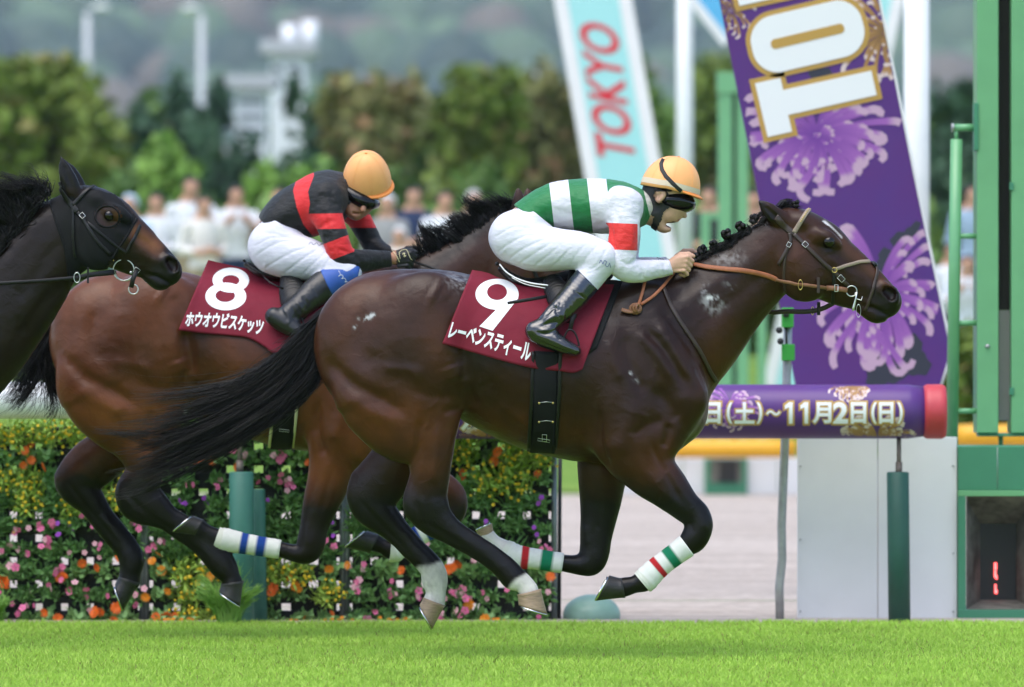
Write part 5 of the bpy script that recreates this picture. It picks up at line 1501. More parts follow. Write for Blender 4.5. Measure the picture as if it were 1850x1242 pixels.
girth([(988, 636), (986, 680), (985, 720), (982, 770), (980, 812)], 46, BV9, SD9, Y9)
for by in (727, 760):
    for bx in (975, 1000): 
        p, n = ray(BV9, bx - 1, by, lift=.012); link('rivet', ellipsoid_mesh('rivet', p, (.005, .004, .005), seg=8, rings=6), M_brass, SD9)
    p1, _ = ray(BV9, 975, by - 1, lift=.012); p2, _ = ray(BV9, 999, by - 1, lift=.012)
    link('buckle', tube_mesh('buckle', [p1, p1.lerp(p2, .5) + Vector((0, 0, .003)), p2], .0013, 6), M_alu, SD9)
buckle(BV9, 983, 792, 22, 7, 8, M_alu, SD9, .012); buckle(BV9, 984, 788, 8, 18, 0, M_alu, SD9, .012)
def stirrup(cx, cy, y, parent, bvh, leather, w=16, hh=20):
    pts = [P(cx - w, cy + 6, y), P(cx + 2, cy + 13, y), P(cx + w * .6, cy + 14, y), P(cx + w * .75, cy + 2, y), P(cx + w * .3, cy - hh, y), P(cx - w * .4, cy - hh - 6, y), P(cx - w * .9, cy - hh * .6, y), P(cx - w, cy + 6, y)]
    link('stirrup_iron', tube_mesh('stirrup_iron', [Vector(c) for c in catmull(np.array([tuple(p) for p in pts]), 4)], .0042, 7), M_alu if False else M_dleather, parent)
    link('stirrup_leather', strap_mesh('stirrup_leather', [P(p[0], p[1], y + p[2]) for p in leather], [Vector((0, -1, 0))] * len(leather), .018, .005), M_dleather, parent)
for sg in (-1, 1):
    stirrup(1034, 622, sg * .315, SD9, BV9, [(1042, 545, -sg * .06), (1036, 570, -sg * .03), (1030, 595, -sg * .01)])

# ---------------------------------------------------------------- winner: bridle and reins
BR = empty('bridle'); tag(BR, 'brown leather bridle with orange reins on the leading horse', 'bridle', 'bridles')
strap('headpiece', BV9, [(1402, 392), (1412, 404), (1424, 415), (1434, 423)], 12, M_leather, BR, mirror=Y9)
strap('cheekpiece', BV9, [(1434, 423), (1454, 443), (1486, 474), (1511, 496), (1533, 517)], 7.5, M_leather, BR, lift=.006, mirror=Y9)
strap('browband', BV9, [(1434, 421), (1446, 402), (1458, 384), (1465, 377)], 8.5, M_beige, BR, lift=.006, mirror=Y9)
for k in range(9):
    t = k / 8; p, n = ray(BV9, 1447 + 13 * t, 401 - 20 * t, lift=.0095)
    if p is not None: link('browband_bead', ellipsoid_mesh('browband_bead', p, (.0032, .002, .0032), seg=8, rings=6), M_brass, BR)
strap('throatlash', BV9, [(1426, 422), (1428, 434), (1425, 442), (1419, 456), (1407, 479)], 6.5, M_leather, BR, lift=.008)
strap('throatlash', BV9, [(1421, 450), (1417, 480), (1417, 510), (1420, 528)], 4.5, M_leather, BR, mirror=Y9)
strap('noseband', BV9, [(1507, 487), (1530, 480), (1552, 474), (1570, 473)], 6.5, M_beige, BR, lift=.006, mirror=Y9)
strap('noseband', BV9, [(1580, 480), (1584, 490), (1580, 510), (1573, 535), (1563, 562)], 6, M_leather, BR, lift=.006, mirror=Y9)
strap('noseband', BV9, [(1506, 490), (1506, 515), (1505, 540), (1504, 552)], 6, M_dleather, BR, lift=.005, mirror=Y9)
link('nose_pad', ellipsoid_mesh('nose_pad', P(1579, 478, 0), (.018, .03, .012), Matrix.Rotation(R(35), 3, 'Y')), M_dleather, BR)
buckle(BV9, 1454, 443, 9, 9, 45, M_alu, BR, .010); buckle(BV9, 1519, 503, 12, 9, 45, M_alu, BR, .010); buckle(BV9, 1425, 443, 7, 8, 30, M_alu, BR, .012)
pr, _ = ray(BV9, 1507, 488, lift=.008); torus('ring', pr, .010, .0018, M_brass, BR)
pb, _ = ray(BV9, 1538, 524, lift=.016)
torus('bit_ring', pb, .0215, .0024, M_alu, BR)
torus('bit_ring', (pb.x, -pb.y, pb.z), .0215, .0024, M_alu, BR)
link('bit_mouthpiece', tube_mesh('bit_mouthpiece', [Vector((pb.x + .018, y, pb.z - .01)) for y in (pb.y, 0, -pb.y)], .006, 8), M_alu, BR)
link('bit_shank', tube_mesh('bit_shank', [P(1548, 528, pb.y), P(1546, 540, pb.y), P(1542, 556, pb.y), P(1541, 562, pb.y)], [.004, .0035, .006, .005], 8), M_alu, BR)
torus('lower_ring', P(1551, 562, pb.y - .004), .026, .0022, M_alu, BR, squash=.35)
link('bit_link', tube_mesh('bit_link', [P(1547, 540, pb.y), P(1556, 543, pb.y - .004), P(1558, 536, pb.y)], .0022, 6), M_alu, BR)
# reins
rn = [(1246, 479), (1275, 484), (1310, 488), (1345, 490), (1375, 495), (1405, 505)]
q, n = surf_path(BV9, rn, .010, 6)
q[0] = P(1240, 478, -.105)
link('rein_grip', strap_mesh('rein_grip', q, n, .021, .006), M_orange, BR)
q2, n2 = surf_path(BV9, [(1402, 504), (1430, 511), (1450, 514), (1475, 517), (1490, 519)], .012, 6)
link('rein', strap_mesh('rein', q2, n2, .014, .004), M_tan, BR)
q3 = [q2[-1], P(1505, 521, (q2[-1].y + pb.y) / 2 - .004), P(1520, 523, pb.y - .006), P(1531, 525, pb.y - .002)]
link('rein', strap_mesh('rein', q3, [Vector((0, -1, 0))] * 4, .021, .005), M_tan, BR)
for bx_, by_ in ((1511, 521),):
    c = P(bx_, by_, q3[1].y - .006); s_ = SC(0)
    link('buckle', tube_mesh('buckle', [c + Vector((dx * s_, 0, dz * s_)) for dx, dz in ((-3, -6), (3, -6), (3, 6), (-3, 6), (-3, -6), (3, -6))], .0016, 6), M_alu, BR)
torus('martingale_ring', P(1446, 515, q2[12].y - .004), .020, .0025, M_brass, BR, squash=.45)
link('rein_stop', box_mesh('rein_stop', P(1476, 530, q2[-6].y - .008), P(1481, 502, q2[-6].y + .004), .002), M_leather, BR)
far = [P(1246, 480, .11), P(1300, 520, .13), P(1380, 561, .115), P(1420, 563, .10), P(1480, 560, .08), P(1535, 530, .06)]
link('rein', strap_mesh('rein', [Vector(c) for c in catmull(np.array([tuple(p) for p in far]), 5)], [Vector((0, -1, 0))] * 26, .020, .005), M_leather, BR)
link('rein_stop', box_mesh('rein_stop', P(1476, 570, .078), P(1482, 546, .09), .002), M_dleather, BR)
torus('martingale_ring', P(1468, 562, .085), .016, .0025, M_brass, BR, squash=.4)
# end of the reins, hanging knotted on the neck
RK = BR
for pts in ([(1228, 486), (1205, 512), (1180, 536), (1158, 552)], [(1168, 500), (1163, 522), (1158, 540), (1152, 556)]):
    q, n = surf_path(BV9, pts, .012, 5); link('rein_end', strap_mesh('rein_end', q, n, .013, .004), M_orange, RK)
kp, kn = ray(BV9, 1150, 560, lift=.014)
for j in range(3):
    a = j * .9
    torus('rein_knot', kp + Vector((.004 * j - .004, -.004 * j, .003 * math.sin(a))), .018 - .002 * j, .0065, M_tan, RK, squash=1.1 - .25 * j, tilt=.4 * j)
q, n = surf_path(BV9, [(1150, 562), (1138, 566), (1122, 563)], .014, 5); link('rein_end', strap_mesh('rein_end', q, n, .018, .006), M_tan, RK)
strap('breast_strap', BV9, [(1198, 520), (1208, 545), (1228, 580), (1262, 632), (1283, 672), (1294, 690)], 7.5, M_leather, BR, lift=.006)
# black pad showing in front of the cloth
pd, _ = drape('saddle_pad', BV9, [(1095, 506), (1110, 506), (1125, 508)], [(1040, 650), (1060, 642), (1078, 630)], .006, SD9, M_elastic, nu=8, nv=16, Yc=Y9, over=False)

# ---------------------------------------------------------------- second horse: cloth, saddle, girth, bridle
def ripple8(u, v, q):
    return .006 * math.sin(u * 8 + v * 2) * v + .014 * v ** 3 * (.5 + .5 * math.sin(u * 7 + 1.2)) + .003 * math.sin(u * 19)
NC8 = empty('number_cloth')
c8, CB8 = drape('cloth', BV8, [(376, 470), (410, 478), (450, 486), (500, 492), (560, 496), (625, 492)], [(322, 597), (370, 603), (420, 607), (450, 612), (480, 628), (495, 638), (560, 640)], .012, NC8, M_cloth, ripple=ripple8, Yc=Y8)
tag(NC8, 'maroon saddle cloth with a white 8 on the second horse', 'saddle cloth', 'numbered saddle cloths')
stamp('number', ring_polys((417, 506.5), (33, 22.5), (417, 507), (15.5, 9.5)), CB8, .0010, M_white, NC8)
stamp('number', ring_polys((408, 536), (37, 25), (407, 534.5), (17.5, 11.5)), CB8, .0016, M_white, NC8)
def fx8(u, v):
    bx, by = 333 + 140 * u, 591 + 5 * u + 12 * u ** 3
    return (bx + 5 * v, by - (28 + 2 * u) * v)
stamp('name_lettering', text_polys('ホウオウビスケッツ', fx8, .035), CB8, .0022, M_white, NC8)
SD8 = empty('race_saddle'); tag(SD8, 'small black racing saddle under the black and red jockey', 'saddle', 'racing saddles')
ch = [(px_chain([(446, 478, 6, 0, .085), (470, 492, 9, 0, .10), (500, 500, 10, 0, .105), (540, 498, 12, 0, .10), (590, 490, 14, 0, .09), (620, 486, 13, 0, .07)], y=Y8), .02)]
for sg in (-1, 1):
    ch.append((px_chain([(525, 510, 20, sg * .145, .016), (530, 535, 26, sg * .205, .013), (535, 560, 24, sg * .255, .012)], y=Y8), .015))
VS, QS = sdf_mesh('seat', ch, (-1.2, Y8 - .34, 1.34), (-.6, Y8 + .34, 1.72), .0058)
link('seat', mesh('seat', VS, QS), M_dleather, SD8)
link('cantle', tube_mesh('cantle', [P(441, 471, Y8 + y) for y in (-.09, -.05, 0, .05, .09)], [.005, .007, .008, .007, .005], 8), M_dleather, SD8)
link('strap_end', strap_mesh('strap_end', [P(476, 500, Y8 - .22), P(488, 511, Y8 - .24), P(502, 518, Y8 - .25), P(512, 522, Y8 - .24)], [Vector((0, -1, 0))] * 4, [.004, .006, .007, .008], .003), M_dleather, SD8)
girth([(523, 630), (520, 680), (516, 720), (512, 770), (508, 806)], 40, BV8, SD8, Y8, M_cream)
for by in (745, 775): buckle(BV8, 514, by, 18, 5, 5, M_alu, SD8, .012)
for sg in (-1, 1):
    stirrup(540, 592, Y8 + sg * .31, SD8, BV8, [(556, 520, -sg * .06), (548, 545, -sg * .03), (540, 570, -sg * .01)], 14, 18)
BD8 = empty('bridle'); tag(BD8, 'dark bridle of the second horse, mostly hidden behind the front jockey', 'bridle', 'bridles')
strap('headpiece', BV8, [(940, 392), (938, 410), (942, 430)], 10, M_dleather, BD8, mirror=Y8)
strap('cheekpiece', BV8, [hmap8((1434, 423)), hmap8((1486, 474)), hmap8((1533, 517))], 7, M_dleather, BD8, mirror=Y8)
strap('noseband', BV8, [hmap8((1507, 487)), hmap8((1530, 480)), hmap8((1560, 474))], 6, M_dleather, BD8, mirror=Y8)
hb = hmap8((1538, 524)); pb8, _ = ray(BV8, *hb, lift=.014)
torus('bit_ring', pb8, .0215, .0024, M_alu, BD8)
for sg in (-1, 1):
    link('rein', tube_mesh('rein', [P(745, 472, Y8 + sg * .11), P(840, 505, Y8 + sg * .14), P(930, 530, Y8 + sg * .13), Vector((pb8.x, Y8 + sg * abs(Y8 - pb8.y), pb8.z))], .006, 6), M_dleather, BD8)

# ---------------------------------------------------------------- third horse: hood and bridle
rx, ry = to_px(V3)
keep = in_poly(rx, ry, [(80, 335), (150, 318), (180, 325), (210, 355), (247, 394), (232, 422), (216, 445), (198, 470), (190, 512), (124, 512), (117, 450), (98, 395)]) & ~(((rx - 194) / 23) ** 2 + ((ry - 392) / 20) ** 2 < 1) & (ry > 333 + (rx - 130) * .25) & ~in_poly(rx, ry, [(100, 270), (128, 270), (150, 345), (144, 358), (124, 352)]) & (V3[:, 0] > -2.2)
v, f = shell(V3, Q3, keep, .0045)
hd = link('hood', mesh('hood', v, f), M_hood, H3)
hd['label'] = 'black cloth hood round the eyes and ears'
surf_curve(BV3, [(194 + 22 * math.cos(a_ * .3307), 392 + 19 * math.sin(a_ * .3307)) for a_ in range(20)], .004, .0045, 'hood_binding', M_hood, H3, 2, 8)
surf_curve(BV3, [(246, 396), (232, 421), (217, 445), (199, 470)], .004, .006, 'hood_binding', M_hood, H3, 4, 8)
surf_curve(BV3, [(84, 345), (99, 395), (117, 450), (124, 505)], .003, .005, 'hood_binding', M_hood, H3, 4, 8)
BD3 = empty('bridle'); tag(BD3, 'black bridle and reins over the hood of the leftmost horse', 'bridle', 'bridles')
hb3 = BV3
strap('headpiece', hb3, [(106, 330), (118, 352), (130, 370), (141, 384)], 11, M_dleather, BD3, lift=.010, mirror=Y3)
strap('browband', hb3, [(132, 372), (146, 356), (160, 345), (170, 340)], 7, M_dleather, BD3, lift=.012, mirror=Y3)
strap('cheekpiece', hb3, [(141, 384), (156, 405), (175, 435), (198, 460)], 6.5, M_dleather, BD3, lift=.011, mirror=Y3)
strap('throatlash', hb3, [(132, 375), (133, 400), (134, 430), (136, 465)], 5.5, M_dleather, BD3, lift=.010)
strap('noseband', hb3, [(158, 402), (190, 430), (215, 448), (228, 456)], 5, M_dleather, BD3, lift=.010, mirror=Y3)
strap('noseband', hb3, [(252, 408), (245, 425), (236, 440), (229, 455)], 6.5, M_dleather, BD3, lift=.010, mirror=Y3)
buckle(hb3, 149, 391, 9, 8, 50, M_alu, BD3, .016)
pb3, _ = ray(hb3, 225, 484, lift=.016)
torus('bit_ring', pb3, .044, .0024, M_alu, BD3)
torus('bit_ring', (pb3.x, 2 * Y3 - pb3.y, pb3.z), .044, .0024, M_alu, BD3)
link('bit_mouthpiece', tube_mesh('bit_mouthpiece', [Vector((pb3.x + .03, y, pb3.z - .01)) for y in (pb3.y, Y3, 2 * Y3 - pb3.y)], .006, 8), M_alu, BD3)
link('bit_tag', box_mesh('bit_tag', P(192, 475, pb3.y - .006), P(208, 462, pb3.y + .002), .002), M_dleather, BD3)
link('bit_tag', box_mesh('bit_tag', P(199, 472, pb3.y - .009), P(206, 465, pb3.y - .006), .001), M_brass, BD3)
torus('lip_ring', P(241, 523, pb3.y), .020, .0026, M_alu, BD3)
link('lip_strap', strap_mesh('lip_strap', [P(247, 488, pb3.y - .004), P(240, 505, pb3.y - .006), P(237, 520, pb3.y - .004)], [Vector((0, -1, 0))] * 3, .02, .006), M_dleather, BD3)
buckle(hb3, 247, 486, 10, 10, 40, M_alu, BD3, .020)
q3 = [P(207, 492, pb3.y), P(185, 494, pb3.y - .012), P(160, 497, pb3.y - .03), P(139, 502, pb3.y - .045), P(80, 507, pb3.y - .06), P(0, 512, pb3.y - .07), P(-120, 520, pb3.y - .08), P(-260, 500, pb3.y - .06)]
link('rein', strap_mesh('rein', q3, [Vector((0, -1, 0))] * 8, [.024, .024, .02, .016, .015, .015, .015, .015], .005), M_dleather, BD3)
link('rein', strap_mesh('rein', [Vector((p.x, 2 * Y3 - p.y, p.z)) for p in q3], [Vector((0, -1, 0))] * 8, .016, .005), M_dleather, BD3)
torus('martingale_ring', P(139, 502, pb3.y - .052), .021, .0026, M_alu, BD3, squash=.6)
link('rein_stop', box_mesh('rein_stop', P(157, 512, pb3.y - .038), P(161, 483, pb3.y - .024), .002), M_dleather, BD3)
# ================================================================== TRACKSIDE: RAIL, BOARDS, FINISH POST
M_purple = mat('purple_print', (.098, .026, .172), col2=(.082, .030, .19), vscale=3.0, rough=.38, spec=.45)
M_purple2 = mat('purple_board_print', (.098, .026, .172), col2=(.082, .030, .19), vscale=2.0, rough=.5, spec=.35)
M_redband = mat('red_band', (.50, .045, .06), rough=.45, var=.1, vscale=20)
M_goldp = mat('gold_print', (.48, .28, .06), rough=.55)
M_print = mat('petal_print', attr=True, rough=.5, spec=.3)
M_railwhite = mat('white_rail', (.78, .78, .78), rough=.35, var=.06, vscale=9, coat=.3)
M_boardwhite = mat('white_board', (.66, .665, .67), rough=.5, var=.05, vscale=4, bump=.05, bscale=8)
M_padgreen = mat('green_post_pad', (.035, .15, .115), rough=.55, var=.12, vscale=9, bump=.1, bscale=40)
M_padgreen2 = mat('dark_green_post_pad', (.014, .075, .055), rough=.55, var=.12, vscale=9, bump=.1, bscale=40)
M_rust = mat('weathered_metal', (.16, .13, .11), rough=.6, metal=.5, var=.4, vscale=40)
M_galv = mat('galvanised_pole', (.36, .37, .37), rough=.45, metal=.6, var=.2, vscale=20)
M_frame = mat('light_green_paint', (.13, .36, .16), rough=.42, var=.07, vscale=7, coat=.2)
M_boxgreen = mat('green_housing', (.045, .215, .115), rough=.45, var=.08, vscale=6)
M_slit = mat('dark_slit', (.015, .013, .012), rough=.8)
M_slitgrey = mat('grey_board', (.30, .29, .27), rough=.8)
M_concrete = mat('weathered_surround', (.17, .165, .14), col2=(.05, .05, .04), vscale=9, rough=.85, bump=.3, bscale=60)
M_yellow = mat('yellow_rail', (.72, .36, .012), rough=.4, var=.06, vscale=6)
M_teal = mat('teal_board', (.34, .68, .66), rough=.5)
M_bluep = mat('blue_board', (.10, .42, .68), rough=.5)
M_redp = mat('red_print', (.62, .02, .035), rough=.6)
M_pole = mat('white_pole', (.72, .74, .72), rough=.4, var=.05)
M_clampgreen = mat('bright_green_clamp', (.03, .30, .03), rough=.45)
M_blackm = mat('black_metal', (.012, .012, .012), rough=.5)

def plank(name, poly_px, y, thick, m, parent=None, bev=0.0):
    pts = [P(p[0], p[1], y) for p in poly_px]
    return link(name, prism_mesh(name, [(p.x, p.z) for p in pts], y, y + thick, bev), m, parent)
def rod(name, pts, r, m, parent=None, seg=14):
    return link(name, tube_mesh(name, pts, r, seg), m, parent)
def board(name, x0, y0, x1, y1, y, thick, m, parent=None, bev=.004):
    a = P(x0, y1, y); b = P(x1, y0, y)
    return link(name, box_mesh(name, (a.x, y, a.z), (b.x, y + thick, b.z), bev), m, parent)

# ---- rail
RY = 3.5
RL = empty('padded_rail'); tag(RL, 'purple padded running rail with white and gold date lettering and a red end', 'rail')
def pad(x0, x1, cy, rpx, m, name, parent, y=RY, seg=40, n=40):
    r = rpx * SC(y)
    pts = [P(x0 + (x1 - x0) * k / n, cy, y) for k in range(n + 1)]
    me = tube_mesh(name, pts, [r * .93] + [r] * (n - 1) + [r * .93], seg)
    return link(name, me, m, parent), me
po, pme = pad(520, 1668, 744, 49, M_purple, 'printed_pad', RL)
pad(1668, 1708, 744, 49.4, M_redband, 'red_end_pad', RL, n=6)
BVP = BVHTree.FromPolygons([tuple(v.co) for v in pme.vertices], [tuple(p.vertices) for p in pme.polygons])
def text_line(body, x0, x1, yb, yt, bvh, parent, gold=True, y=0, bold=.03, maxlen=8, slant=0):
    fx = lambda u, v: (x0 + (x1 - x0) * u, yb + (yt - yb) * v)
    if gold:
        e = 3.2
        stamp('lettering_outline', text_polys(body, lambda u, v: (x0 - e + (x1 - x0 + 2 * e) * u, yb + e + (yt - yb - 2 * e) * v), bold * 2.4), bvh, .0012, M_goldp, parent, maxlen)
    stamp('lettering', text_polys(body, fx, bold), bvh, .0028, M_white, parent, maxlen)
def glyph_run(items, yb, yt, bvh, parent, maxlen=9):
    for body, x0, x1 in items:
        if body == '1':
            for e, lf, m in ((3.5, .0012, M_goldp), (0, .0028, M_white)):
                w = x1 - x0; xa = x0 + w * .52
                stamp('lettering', quad_polys((xa - e, yt - e), (x1 + e, yt - e), (x1 + e, yb + e), (xa - e, yb + e), 2, 8) + quad_polys((x0 - e, yt + 6 - e), (xa + .1, yt - e), (xa + .1, yt + 9 + e), (x0 - e, yt + 13 + e), 3, 3), bvh, lf, m, parent)
            continue
        if body == '〜':
            text_line(body, x0, x1, 751, 742, bvh, parent, maxlen=maxlen, bold=.035); continue
        text_line(body, x0, x1, yb, yt, bvh, parent, maxlen=maxlen, bold=.035)
glyph_run([('日', 1273, 1302), ('(', 1313, 1323), ('土', 1327, 1363), (')', 1367, 1377), ('〜', 1384, 1410), ('1', 1418, 1432), ('1', 1446, 1460), ('月', 1468, 1502), ('2', 1505, 1532), ('日', 1537, 1565), ('(', 1574, 1584), ('日', 1588, 1614), (')', 1621, 1631)], 766, 727, BVP, RL)
glyph_run([('東', 768, 820), ('京', 832, 878), ('競', 892, 940)], 780, 728, BVP, RL)

def petals(cx, cy, R0, n, seed, squash=(1, .8), a0=0.0, a1=6.283, tone=0, rings=3):
    """a printed chrysanthemum: curling tapered petals, pale at their tips; returns quads and colours"""
    g = np.random.default_rng(seed); Qs = []; Cs = []
    for r in range(rings):
        rr = R0 * (1 - .27 * r); m = int(n * (1 - .12 * r))
        for i in range(m):
            a = a0 + (a1 - a0) * (i + g.random() * .6) / m
            L = rr * (.72 + .35 * g.random()); bend = (.6 + .9 * g.random()) * (1 if math.cos(a) > 0 else -1)
            pts = []
            x, y, d = cx + 6 * math.cos(a), cy + 6 * math.sin(a) * squash[1], a
            steps = 12
            for k in range(steps + 1):
                pts.append((x, y, d))
                t = k / steps
                d += bend * .06 + (bend * .42 if t > .72 else 0)
                x += L / steps * math.cos(d) * squash[0] * (1 if t < .72 else .62); y += L / steps * math.sin(d) * squash[1] * (1 if t < .72 else .62)
            for k in range(steps):
                def edge(j):
                    t = j / steps; w = (1.5 + 4.3 * t ** .8 - (3.6 * max(0, t - .9) * 10 * .5)) * R0 / 130 * (1 - .13 * r)
                    px_, py_, dd = pts[j]
                    return (px_ - math.sin(dd) * w, py_ + math.cos(dd) * w), (px_ + math.sin(dd) * w, py_ - math.cos(dd) * w), t
                l0, r0_, t0 = edge(k); l1, r1_, t1 = edge(k + 1)
                Qs.append([l0, r0_, r1_, l1])
                for t in (t0, t0, t1, t1):
                    if tone == 0: c = np.array((.16, .045, .28)) * (1 - t) + np.array((.40, .15, .46)) * t if t < .7 else np.array((.52, .34, .46))
                    elif tone == 1: c = np.array((.22, .12, .05)) * (1 - t) + np.array((.50, .27, .10)) * t if t < .75 else np.array((.66, .52, .50))
                    Cs.append(c)
    return Qs, Cs
def print_quads(name, Qs, Cs, bvh, lift, parent, clip=None):
    V = []; Fc = []; C = []
    for k, q in enumerate(Qs):
        if clip is not None and not all(clip(p) for p in q): continue
        hs = [ray(bvh, p[0], p[1])[0] for p in q]
        if any(h is None for h in hs): continue
        b = len(V)
        d = lift + (k % 97) * .000005
        V += [h + Vector((0, -d, 0)) for h in hs]; C += Cs[k * 4:k * 4 + 4]; Fc.append((b, b + 1, b + 2, b + 3))
    me = mesh(name, V, Fc, smooth=False); paint(me, np.array(C))
    return link(name, me, M_print, parent)
clip_pad = lambda p: 697 < p[1] < 790 and 525 < p[0] < 1664
for cx, cy, rr, a0, a1, tone, sd_ in ((1318, 735, 62, 0, 6.283, 0, 1), (1585, 800, 78, 3.3, 6.1, 1, 2), (1540, 690, 50, .2, 3.0, 1, 3), (700, 760, 60, 0, 6.28, 0, 4), (880, 800, 60, 3.3, 6.1, 1, 6)):
    q, c = petals(cx, cy, rr, 22, sd_, (1, .8), a0, a1, tone)
    print_quads('flower_print', q, c, BVP, .0006, RL, clip_pad)
rod('rail_post', [P(1624, 790, RY - .02), P(1624, 826, RY - .02), P(1624, 860, RY - .02)], .011, M_rust, RL)
rod('rail_post', [P(1624, 835, RY - .02), P(1624, 862, RY - .02)], .016, M_rust, RL)
def post_pad(cx, top, rpx, y, m, parent, lean=0):
    pts = [P(cx, top, y), P(cx, top + 2, y), P(cx + lean * .5, (top + 1140) / 2, y), P(cx + lean, 1140, y)]
    pts[-1].z = -.01; r = rpx * SC(y)
    return link('post_pad', tube_mesh('post_pad', pts, [r * .9, r, r, r], 26), m, parent)
post_pad(1622, 853, 20, RY - .03, M_padgreen2, RL, 3)
WR = empty('white_rail'); tag(WR, 'plain white running rail behind the tails on the left', 'rail')
pad(-420, 519, 723, 34, M_railwhite, 'rail_tube', WR)
rod('rail_post', [P(433, 757, RY - .02), P(433, 800, RY - .02), P(433, 858, RY - .02)], .011, M_rust, WR)
rod('rail_post', [P(433, 832, RY - .02), P(433, 858, RY - .02)], .017, M_rust, WR)
link('rail_bracket', ellipsoid_mesh('rail_bracket', P(447, 787, RY - .03), (.022, .02, .02), seg=10, rings=8), M_blackm, WR)
post_pad(436, 853, 22, RY - .05, M_padgreen, WR, 1)
post_pad(466, 884, 13, RY + .12, M_padgreen, WR, 4)
post_pad(-330, 853, 22, RY - .05, M_padgreen, WR, 1)

# ---- white board and photo-finish housing beyond the rail
WB = empty('white_board_fence'); tag(WB, 'white sheet-metal board beneath the purple rail beside the finish post', 'board')
for x0, x1 in ((1441, 1585), (1586.5, 1729)):
    a = P(x0, 790, 3.95); b = P(x1, 0, 3.95)
    link('panel', box_mesh('panel', (a.x, 3.95, -.01), (b.x, 4.0, a.z), .003), M_boardwhite, WB)
for bx_, by_ in ((1446, 842), (1446, 975), (1446, 1105), (1722, 842), (1722, 1000), (1722, 1105)):
    link('bolt', ellipsoid_mesh('bolt', P(bx_, by_, 3.948), (.005, .004, .005), seg=8, rings=6), M_galv, WB)
HB = empty('camera_housing'); tag(HB, 'green metal camera housing with a recessed window and red digits at the finish', 'camera housing')
hy = 3.93
def gbox(name, x0, y0, x1, y1, ya, yb, m, parent=HB, bev=.003):
    a = P(x0, y1, ya); b = P(x1, y0, ya)
    if y1 >= 1125: a.z = -.01
    return link(name, box_mesh(name, (a.x, ya, a.z), (b.x, yb, b.z), bev), m, parent)
gbox('top_panel', 1731, 807, 1900, 886, hy, hy + .5, M_boxgreen)
gbox('frame_rail', 1731, 888, 1745, 1104, hy - .012, hy + .45, M_boxgreen)
gbox('frame_rail', 1872, 888, 1900, 1104, hy - .012, hy + .45, M_boxgreen)
gbox('frame_rail', 1731, 886.5, 1900, 897, hy - .014, hy + .3, M_frame)
gbox('base', 1731, 1102, 1900, 1130, hy - .016, hy + .45, M_boxgreen)
rec = [P(1745.5, 897, hy), P(1871, 897, hy), P(1871, 1101, hy), P(1745.5, 1101, hy)]
inn = [P(1771, 946, hy + .22), P(1836, 946, hy + .22), P(1836, 1084, hy + .22), P(1771, 1084, hy + .22)]
for k in range(4):
    k2 = (k + 1) % 4
    link('surround', mesh('surround', [rec[k], rec[k2], inn[k2], inn[k]], [(0, 1, 2, 3)], False), M_concrete, HB)
gbox('window', 1766, 940, 1842, 1090, hy + .23, hy + .25, M_blackm)
M_led = bpy.data.materials.new('red_digits'); M_led.use_nodes = True
M_led.node_tree.nodes['Principled BSDF'].inputs['Emission Color'].default_value = (1, .03, .02, 1); M_led.node_tree.nodes['Principled BSDF'].inputs['Emission Strength'].default_value = 2.2
for (x0, y0, x1, y1) in ((1796, 1017, 1801, 1030), (1796, 1031, 1800, 1044), (1799, 1040, 1802, 1047), (1797, 1056, 1800, 1066), (1797, 1066, 1802, 1073)):
    gbox('red_digit', x0, y0, x1, y1, hy + .222, hy + .229, M_led, bev=.0005)
rod('seam', [P(1802, 808, hy - .001), P(1802, 884, hy - .001)], .0015, M_galv, HB, 6)

# ---- finish post of two tall green boards
FP = empty('finish_post'); tag(FP, 'tall light green double-board finish post at the right edge', 'finish post')
fy = 4.35
gbox('board', 1765, -420, 1804, 783, fy, fy + .25, M_frame, FP, .006)
gbox('board', 1827, -420, 1872, 783, fy, fy + .25, M_frame, FP, .006)
gbox('slit', 1804.5, -415, 1826.5, 560, fy + .10, fy + .12, M_slit, FP, 0)
gbox('slit_lower', 1804.5, 561, 1826.5, 760, fy + .10, fy + .12, M_slitgrey, FP, 0)
gbox('foot', 1769, 783.5, 1868, 789, fy + .02, fy + .22, M_boxgreen, FP)
rod('pivot', [P(1808, 789, fy + .1), P(1808, 806, fy + .1)], .012, M_frame, FP)
link('bolt', ellipsoid_mesh('bolt', P(1784, 626, fy - .004), (.012, .01, .01), seg=10, rings=8), M_galv, FP)
gbox('hinge_plate', 1760, 186, 1768, 272, fy - .01, fy + .1, M_boxgreen, FP)
for hy_ in (330, 700): gbox('hinge', 1824, hy_, 1832, hy_ + 14, fy - .008, fy + .02, M_boxgreen, FP, .002)
LD = empty('ladder_frame'); tag(LD, 'light green tubular frame with rungs beside the finish post', 'ladder')
pl = [P(1728, 252, fy + .05), P(1724, 500, fy + .05), P(1720, 805, fy + .05)]
rod('upright', pl, .029, M_frame, LD, 18)
rod('rung', [P(1722, 231, fy + .05), P(1766, 231, fy + .05)], .018, M_frame, LD)
rod('rung_cap', [P(1719, 231, fy + .05), P(1724, 231, fy + .05)], .021, M_galv, LD)
rod('bracket', [P(1727, 232, fy + .05), P(1728, 256, fy + .05)], .010, M_frame, LD)
for yy in (427, 584, 743): rod('rung', [P(1724, yy, fy + .05), P(1768, yy, fy + .05)], .0135, M_frame, LD)

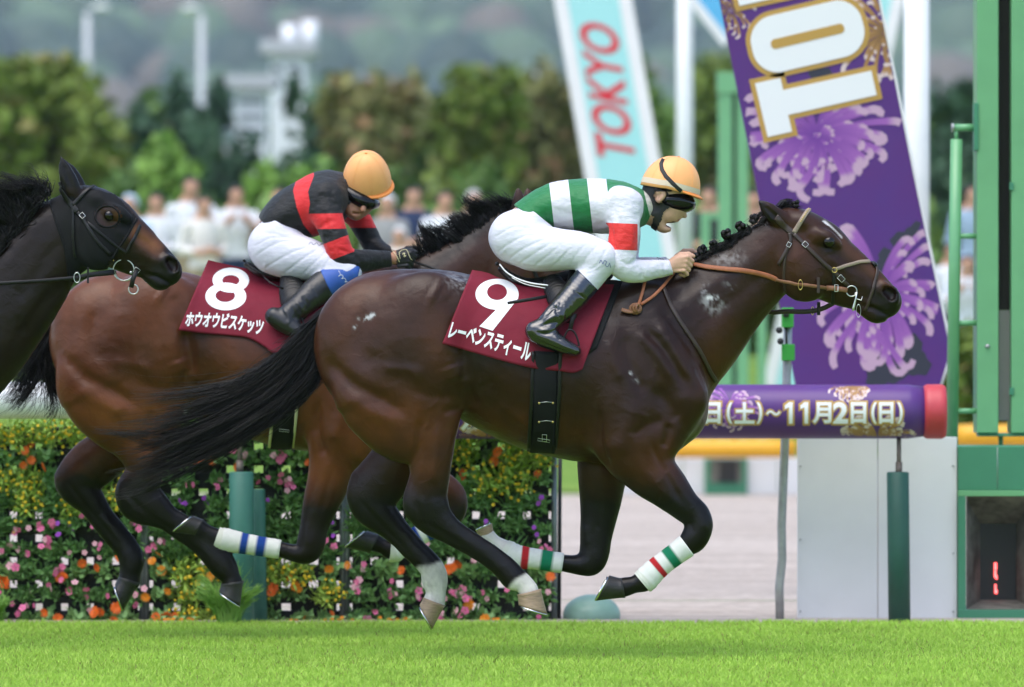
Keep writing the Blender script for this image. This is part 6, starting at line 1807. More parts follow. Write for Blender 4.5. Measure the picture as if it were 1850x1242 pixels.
# ---- grey pole with green clamp
GP = empty('steel_pole'); tag(GP, 'slightly bent grey steel pole with a bright green clamp beneath the leading horse’s head', 'pole')
rod('pole', [P(1424, 560, 3.8), P(1422, 650, 3.8), P(1418, 800, 3.8), P(1412, 950, 3.8), P(1413, 1010, 3.8), P(1408, 1060, 3.8), Vector((P(1409, 1130, 3.8).x, 3.8, -.02))], .021, M_galv, GP)
gbox('clamp', 1413, 556, 1434, 592, 3.74, 3.82, M_clampgreen, GP, .004); gbox('clamp', 1413, 622, 1436, 652, 3.74, 3.82, M_clampgreen, GP, .004)
for cx_, cy_ in ((1408, 597), (1410, 617), (1420, 568)): link('knob', ellipsoid_mesh('knob', P(cx_, cy_, 3.73), (.016, .016, .016), seg=10, rings=8), M_blackm, GP)
rod('clamp_rod', [P(1420, 590, 3.76), P(1421, 625, 3.76)], .006, M_blackm, GP)
link('drum_marker', mesh('x', [(0, 0, 0)], []), None) if False else None
dm = ellipsoid_mesh('dome', (0, 0, 0), (52 * SC(3.9), 52 * SC(3.9), 38 * SC(3.9)), seg=30, rings=20)
DM = link('domed_cover', dm, mat('pale_green_plastic', (.20, .34, .27), rough=.4, var=.12, vscale=12)); DM.location = P(1069, 1128, 3.85); DM.location.z = .012
tag(DM, 'low rounded pale green cover at the edge of the dirt track', 'cover')
torus('rim', (0, -.0, .012), 51 * SC(3.9), .006, M_padgreen, DM, seg=36) if False else None

# ---- tall purple board with chrysanthemums
PB = empty('tall_purple_board'); tag(PB, 'tall leaning purple board with chrysanthemums and big white TOKYO lettering', 'sign board')
py_ = 6.0
poly = [(1251, -250), (1537, -250), (1588, 0), (1652, 320), (1713, 610), (1716, 632), (1712, 655), (1698, 700), (1672, 770), (1660, 800), (1458, 800), (1437, 693), (1366, 333), (1300, 0)]
pb_o = plank('panel', poly, py_, .06, M_purple2, PB)
BVB = BVHTree.FromPolygons([tuple(v.co) for v in pb_o.data.vertices], [tuple(p.vertices) for p in pb_o.data.polygons])
edge = [(1537, -250), (1588, 0), (1652, 320), (1713, 610), (1716, 632), (1712, 655), (1698, 700)]
link('edge_trim', strap_mesh('edge_trim', [P(p[0] + 1, p[1], py_ + .02) for p in edge], [Vector((0, -1, 0))] * len(edge), .016, .06), M_whitec, PB)
clip_b = lambda p: True
for args, sd_ in ((((1475, 245, 182, 30), dict(squash=(1, .72))), 11), (((1588, 535, 172, 30), dict(squash=(.86, 1.0))), 12), (((1600, 60, 110, 20), dict(squash=(1, 1), tone=1)), 13), (((1320, 20, 60, 10), dict(squash=(1, 1), tone=1)), 14)):
    q, c = petals(*args[0], sd_, rings=5, **args[1])
    print_quads('flower_print', q, c, BVB, .0012, PB)
def leaf_print(cx, cy, r, ang, parent):
    Qs = []; Cs = []
    n = 20; pts = []
    for k in range(n + 1):
        a = -2.6 + 5.2 * k / n
        rr = r * (.82 + .18 * math.cos(a * 3.5) + .10 * (k % 2))
        pts.append((cx + rr * math.cos(a + ang), cy + rr * math.sin(a + ang)))
    for k in range(n):
        Qs.append([(cx - r * .5 * math.cos(ang), cy - r * .5 * math.sin(ang)), pts[k], pts[k + 1], pts[k + 1]])
        Cs += [np.array((.040, .042, .060))] * 4
    Qs = [[q[0], q[1], q[2], ((q[0][0] + q[2][0]) / 2, (q[0][1] + q[2][1]) / 2)] for q in Qs]
    print_quads('leaf_print', Qs, Cs, BVB, .0008, parent)
for a in ((1650, 440, 40, -1.2), (1606, 478, 30, 2.6), (1640, 648, 44, .5), (1594, 668, 38, 2.2), (1480, 140, 24, -.5)): leaf_print(*a, PB)
# letters T, O and the foot of K, each a white shape on a gold one
def grow_poly(poly, e):
    c = np.mean(np.array(poly), 0); out = []
    n = len(poly)
    for i in range(n):
        a, b, d = np.array(poly[i - 1]), np.array(poly[i]), np.array(poly[(i + 1) % n])
        u = (b - a) / np.linalg.norm(b - a); w = (d - b) / np.linalg.norm(d - b)
        nn = np.array((u[1], -u[0])) + np.array((w[1], -w[0])); nn = nn / max(np.linalg.norm(nn), 1e-6)
        k = 1 / max(.45, abs(nn @ np.array((u[1], -u[0]))))
        out.append(tuple(b + nn * e * k))
    return out
def letter(poly, parent, holes=(), e=9):
    a = plank('letter_outline', grow_poly(poly, e), py_ - .004, .004, M_goldp, parent)
    plank('letter', poly, py_ - .008, .004, M_white, parent)
    for h in holes: plank('letter_counter', h, py_ - .0095, .0014, M_goldp, parent)
T = [(1364, 151), (1410, 141), (1415, 163), (1574, 128), (1584, 172), (1424, 208), (1431, 238), (1387, 248)]
def rrect(c, hx, hy_, r, ang):
    out = []
    for k in range(40):
        a = 2 * math.pi * k / 40
        x = math.copysign(hx - r, math.cos(a)) + r * math.cos(a); y = math.copysign(hy_ - r, math.sin(a)) + r * math.sin(a)
        out.append((c[0] + x * math.cos(ang) - y * math.sin(ang), c[1] + x * math.sin(ang) + y * math.cos(ang)))
    return out
letter(T, PB)
letter(rrect((1459, 66), 103, 52, 46, -.235), PB, [rrect((1459, 66), 68, 9, 8, -.235)])
letter([(1322, -40), (1440, -66), (1450, -14), (1336, 11)], PB)

# ---- far teal boards, white poles and the far finish frame
ty = 31.0
TB = empty('teal_sign_board'); tag(TB, 'pale teal leaning board lettered TOKYO in red with white borders', 'sign board')
tbp = plank('panel', [(1018, -40), (1111, -40), (1240, 700), (1147, 700)], ty, .08, M_teal, TB)
plank('border', [(994, -40), (1018, -40), (1147, 700), (1123, 700)], ty - .01, .1, M_whitec, TB); plank('border', [(1111, -40), (1135, -40), (1264, 700), (1240, 700)], ty - .01, .1, M_whitec, TB)
tp = text_polys('TOKYO', lambda u, v: (1151 - 36 * u - 72 * v, 281 - 246 * u - 0 * v - (-14) * (v - 1) * -1), .022)
BVT = BVHTree.FromPolygons([tuple(v.co) for v in tbp.data.vertices], [tuple(p.vertices) for p in tbp.data.polygons])
stamp('lettering', tp, BVT, .006, M_redp, TB, 60)
T2 = empty('teal_leaning_board'); tag(T2, 'pale teal board leaning the other way behind the tall purple board', 'sign board')
plank('panel', [(1560, -40), (1620, -40), (1452, 700), (1400, 700)], ty + .6, .08, M_teal, T2); plank('border', [(1620, -40), (1642, -40), (1474, 700), (1452, 700)], ty + .59, .1, M_whitec, T2); plank('border', [(1538, -40), (1560, -40), (1400, 700), (1378, 700)], ty + .59, .1, M_whitec, T2)
T3 = empty('blue_board'); tag(T3, 'blue board with white edge slanting behind the top of the purple board', 'sign board')
plank('panel', [(1256, -6), (1318, 72), (1410, 0), (1340, -80)], ty + 1.5, .08, M_bluep, T3); plank('border', [(1244, 4), (1306, 84), (1318, 72), (1256, -6)], ty + 1.49, .1, M_whitec, T3)
W1 = rod('white_pole', [P(1237, -120, 33), P(1237, 690, 33)], 15 * SC(33), M_pole, None, 20); tag(W1, 'thin blurred white pole behind the shouting jockey', 'pole')
W2 = rod('white_pole', [P(1656, -120, 12), P(1656, 760, 12)], 23 * SC(12), M_pole, None, 24); tag(W2, 'thick white pole behind the right edge of the purple board', 'pole')
FF = empty('far_finish_frame'); tag(FF, 'blurred light green finish frame on the far side of the dirt track', 'finish post')
gy = 28.0
for x0, x1 in ((1298, 1323), (1331, 1352)): gbox('upright', x0, 150, x1, 800, gy, gy + .15, M_frame, FF)
gbox('cap', 1296, 130, 1354, 168, gy - .02, gy + .2, M_frame, FF); gbox('slit', 1323, 170, 1331, 800, gy + .05, gy + .1, M_slit, FF, 0)
gbox('upright', 1266, 384, 1283, 800, gy, gy + .1, M_frame, FF); gbox('rung', 1270, 384, 1300, 396, gy + .01, gy + .05, M_frame, FF); gbox('rung', 1283, 590, 1298, 600, gy + .01, gy + .05, M_frame, FF)
gbox('upright', 1369, 560, 1384, 800, gy, gy + .1, M_frame, FF); gbox('rung', 1352, 580, 1369, 590, gy + .01, gy + .05, M_frame, FF)
FW = empty('far_white_wall'); tag(FW, 'low white wall along the far side of the dirt track', 'wall')
wy = 27.4
for k in range(7):
    a = P(1062 + 172 * k, 828, wy); b = P(1062 + 172 * (k + 1) - 1.5, 828, wy)
    link('panel', box_mesh('panel', (a.x, wy, -.02), (b.x, wy + .12, a.z), .01), M_boardwhite, FW)
FB = empty('camera_housing'); tag(FB, 'small blurred green housing with a dark window in the far white wall', 'camera housing')
gbox('body', 1273, 829, 1350, 896, wy - .05, wy - .004, M_boxgreen, FB); gbox('window_surround', 1283, 830, 1340, 872, wy - .06, wy - .051, M_concrete, FB); gbox('window', 1300, 832, 1332, 872, wy - .066, wy - .061, M_blackm, FB)
def tube_rail(name, x0, x1, cy, rpx, y, m, label):
    o, _ = pad(x0, x1, cy, rpx, m, name, None, y=y, seg=20, n=8); return tag(o, label, 'rail')
tube_rail('yellow_rail', 1062, 1438, 811, 17, 27.0, M_yellow, 'yellow padded rail on top of the far white wall')
tube_rail('yellow_rail', 1725, 2000, 787, 20, 20.0, M_yellow, 'short yellow padded rail behind the green finish post')
# ================================================================== FLOWER RACKS
M_rack = mat('black_plastic_rack', (.010, .011, .011), rough=.6)
M_rackpost = mat('grey_blue_steel', (.16, .19, .20), rough=.4, metal=.5, var=.2, vscale=15)
M_leafd = mat('dark_leaf', (.09, .22, .055), col2=(.18, .35, .10), vscale=30, rough=.5, spec=.35)
M_leafy = mat('feathery_leaf', (.26, .42, .05), col2=(.36, .52, .09), vscale=30, rough=.55, spec=.3)
M_leafz = mat('broad_leaf', (.16, .32, .09), col2=(.26, .44, .16), vscale=30, rough=.5, spec=.35)
M_fl = {'yellow': mat('yellow_petal', (.72, .50, .012), rough=.6, var=.15, vscale=60), 'orange': mat('orange_petal', (.80, .15, .012), rough=.6, var=.25, vscale=60), 'amber': mat('amber_petal', (.85, .29, .012), rough=.6, var=.2, vscale=60),
        'pink': mat('pink_petal', (.75, .16, .33), rough=.6, var=.3, vscale=60), 'palepink': mat('pale_pink_petal', (.80, .42, .48), rough=.6, var=.2, vscale=60), 'purple': mat('purple_petal', (.38, .06, .55), rough=.6, var=.2, vscale=60), 'white': M_white}
FY = 3.78
def leaf_mass(name, n, rx, ry, rz, size, aspect, seed):
    g = np.random.default_rng(seed); V = []; Fc = []
    for i in range(n):
        d = g.normal(0, 1, 3); d /= np.linalg.norm(d); r = g.random() ** .45
        c = Vector((d[0] * rx * r, -abs(d[1]) * ry * r, d[2] * rz * r))
        a = Vector(g.normal(0, 1, 3)); a.z += .5; a.y -= .3; a.normalize()
        b = a.cross(Vector(g.normal(0, 1, 3))).normalized(); nn = a.cross(b)
        L = size * (.6 + .8 * g.random()); w = L * aspect
        k = len(V)
        V += [c, c + a * L * .45 + b * w + nn * L * .06, c + a * L + nn * -.12 * L, c + a * L * .45 - b * w + nn * L * .06]
        Fc += [(k, k + 1, k + 2), (k, k + 2, k + 3)]
    return mesh(name, V, Fc)
def bloom_mesh(name, R0, petals_n, cup, seed, layers=1):
    g = np.random.default_rng(seed); V = []; Fc = []
    for l in range(layers):
        rr = R0 * (1 - .3 * l)
        for i in range(petals_n):
            a = 2 * math.pi * (i + .5 * l) / petals_n + g.normal(0, .06)
            k = len(V); w = math.pi / petals_n * 1.05
            f = lambda r, an, up: Vector((r * math.cos(an), -up, r * math.sin(an)))
            c0 = cup * R0
            V += [f(rr * .08, a, .002 * l + .001), f(rr * .75, a - w, c0 * .7 + .003 * l), f(rr * 1.02, a - w * .35, c0 + .003 * l), f(rr * 1.02, a + w * .35, c0 + .003 * l), f(rr * .75, a + w, c0 * .7 + .003 * l)]
            Fc += [(k, k + 1, k + 2, k + 3, k + 4)]
    k = len(V)
    for j in range(6): V.append(Vector((R0 * .16 * math.cos(j * 1.047), -.006 - .003 * layers, R0 * .16 * math.sin(j * 1.047))))
    Fc.append(tuple(k + j for j in range(6)))
    return mesh(name, V, Fc, False)
def tiny_blossoms(name, n, rx, rz, R0, seed):
    g = np.random.default_rng(seed); V = []; Fc = []
    for i in range(n):
        x, z = g.normal(0, rx), g.normal(0, rz); y = -.055 - .03 * g.random(); rot = g.random() * 6.28; r = R0 * (.7 + .6 * g.random())
        tl = g.normal(0, .5, 2); k = len(V); V.append(Vector((x, y - .003, z)))
        for j in range(6):
            a = rot + j * 1.047; V.append(Vector((x + r * math.cos(a), y + r * (math.cos(a) * tl[0] + math.sin(a) * tl[1]), z + r * math.sin(a))))
        for j in range(6): Fc.append((k, k + 1 + j, k + 1 + (j + 1) % 6))
    return mesh(name, V, Fc, False)
FOL = {'yellow': [leaf_mass('foliage', 260, .080, .085, .065, .032, .13, 40 + i) for i in range(4)], 'zinnia': [leaf_mass('foliage', 90, .064, .085, .044, .046, .30, 50 + i) for i in range(4)],
       'phlox': [leaf_mass('foliage', 150, .062, .085, .042, .040, .19, 60 + i) for i in range(4)], 'green': [leaf_mass('foliage', 200, .072, .09, .052, .05, .11, 70 + i) for i in range(3)]}
for k, m in (('yellow', M_leafy), ('zinnia', M_leafz), ('phlox', M_leafd), ('green', M_leafd)):
    for me in FOL[k]: me.materials.append(m)
BL = {}
def bloom(col, kind, i):
    key = (col, kind, i)
    if key not in BL:
        BL[key] = bloom_mesh('bloom', {'z': .027, 'p': .018, 'v': .014}[kind], {'z': 11, 'p': 5, 'v': 5}[kind], {'z': .22, 'p': .12, 'v': .1}[kind], 80 + i, {'z': 2, 'p': 1, 'v': 1}[kind])
        BL[key].materials.append(M_fl[col])
    return BL[key]
TB_ = {i: tiny_blossoms('blossoms', 11, .048, .038, .0058, 90 + i) for i in range(5)}
for me in TB_.values(): me.materials.append(M_fl['yellow'])
def plant_kind(px, py, g):
    """what grows where, read off the photograph"""
    r = g.random()
    if px < 258:
        if py < 800: return 'yellow' if r < .8 else 'orange'
        if py < 850: return 'orange' if r < .65 else 'yellow'
        if py < 930: return 'yellow' if r < .7 else 'green'
        if py < 1000: return 'pink' if r < .6 else ('purple' if px > 130 else 'green')
        if py < 1070: return 'orange' if r < .7 else 'pink'
        return 'pink' if r < .7 else 'orange'
    if px < 622:
        if py < 850: return 'orange' if r < .7 else 'pink'
        if py < 905: return 'pink' if r < .6 else 'green'
        if py < 960: return 'purple' if r < .35 else 'green'
        if py < 1010: return 'green' if r < .6 else 'pink'
        if py < 1060: return 'yellow' if r < .6 else 'amber'
        return 'yellow' if r < .45 else ('amber' if r < .8 else 'orange')
    if py < 830: return 'yellow' if r < .6 else 'orange'
    if py < 905: return 'yellow' if r < .75 else 'orange'
    if py < 960: return 'green' if r < .7 else 'purple'
    if py < 1010: return 'green' if r < .5 else 'pink'
    if py < 1070: return 'pink' if r < .6 else 'orange'
    return 'pink' if r < .75 else 'amber'
LAB = {'yellow': 'feathery plant with tiny yellow flowers', 'orange': 'broad-leaved plant with orange flowers', 'amber': 'broad-leaved plant with amber flowers',
       'pink': 'dark-leaved plant with pink flowers', 'purple': 'dark-leaved plant with purple flowers', 'green': 'leafy green plant without flowers'}
ORD = ['first', 'second', 'third', 'fourth', 'fifth', 'sixth', 'seventh', 'eighth', 'ninth', 'tenth', 'eleventh', 'twelfth']
def add_plant(px, py, g, where=''):
    k = plant_kind(px, py, g)
    fk = {'yellow': 'yellow', 'orange': 'zinnia', 'amber': 'zinnia', 'pink': 'phlox', 'purple': 'phlox', 'green': 'green'}[k]
    me = FOL[fk][int(g.integers(len(FOL[fk])))]
    o = bpy.data.objects.new('flowering_plant' if k != 'green' else 'leafy_plant', me); COL.objects.link(o)
    o.location = P(px + g.normal(0, 4), py + g.normal(0, 3), FY - .02); o.rotation_euler = (0, g.uniform(-.5, .5), 0)
    s = g.uniform(.78, 1.06); o.scale = (s, s, s)
    tag(o, LAB[k] + where, 'plant', k + ' plants in the flower racks')
    if k == 'yellow':
        s *= 1.25; o.scale = (s, s, s)
        for q in range(2):
            c = bpy.data.objects.new('blossoms', TB_[int(g.integers(5))]); COL.objects.link(c); c.parent = o; c.location = (g.normal(0, .012), -.01 * q, g.normal(0, .012)); c.rotation_euler = (0, g.random() * 6, 0)
    elif k != 'green':
        n = {'orange': (1, 4), 'amber': (2, 5), 'pink': (2, 6), 'purple': (2, 5)}[k]
        cx_, cz_ = g.normal(0, .022), g.normal(0, .02)
        for q in range(int(g.integers(*n))):
            kd = {'orange': 'z', 'amber': 'z', 'pink': 'p', 'purple': 'v'}[k]
            cc = {'orange': 'orange', 'amber': 'amber', 'pink': 'pink' if g.random() < .65 else 'palepink', 'purple': 'purple'}[k]
            c = bpy.data.objects.new('bloom', bloom(cc, kd, int(g.integers(3)))); COL.objects.link(c); c.parent = o
            sp = .03 if kd != 'z' else .045
            c.location = (cx_ + g.normal(0, sp), -.062 - .035 * g.random(), cz_ + g.normal(0, sp * .7) + .012); c.rotation_euler = (g.normal(.2, .45), g.random() * 6, g.normal(0, .5))
            ss = g.uniform(.8, 1.15); c.scale = (ss, ss, ss)
gp = np.random.default_rng(42)
CW, CH = 47.0, 41.5
for pi, (x0, x1) in enumerate(((-115, 255), (268, 616), (630, 998))):
    RK_ = empty('flower_rack'); tag(RK_, ['flower rack at the left below the white rail', 'flower rack in the middle, behind the green padded post', 'flower rack at the right beside the dirt track'][pi] + ', a black lattice of small pots', 'flower rack', 'flower racks below the rail')
    ncol = int(round((x1 - x0) / CW)); cw = (x1 - x0) / ncol
    for xx in (x0 - 3, x1 + 3):
        rod('post', [P(xx, 765, FY - .03), P(xx, 950, FY - .03), Vector((P(xx, 1130, FY).x, FY - .03, -.01))], .015, M_rackpost, RK_, 10)
    if pi == 2: rod('post', [P(x1 + 14, 800, FY + .08), Vector((P(x1 + 12, 1130, FY).x, FY + .08, -.01))], .010, M_blackm, RK_, 10)
    for r in range(9):
        yc = 786 + CH * r
        a = P(x0, yc + 14, FY); b = P(x1, yc - 14, FY)
        link('shelf', box_mesh('shelf', (a.x, FY, max(a.z, .0)), (b.x, FY + .05, b.z), .003), M_rack, RK_)
    for c in range(ncol + 1):
        xc = x0 + cw * (c + .5)
        if c == ncol: continue
        a = P(xc - 16.5, 1128, FY); b = P(xc + 16.5, 772, FY)
        link('slat', box_mesh('slat', (a.x, FY + .006, 0), (b.x, FY + .044, b.z), .003), M_rack, RK_)
    for r in range(8):
        for c in range(ncol):
            if c < ncol - 1 and gp.random() < .42:
                p_ = P(x0 + cw * (c + 1), 786 + CH * (r + .5), FY)
                link('pot', box_mesh('pot', p_ - Vector((.026, -.012, .022)), p_ + Vector((.026, .04, .022)), .004), M_rack, RK_)
    for yy in (870, 1000): rod('cross_bar', [P(x0 - 6, yy, FY + .045), P(x1 + 6, yy, FY + .045)], .009, M_rackpost, RK_, 8)
    for r in range(9):
        for c in range(ncol):
            if x0 + cw * (c + .5) < -60: continue
            yy = 785 + CH * r
            if yy > 1118: continue
            add_plant(x0 + cw * (c + .5 + gp.normal(0, .05)), yy, gp, ', %s rack, %s row, %s from left' % (('left', 'middle', 'right')[pi], ORD[r], ORD[c]))
# low amber flowers peeping above the turf at the foot of the racks
for li, px in enumerate((285, 305, 320, 340, 530, 590, 610, 640, 700, 730, 905)):
    o = bpy.data.objects.new('flowering_plant', FOL['zinnia'][0]); COL.objects.link(o); o.location = P(px, 1122, FY - .1); o.scale = (.5, .5, .4)
    tag(o, 'low amber-flowered plant at the foot of the racks, %s from left' % ORD[li], 'plant', 'low plants at the foot of the racks')
    for q in range(3):
        c = bpy.data.objects.new('bloom', bloom('amber', 'z', q)); COL.objects.link(c); c.parent = o; c.location = (gp.normal(0, .04), -.07, .02 + gp.normal(0, .012)); c.scale = (.75, .75, .75); c.rotation_euler = (gp.normal(.2, .3), gp.random() * 6, 0)
# feathery weeds at the turf edge
def weed(px, h, n, seed, label):
    g = np.random.default_rng(seed); b = P(px, 1140, TURF_Y - .15); b.z = 0
    paths = []
    for k in range(7):
        a = -1.0 + 2.0 * k / 6
        paths.append([b + Vector((a * .03, g.normal(0, .03), 0)), b + Vector((a * h * .35, g.normal(0, .04), h * .55)), b + Vector((a * h * .75, g.normal(0, .05), h * (1.0 - .35 * abs(a))))])
    o = link('feathery_weed', strands('feathery_weed', None, paths, n, .0019, .0010, (.012, .03), .012, seed, .7, 6), M_blade2); tag(o, label, 'weed')
    return o
M_blade2 = mat('weed_green', (.17, .36, .05), col2=(.24, .44, .08), vscale=20, rough=.6)
weed(414, .25, 800, 3, 'feathery green weed at the turf edge in front of the green padded post')
weed(-10, .20, 220, 4, 'feathery green weed at the turf edge at the far left')
# ================================================================== SPECTATORS
M_person = mat('spectator', attr=True, rough=.8, spec=.2)
M_hairp = mat('person_hair', (.012, .010, .009), rough=.6); M_hairg = mat('grey_hair', (.45, .45, .45), rough=.7); M_cap = mat('white_cap', (.72, .72, .72), rough=.8); M_capb = mat('pale_blue_cap', (.45, .58, .68), rough=.8)
PY = 38.0
def person_mesh(pose, h, shirt, trousers, seed):
    """standing figure about h tall, base at origin, facing the track (-y)"""
    g = np.random.default_rng(seed); k = h / 1.7
    C = lambda rows: Chain([(r[0] * k, r[1] * k, r[2] * k, r[3] * k, r[4] * k) for r in rows], 4)
    S = SDF(.017, (-.5 * k, -.42 * k, -.03), (.5 * k, .3 * k, 1.85 * k))
    S.chain(C([(0, 0, .92, .15, .11), (0, 0, 1.1, .135, .10), (0, 0, 1.28, .165, .11), (0, .01, 1.4, .14, .09), (0, .01, 1.46, .07, .06)]), .03)
    S.chain(C([(0, 0, 1.44, .055, .055), (0, -.01, 1.52, .055, .055)]), .03)
    S.chain(C([(0, -.015, 1.545, .062, .075), (0, 0, 1.60, .078, .095), (0, .01, 1.63, .074, .09)]), .02)
    S.cone((0, -.09 * k, 1.58 * k), (0, -.112 * k, 1.57 * k), .012 * k, .014 * k, .02)
    for s in (-1, 1):
        S.chain(C([(s * .085, 0, .92, .10, .10), (s * .095, -.01, .55, .068, .07), (s * .10, .01, .30, .055, .06), (s * .10, .01, .06, .042, .045)]), .03)
        S.cone((s * .10 * k, .03 * k, .045 * k), (s * .115 * k, -.15 * k, .035 * k), .045 * k, .036 * k, .02)
        if pose == 0: pts = [(s * .19, .0, 1.38), (s * .25, .02, 1.12), (s * .10, -.22, 1.08), (-s * .03, -.23, 1.11)]
        elif pose == 1: pts = [(s * .19, 0, 1.38), (s * .26, -.08, 1.14), (s * .12, -.28, 1.30), (s * .06, -.30, 1.36)]
        else: pts = [(s * .19, 0, 1.38), (s * .25, .02, 1.12), (s * .24, -.06, .88), (s * .23, -.08, .80)]
        rr = [.062, .048, .036, .042]
        for a, b, ra, rb in zip(pts[:-1], pts[1:], rr[:-1], rr[1:]): S.cone(np.array(a) * k, np.array(b) * k, ra * k, rb * k, .02)
    V, Q = S.surface(1)
    z = V[:, 2] / k; x = np.abs(V[:, 0]) / k; y = V[:, 1] / k
    skin = np.array((.48, .28, .19)); Cc = np.tile(skin, (len(V), 1))
    Cc[(z < .98)] = trousers; Cc[z < .09] = (.03, .03, .03)
    Cc[(z >= .93) & (z < 1.46)] = shirt
    hands = (y < -.17) & (z > 1.0) & (z < 1.5) if pose != 2 else (z < .9) & (z > .72) & (x > .19)
    Cc[hands] = skin; Cc[z >= 1.455] = skin
    me = mesh('person', V, Q); paint(me, Cc)
    return me, V, Q, k
def spectator(px, top, pose, shirt, trousers, hair, label, seed, y=PY, h=None, z0=None):
    h = h or 1.68 + .06 * math.sin(seed * 2.3)
    me, V, Q, k = person_mesh(pose, h, shirt, trousers, seed)
    o = link('person', me, M_person)
    p = P(px, top, y); o.location = (p.x, y, p.z - 1.705 * k); o.rotation_euler = (0, 0, .35 * math.sin(seed * 5.1))
    keep = (V[:, 2] / k > 1.585) & ~((V[:, 1] / k < -.045) & (V[:, 2] / k < 1.66))
    v, f = shell(V, Q, keep, .012)
    link('hair' if hair in (M_hairp, M_hairg) else 'cap', mesh('hair', v, f), hair, o)
    tag(o, label, 'person', 'spectators behind the far rail')
W_, NV, GY, KH, BLs, DK = (.72, .73, .76), (.03, .045, .10), (.30, .30, .30), (.36, .29, .19), (.45, .58, .72), (.03, .03, .035)
spectator(234, 352, 0, BLs, NV, M_capb, 'spectator in a pale blue top and pale cap next to the black horse’s face', 1)
spectator(283, 350, 0, W_, DK, M_hairp, 'spectator in a white shirt with dark hair, arms folded, left of the tall one', 2)
spectator(345, 320, 2, W_, KH, M_hairp, 'tallest spectator in white shirt and khaki trousers', 3, h=1.78)
spectator(368, 355, 0, (.74, .70, .66), KH, M_hairp, 'shorter spectator in cream standing just before the tallest one', 4, y=PY - .7, h=1.6)
spectator(427, 336, 1, W_, NV, M_hairp, 'spectator in white shirt and navy shorts left of the black and red jockey', 5)
spectator(505, 340, 1, (.35, .30, .24), DK, M_hairp, 'spectator in brown half hidden behind the black and red jockey', 6)
spectator(700, 352, 0, GY, DK, M_cap, 'spectator in grey with a white cap right of the tilted orange helmet', 7)
spectator(748, 338, 0, NV, DK, M_hairp, 'spectator in a navy shirt with folded arms', 8)
spectator(803, 346, 2, W_, NV, M_hairp, 'spectator in a white shirt above the second horse’s mane', 9)
spectator(856, 344, 0, GY, DK, M_hairg, 'grey-haired spectator in grey by the mane of the second horse', 10)
spectator(722, 412, 0, (.66, .64, .60), DK, M_cap, 'low spectator in pale clothes and white cap in front of the folded arms', 11, y=PY - 2.2, h=1.4)
spectator(1282, 338, 0, DK, DK, M_hairp, 'spectator in dark clothes right of the shouting jockey’s helmet', 12)
spectator(1362, 345, 1, (.28, .20, .18), DK, M_hairp, 'spectator in brown next to the far green frame', 13)
spectator(1718, 440, 0, W_, DK, M_hairp, 'spectator in white between purple board and green ladder frame', 14, y=PY - 1.5, h=1.55)
spectator(1757, 336, 2, (.30, .40, .52), NV, M_hairp, 'spectator in a grey-blue shirt behind the ladder rungs', 15)
spectator(1748, 462, 1, (.62, .66, .72), DK, M_hairp, 'spectator in pale grey behind the lower ladder rungs', 16, y=PY - 2.0, h=1.5)
spectator(160, 402, 0, W_, DK, M_hairp, 'spectator in white hidden by the black horse’s head', 17, y=PY + .5) if False else None

# ================================================================== TREES, HEDGE, BUILDINGS, LAMPS, HILLS
def leaf_cloud(lobes, n, size, seed, cols, droop=0.0):
    """many leaf-sized faces spread through a crown of overlapping lobes"""
    g = np.random.default_rng(seed)
    w = np.array([l[3] * l[4] * l[5] for l in lobes]); w = w / w.sum()
    idx = g.choice(len(lobes), n, p=w); Lb = np.array(lobes)[idx]
    d = g.normal(0, 1, (n, 3)); d /= np.linalg.norm(d, axis=1)[:, None]
    r = (.55 + .5 * g.random(n)) ; r = np.where(g.random(n) < .25, g.random(n) * .7, r)
    c = Lb[:, :3] + d * Lb[:, 3:6] * r[:, None]
    lump = fbm(c, 1.1, seed)
    c += d * ((lump - .5)[:, None] * .9 * Lb[:, 3:4])
    a = g.normal(0, 1, (n, 3)); a /= np.linalg.norm(a, axis=1)[:, None]
    b = np.cross(a, g.normal(0, 1, (n, 3))); b /= np.linalg.norm(b, axis=1)[:, None]
    s = size * (.6 + .8 * g.random(n))[:, None]
    V = np.stack([c - a * s, c + b * s * .55, c + a * s, c - b * s * .55], 1).reshape(-1, 3)
    Fq = np.arange(n * 4).reshape(n, 4)
    me = mesh('crown', V, Fq)
    t = np.clip((fbm(c, .55, seed + 3) - .3) * 2.5, 0, 1)[:, None]; u = g.random(n)[:, None]
    C = np.array(cols[0]) * (1 - t) + np.array(cols[1]) * t
    C = C * (.7 + .6 * u)
    if len(cols) > 2: C = np.where(g.random(n)[:, None] < .12, np.array(cols[2]), C)
    paint(me, np.repeat(C[:, None], 4, 1).reshape(-1, 3))
    return me
M_leaf = mat('tree_leaves', attr=True, rough=.6, spec=.25); M_bark = mat('bark', (.07, .055, .04), rough=.9, var=.3, vscale=10, bump=.5, bscale=30)
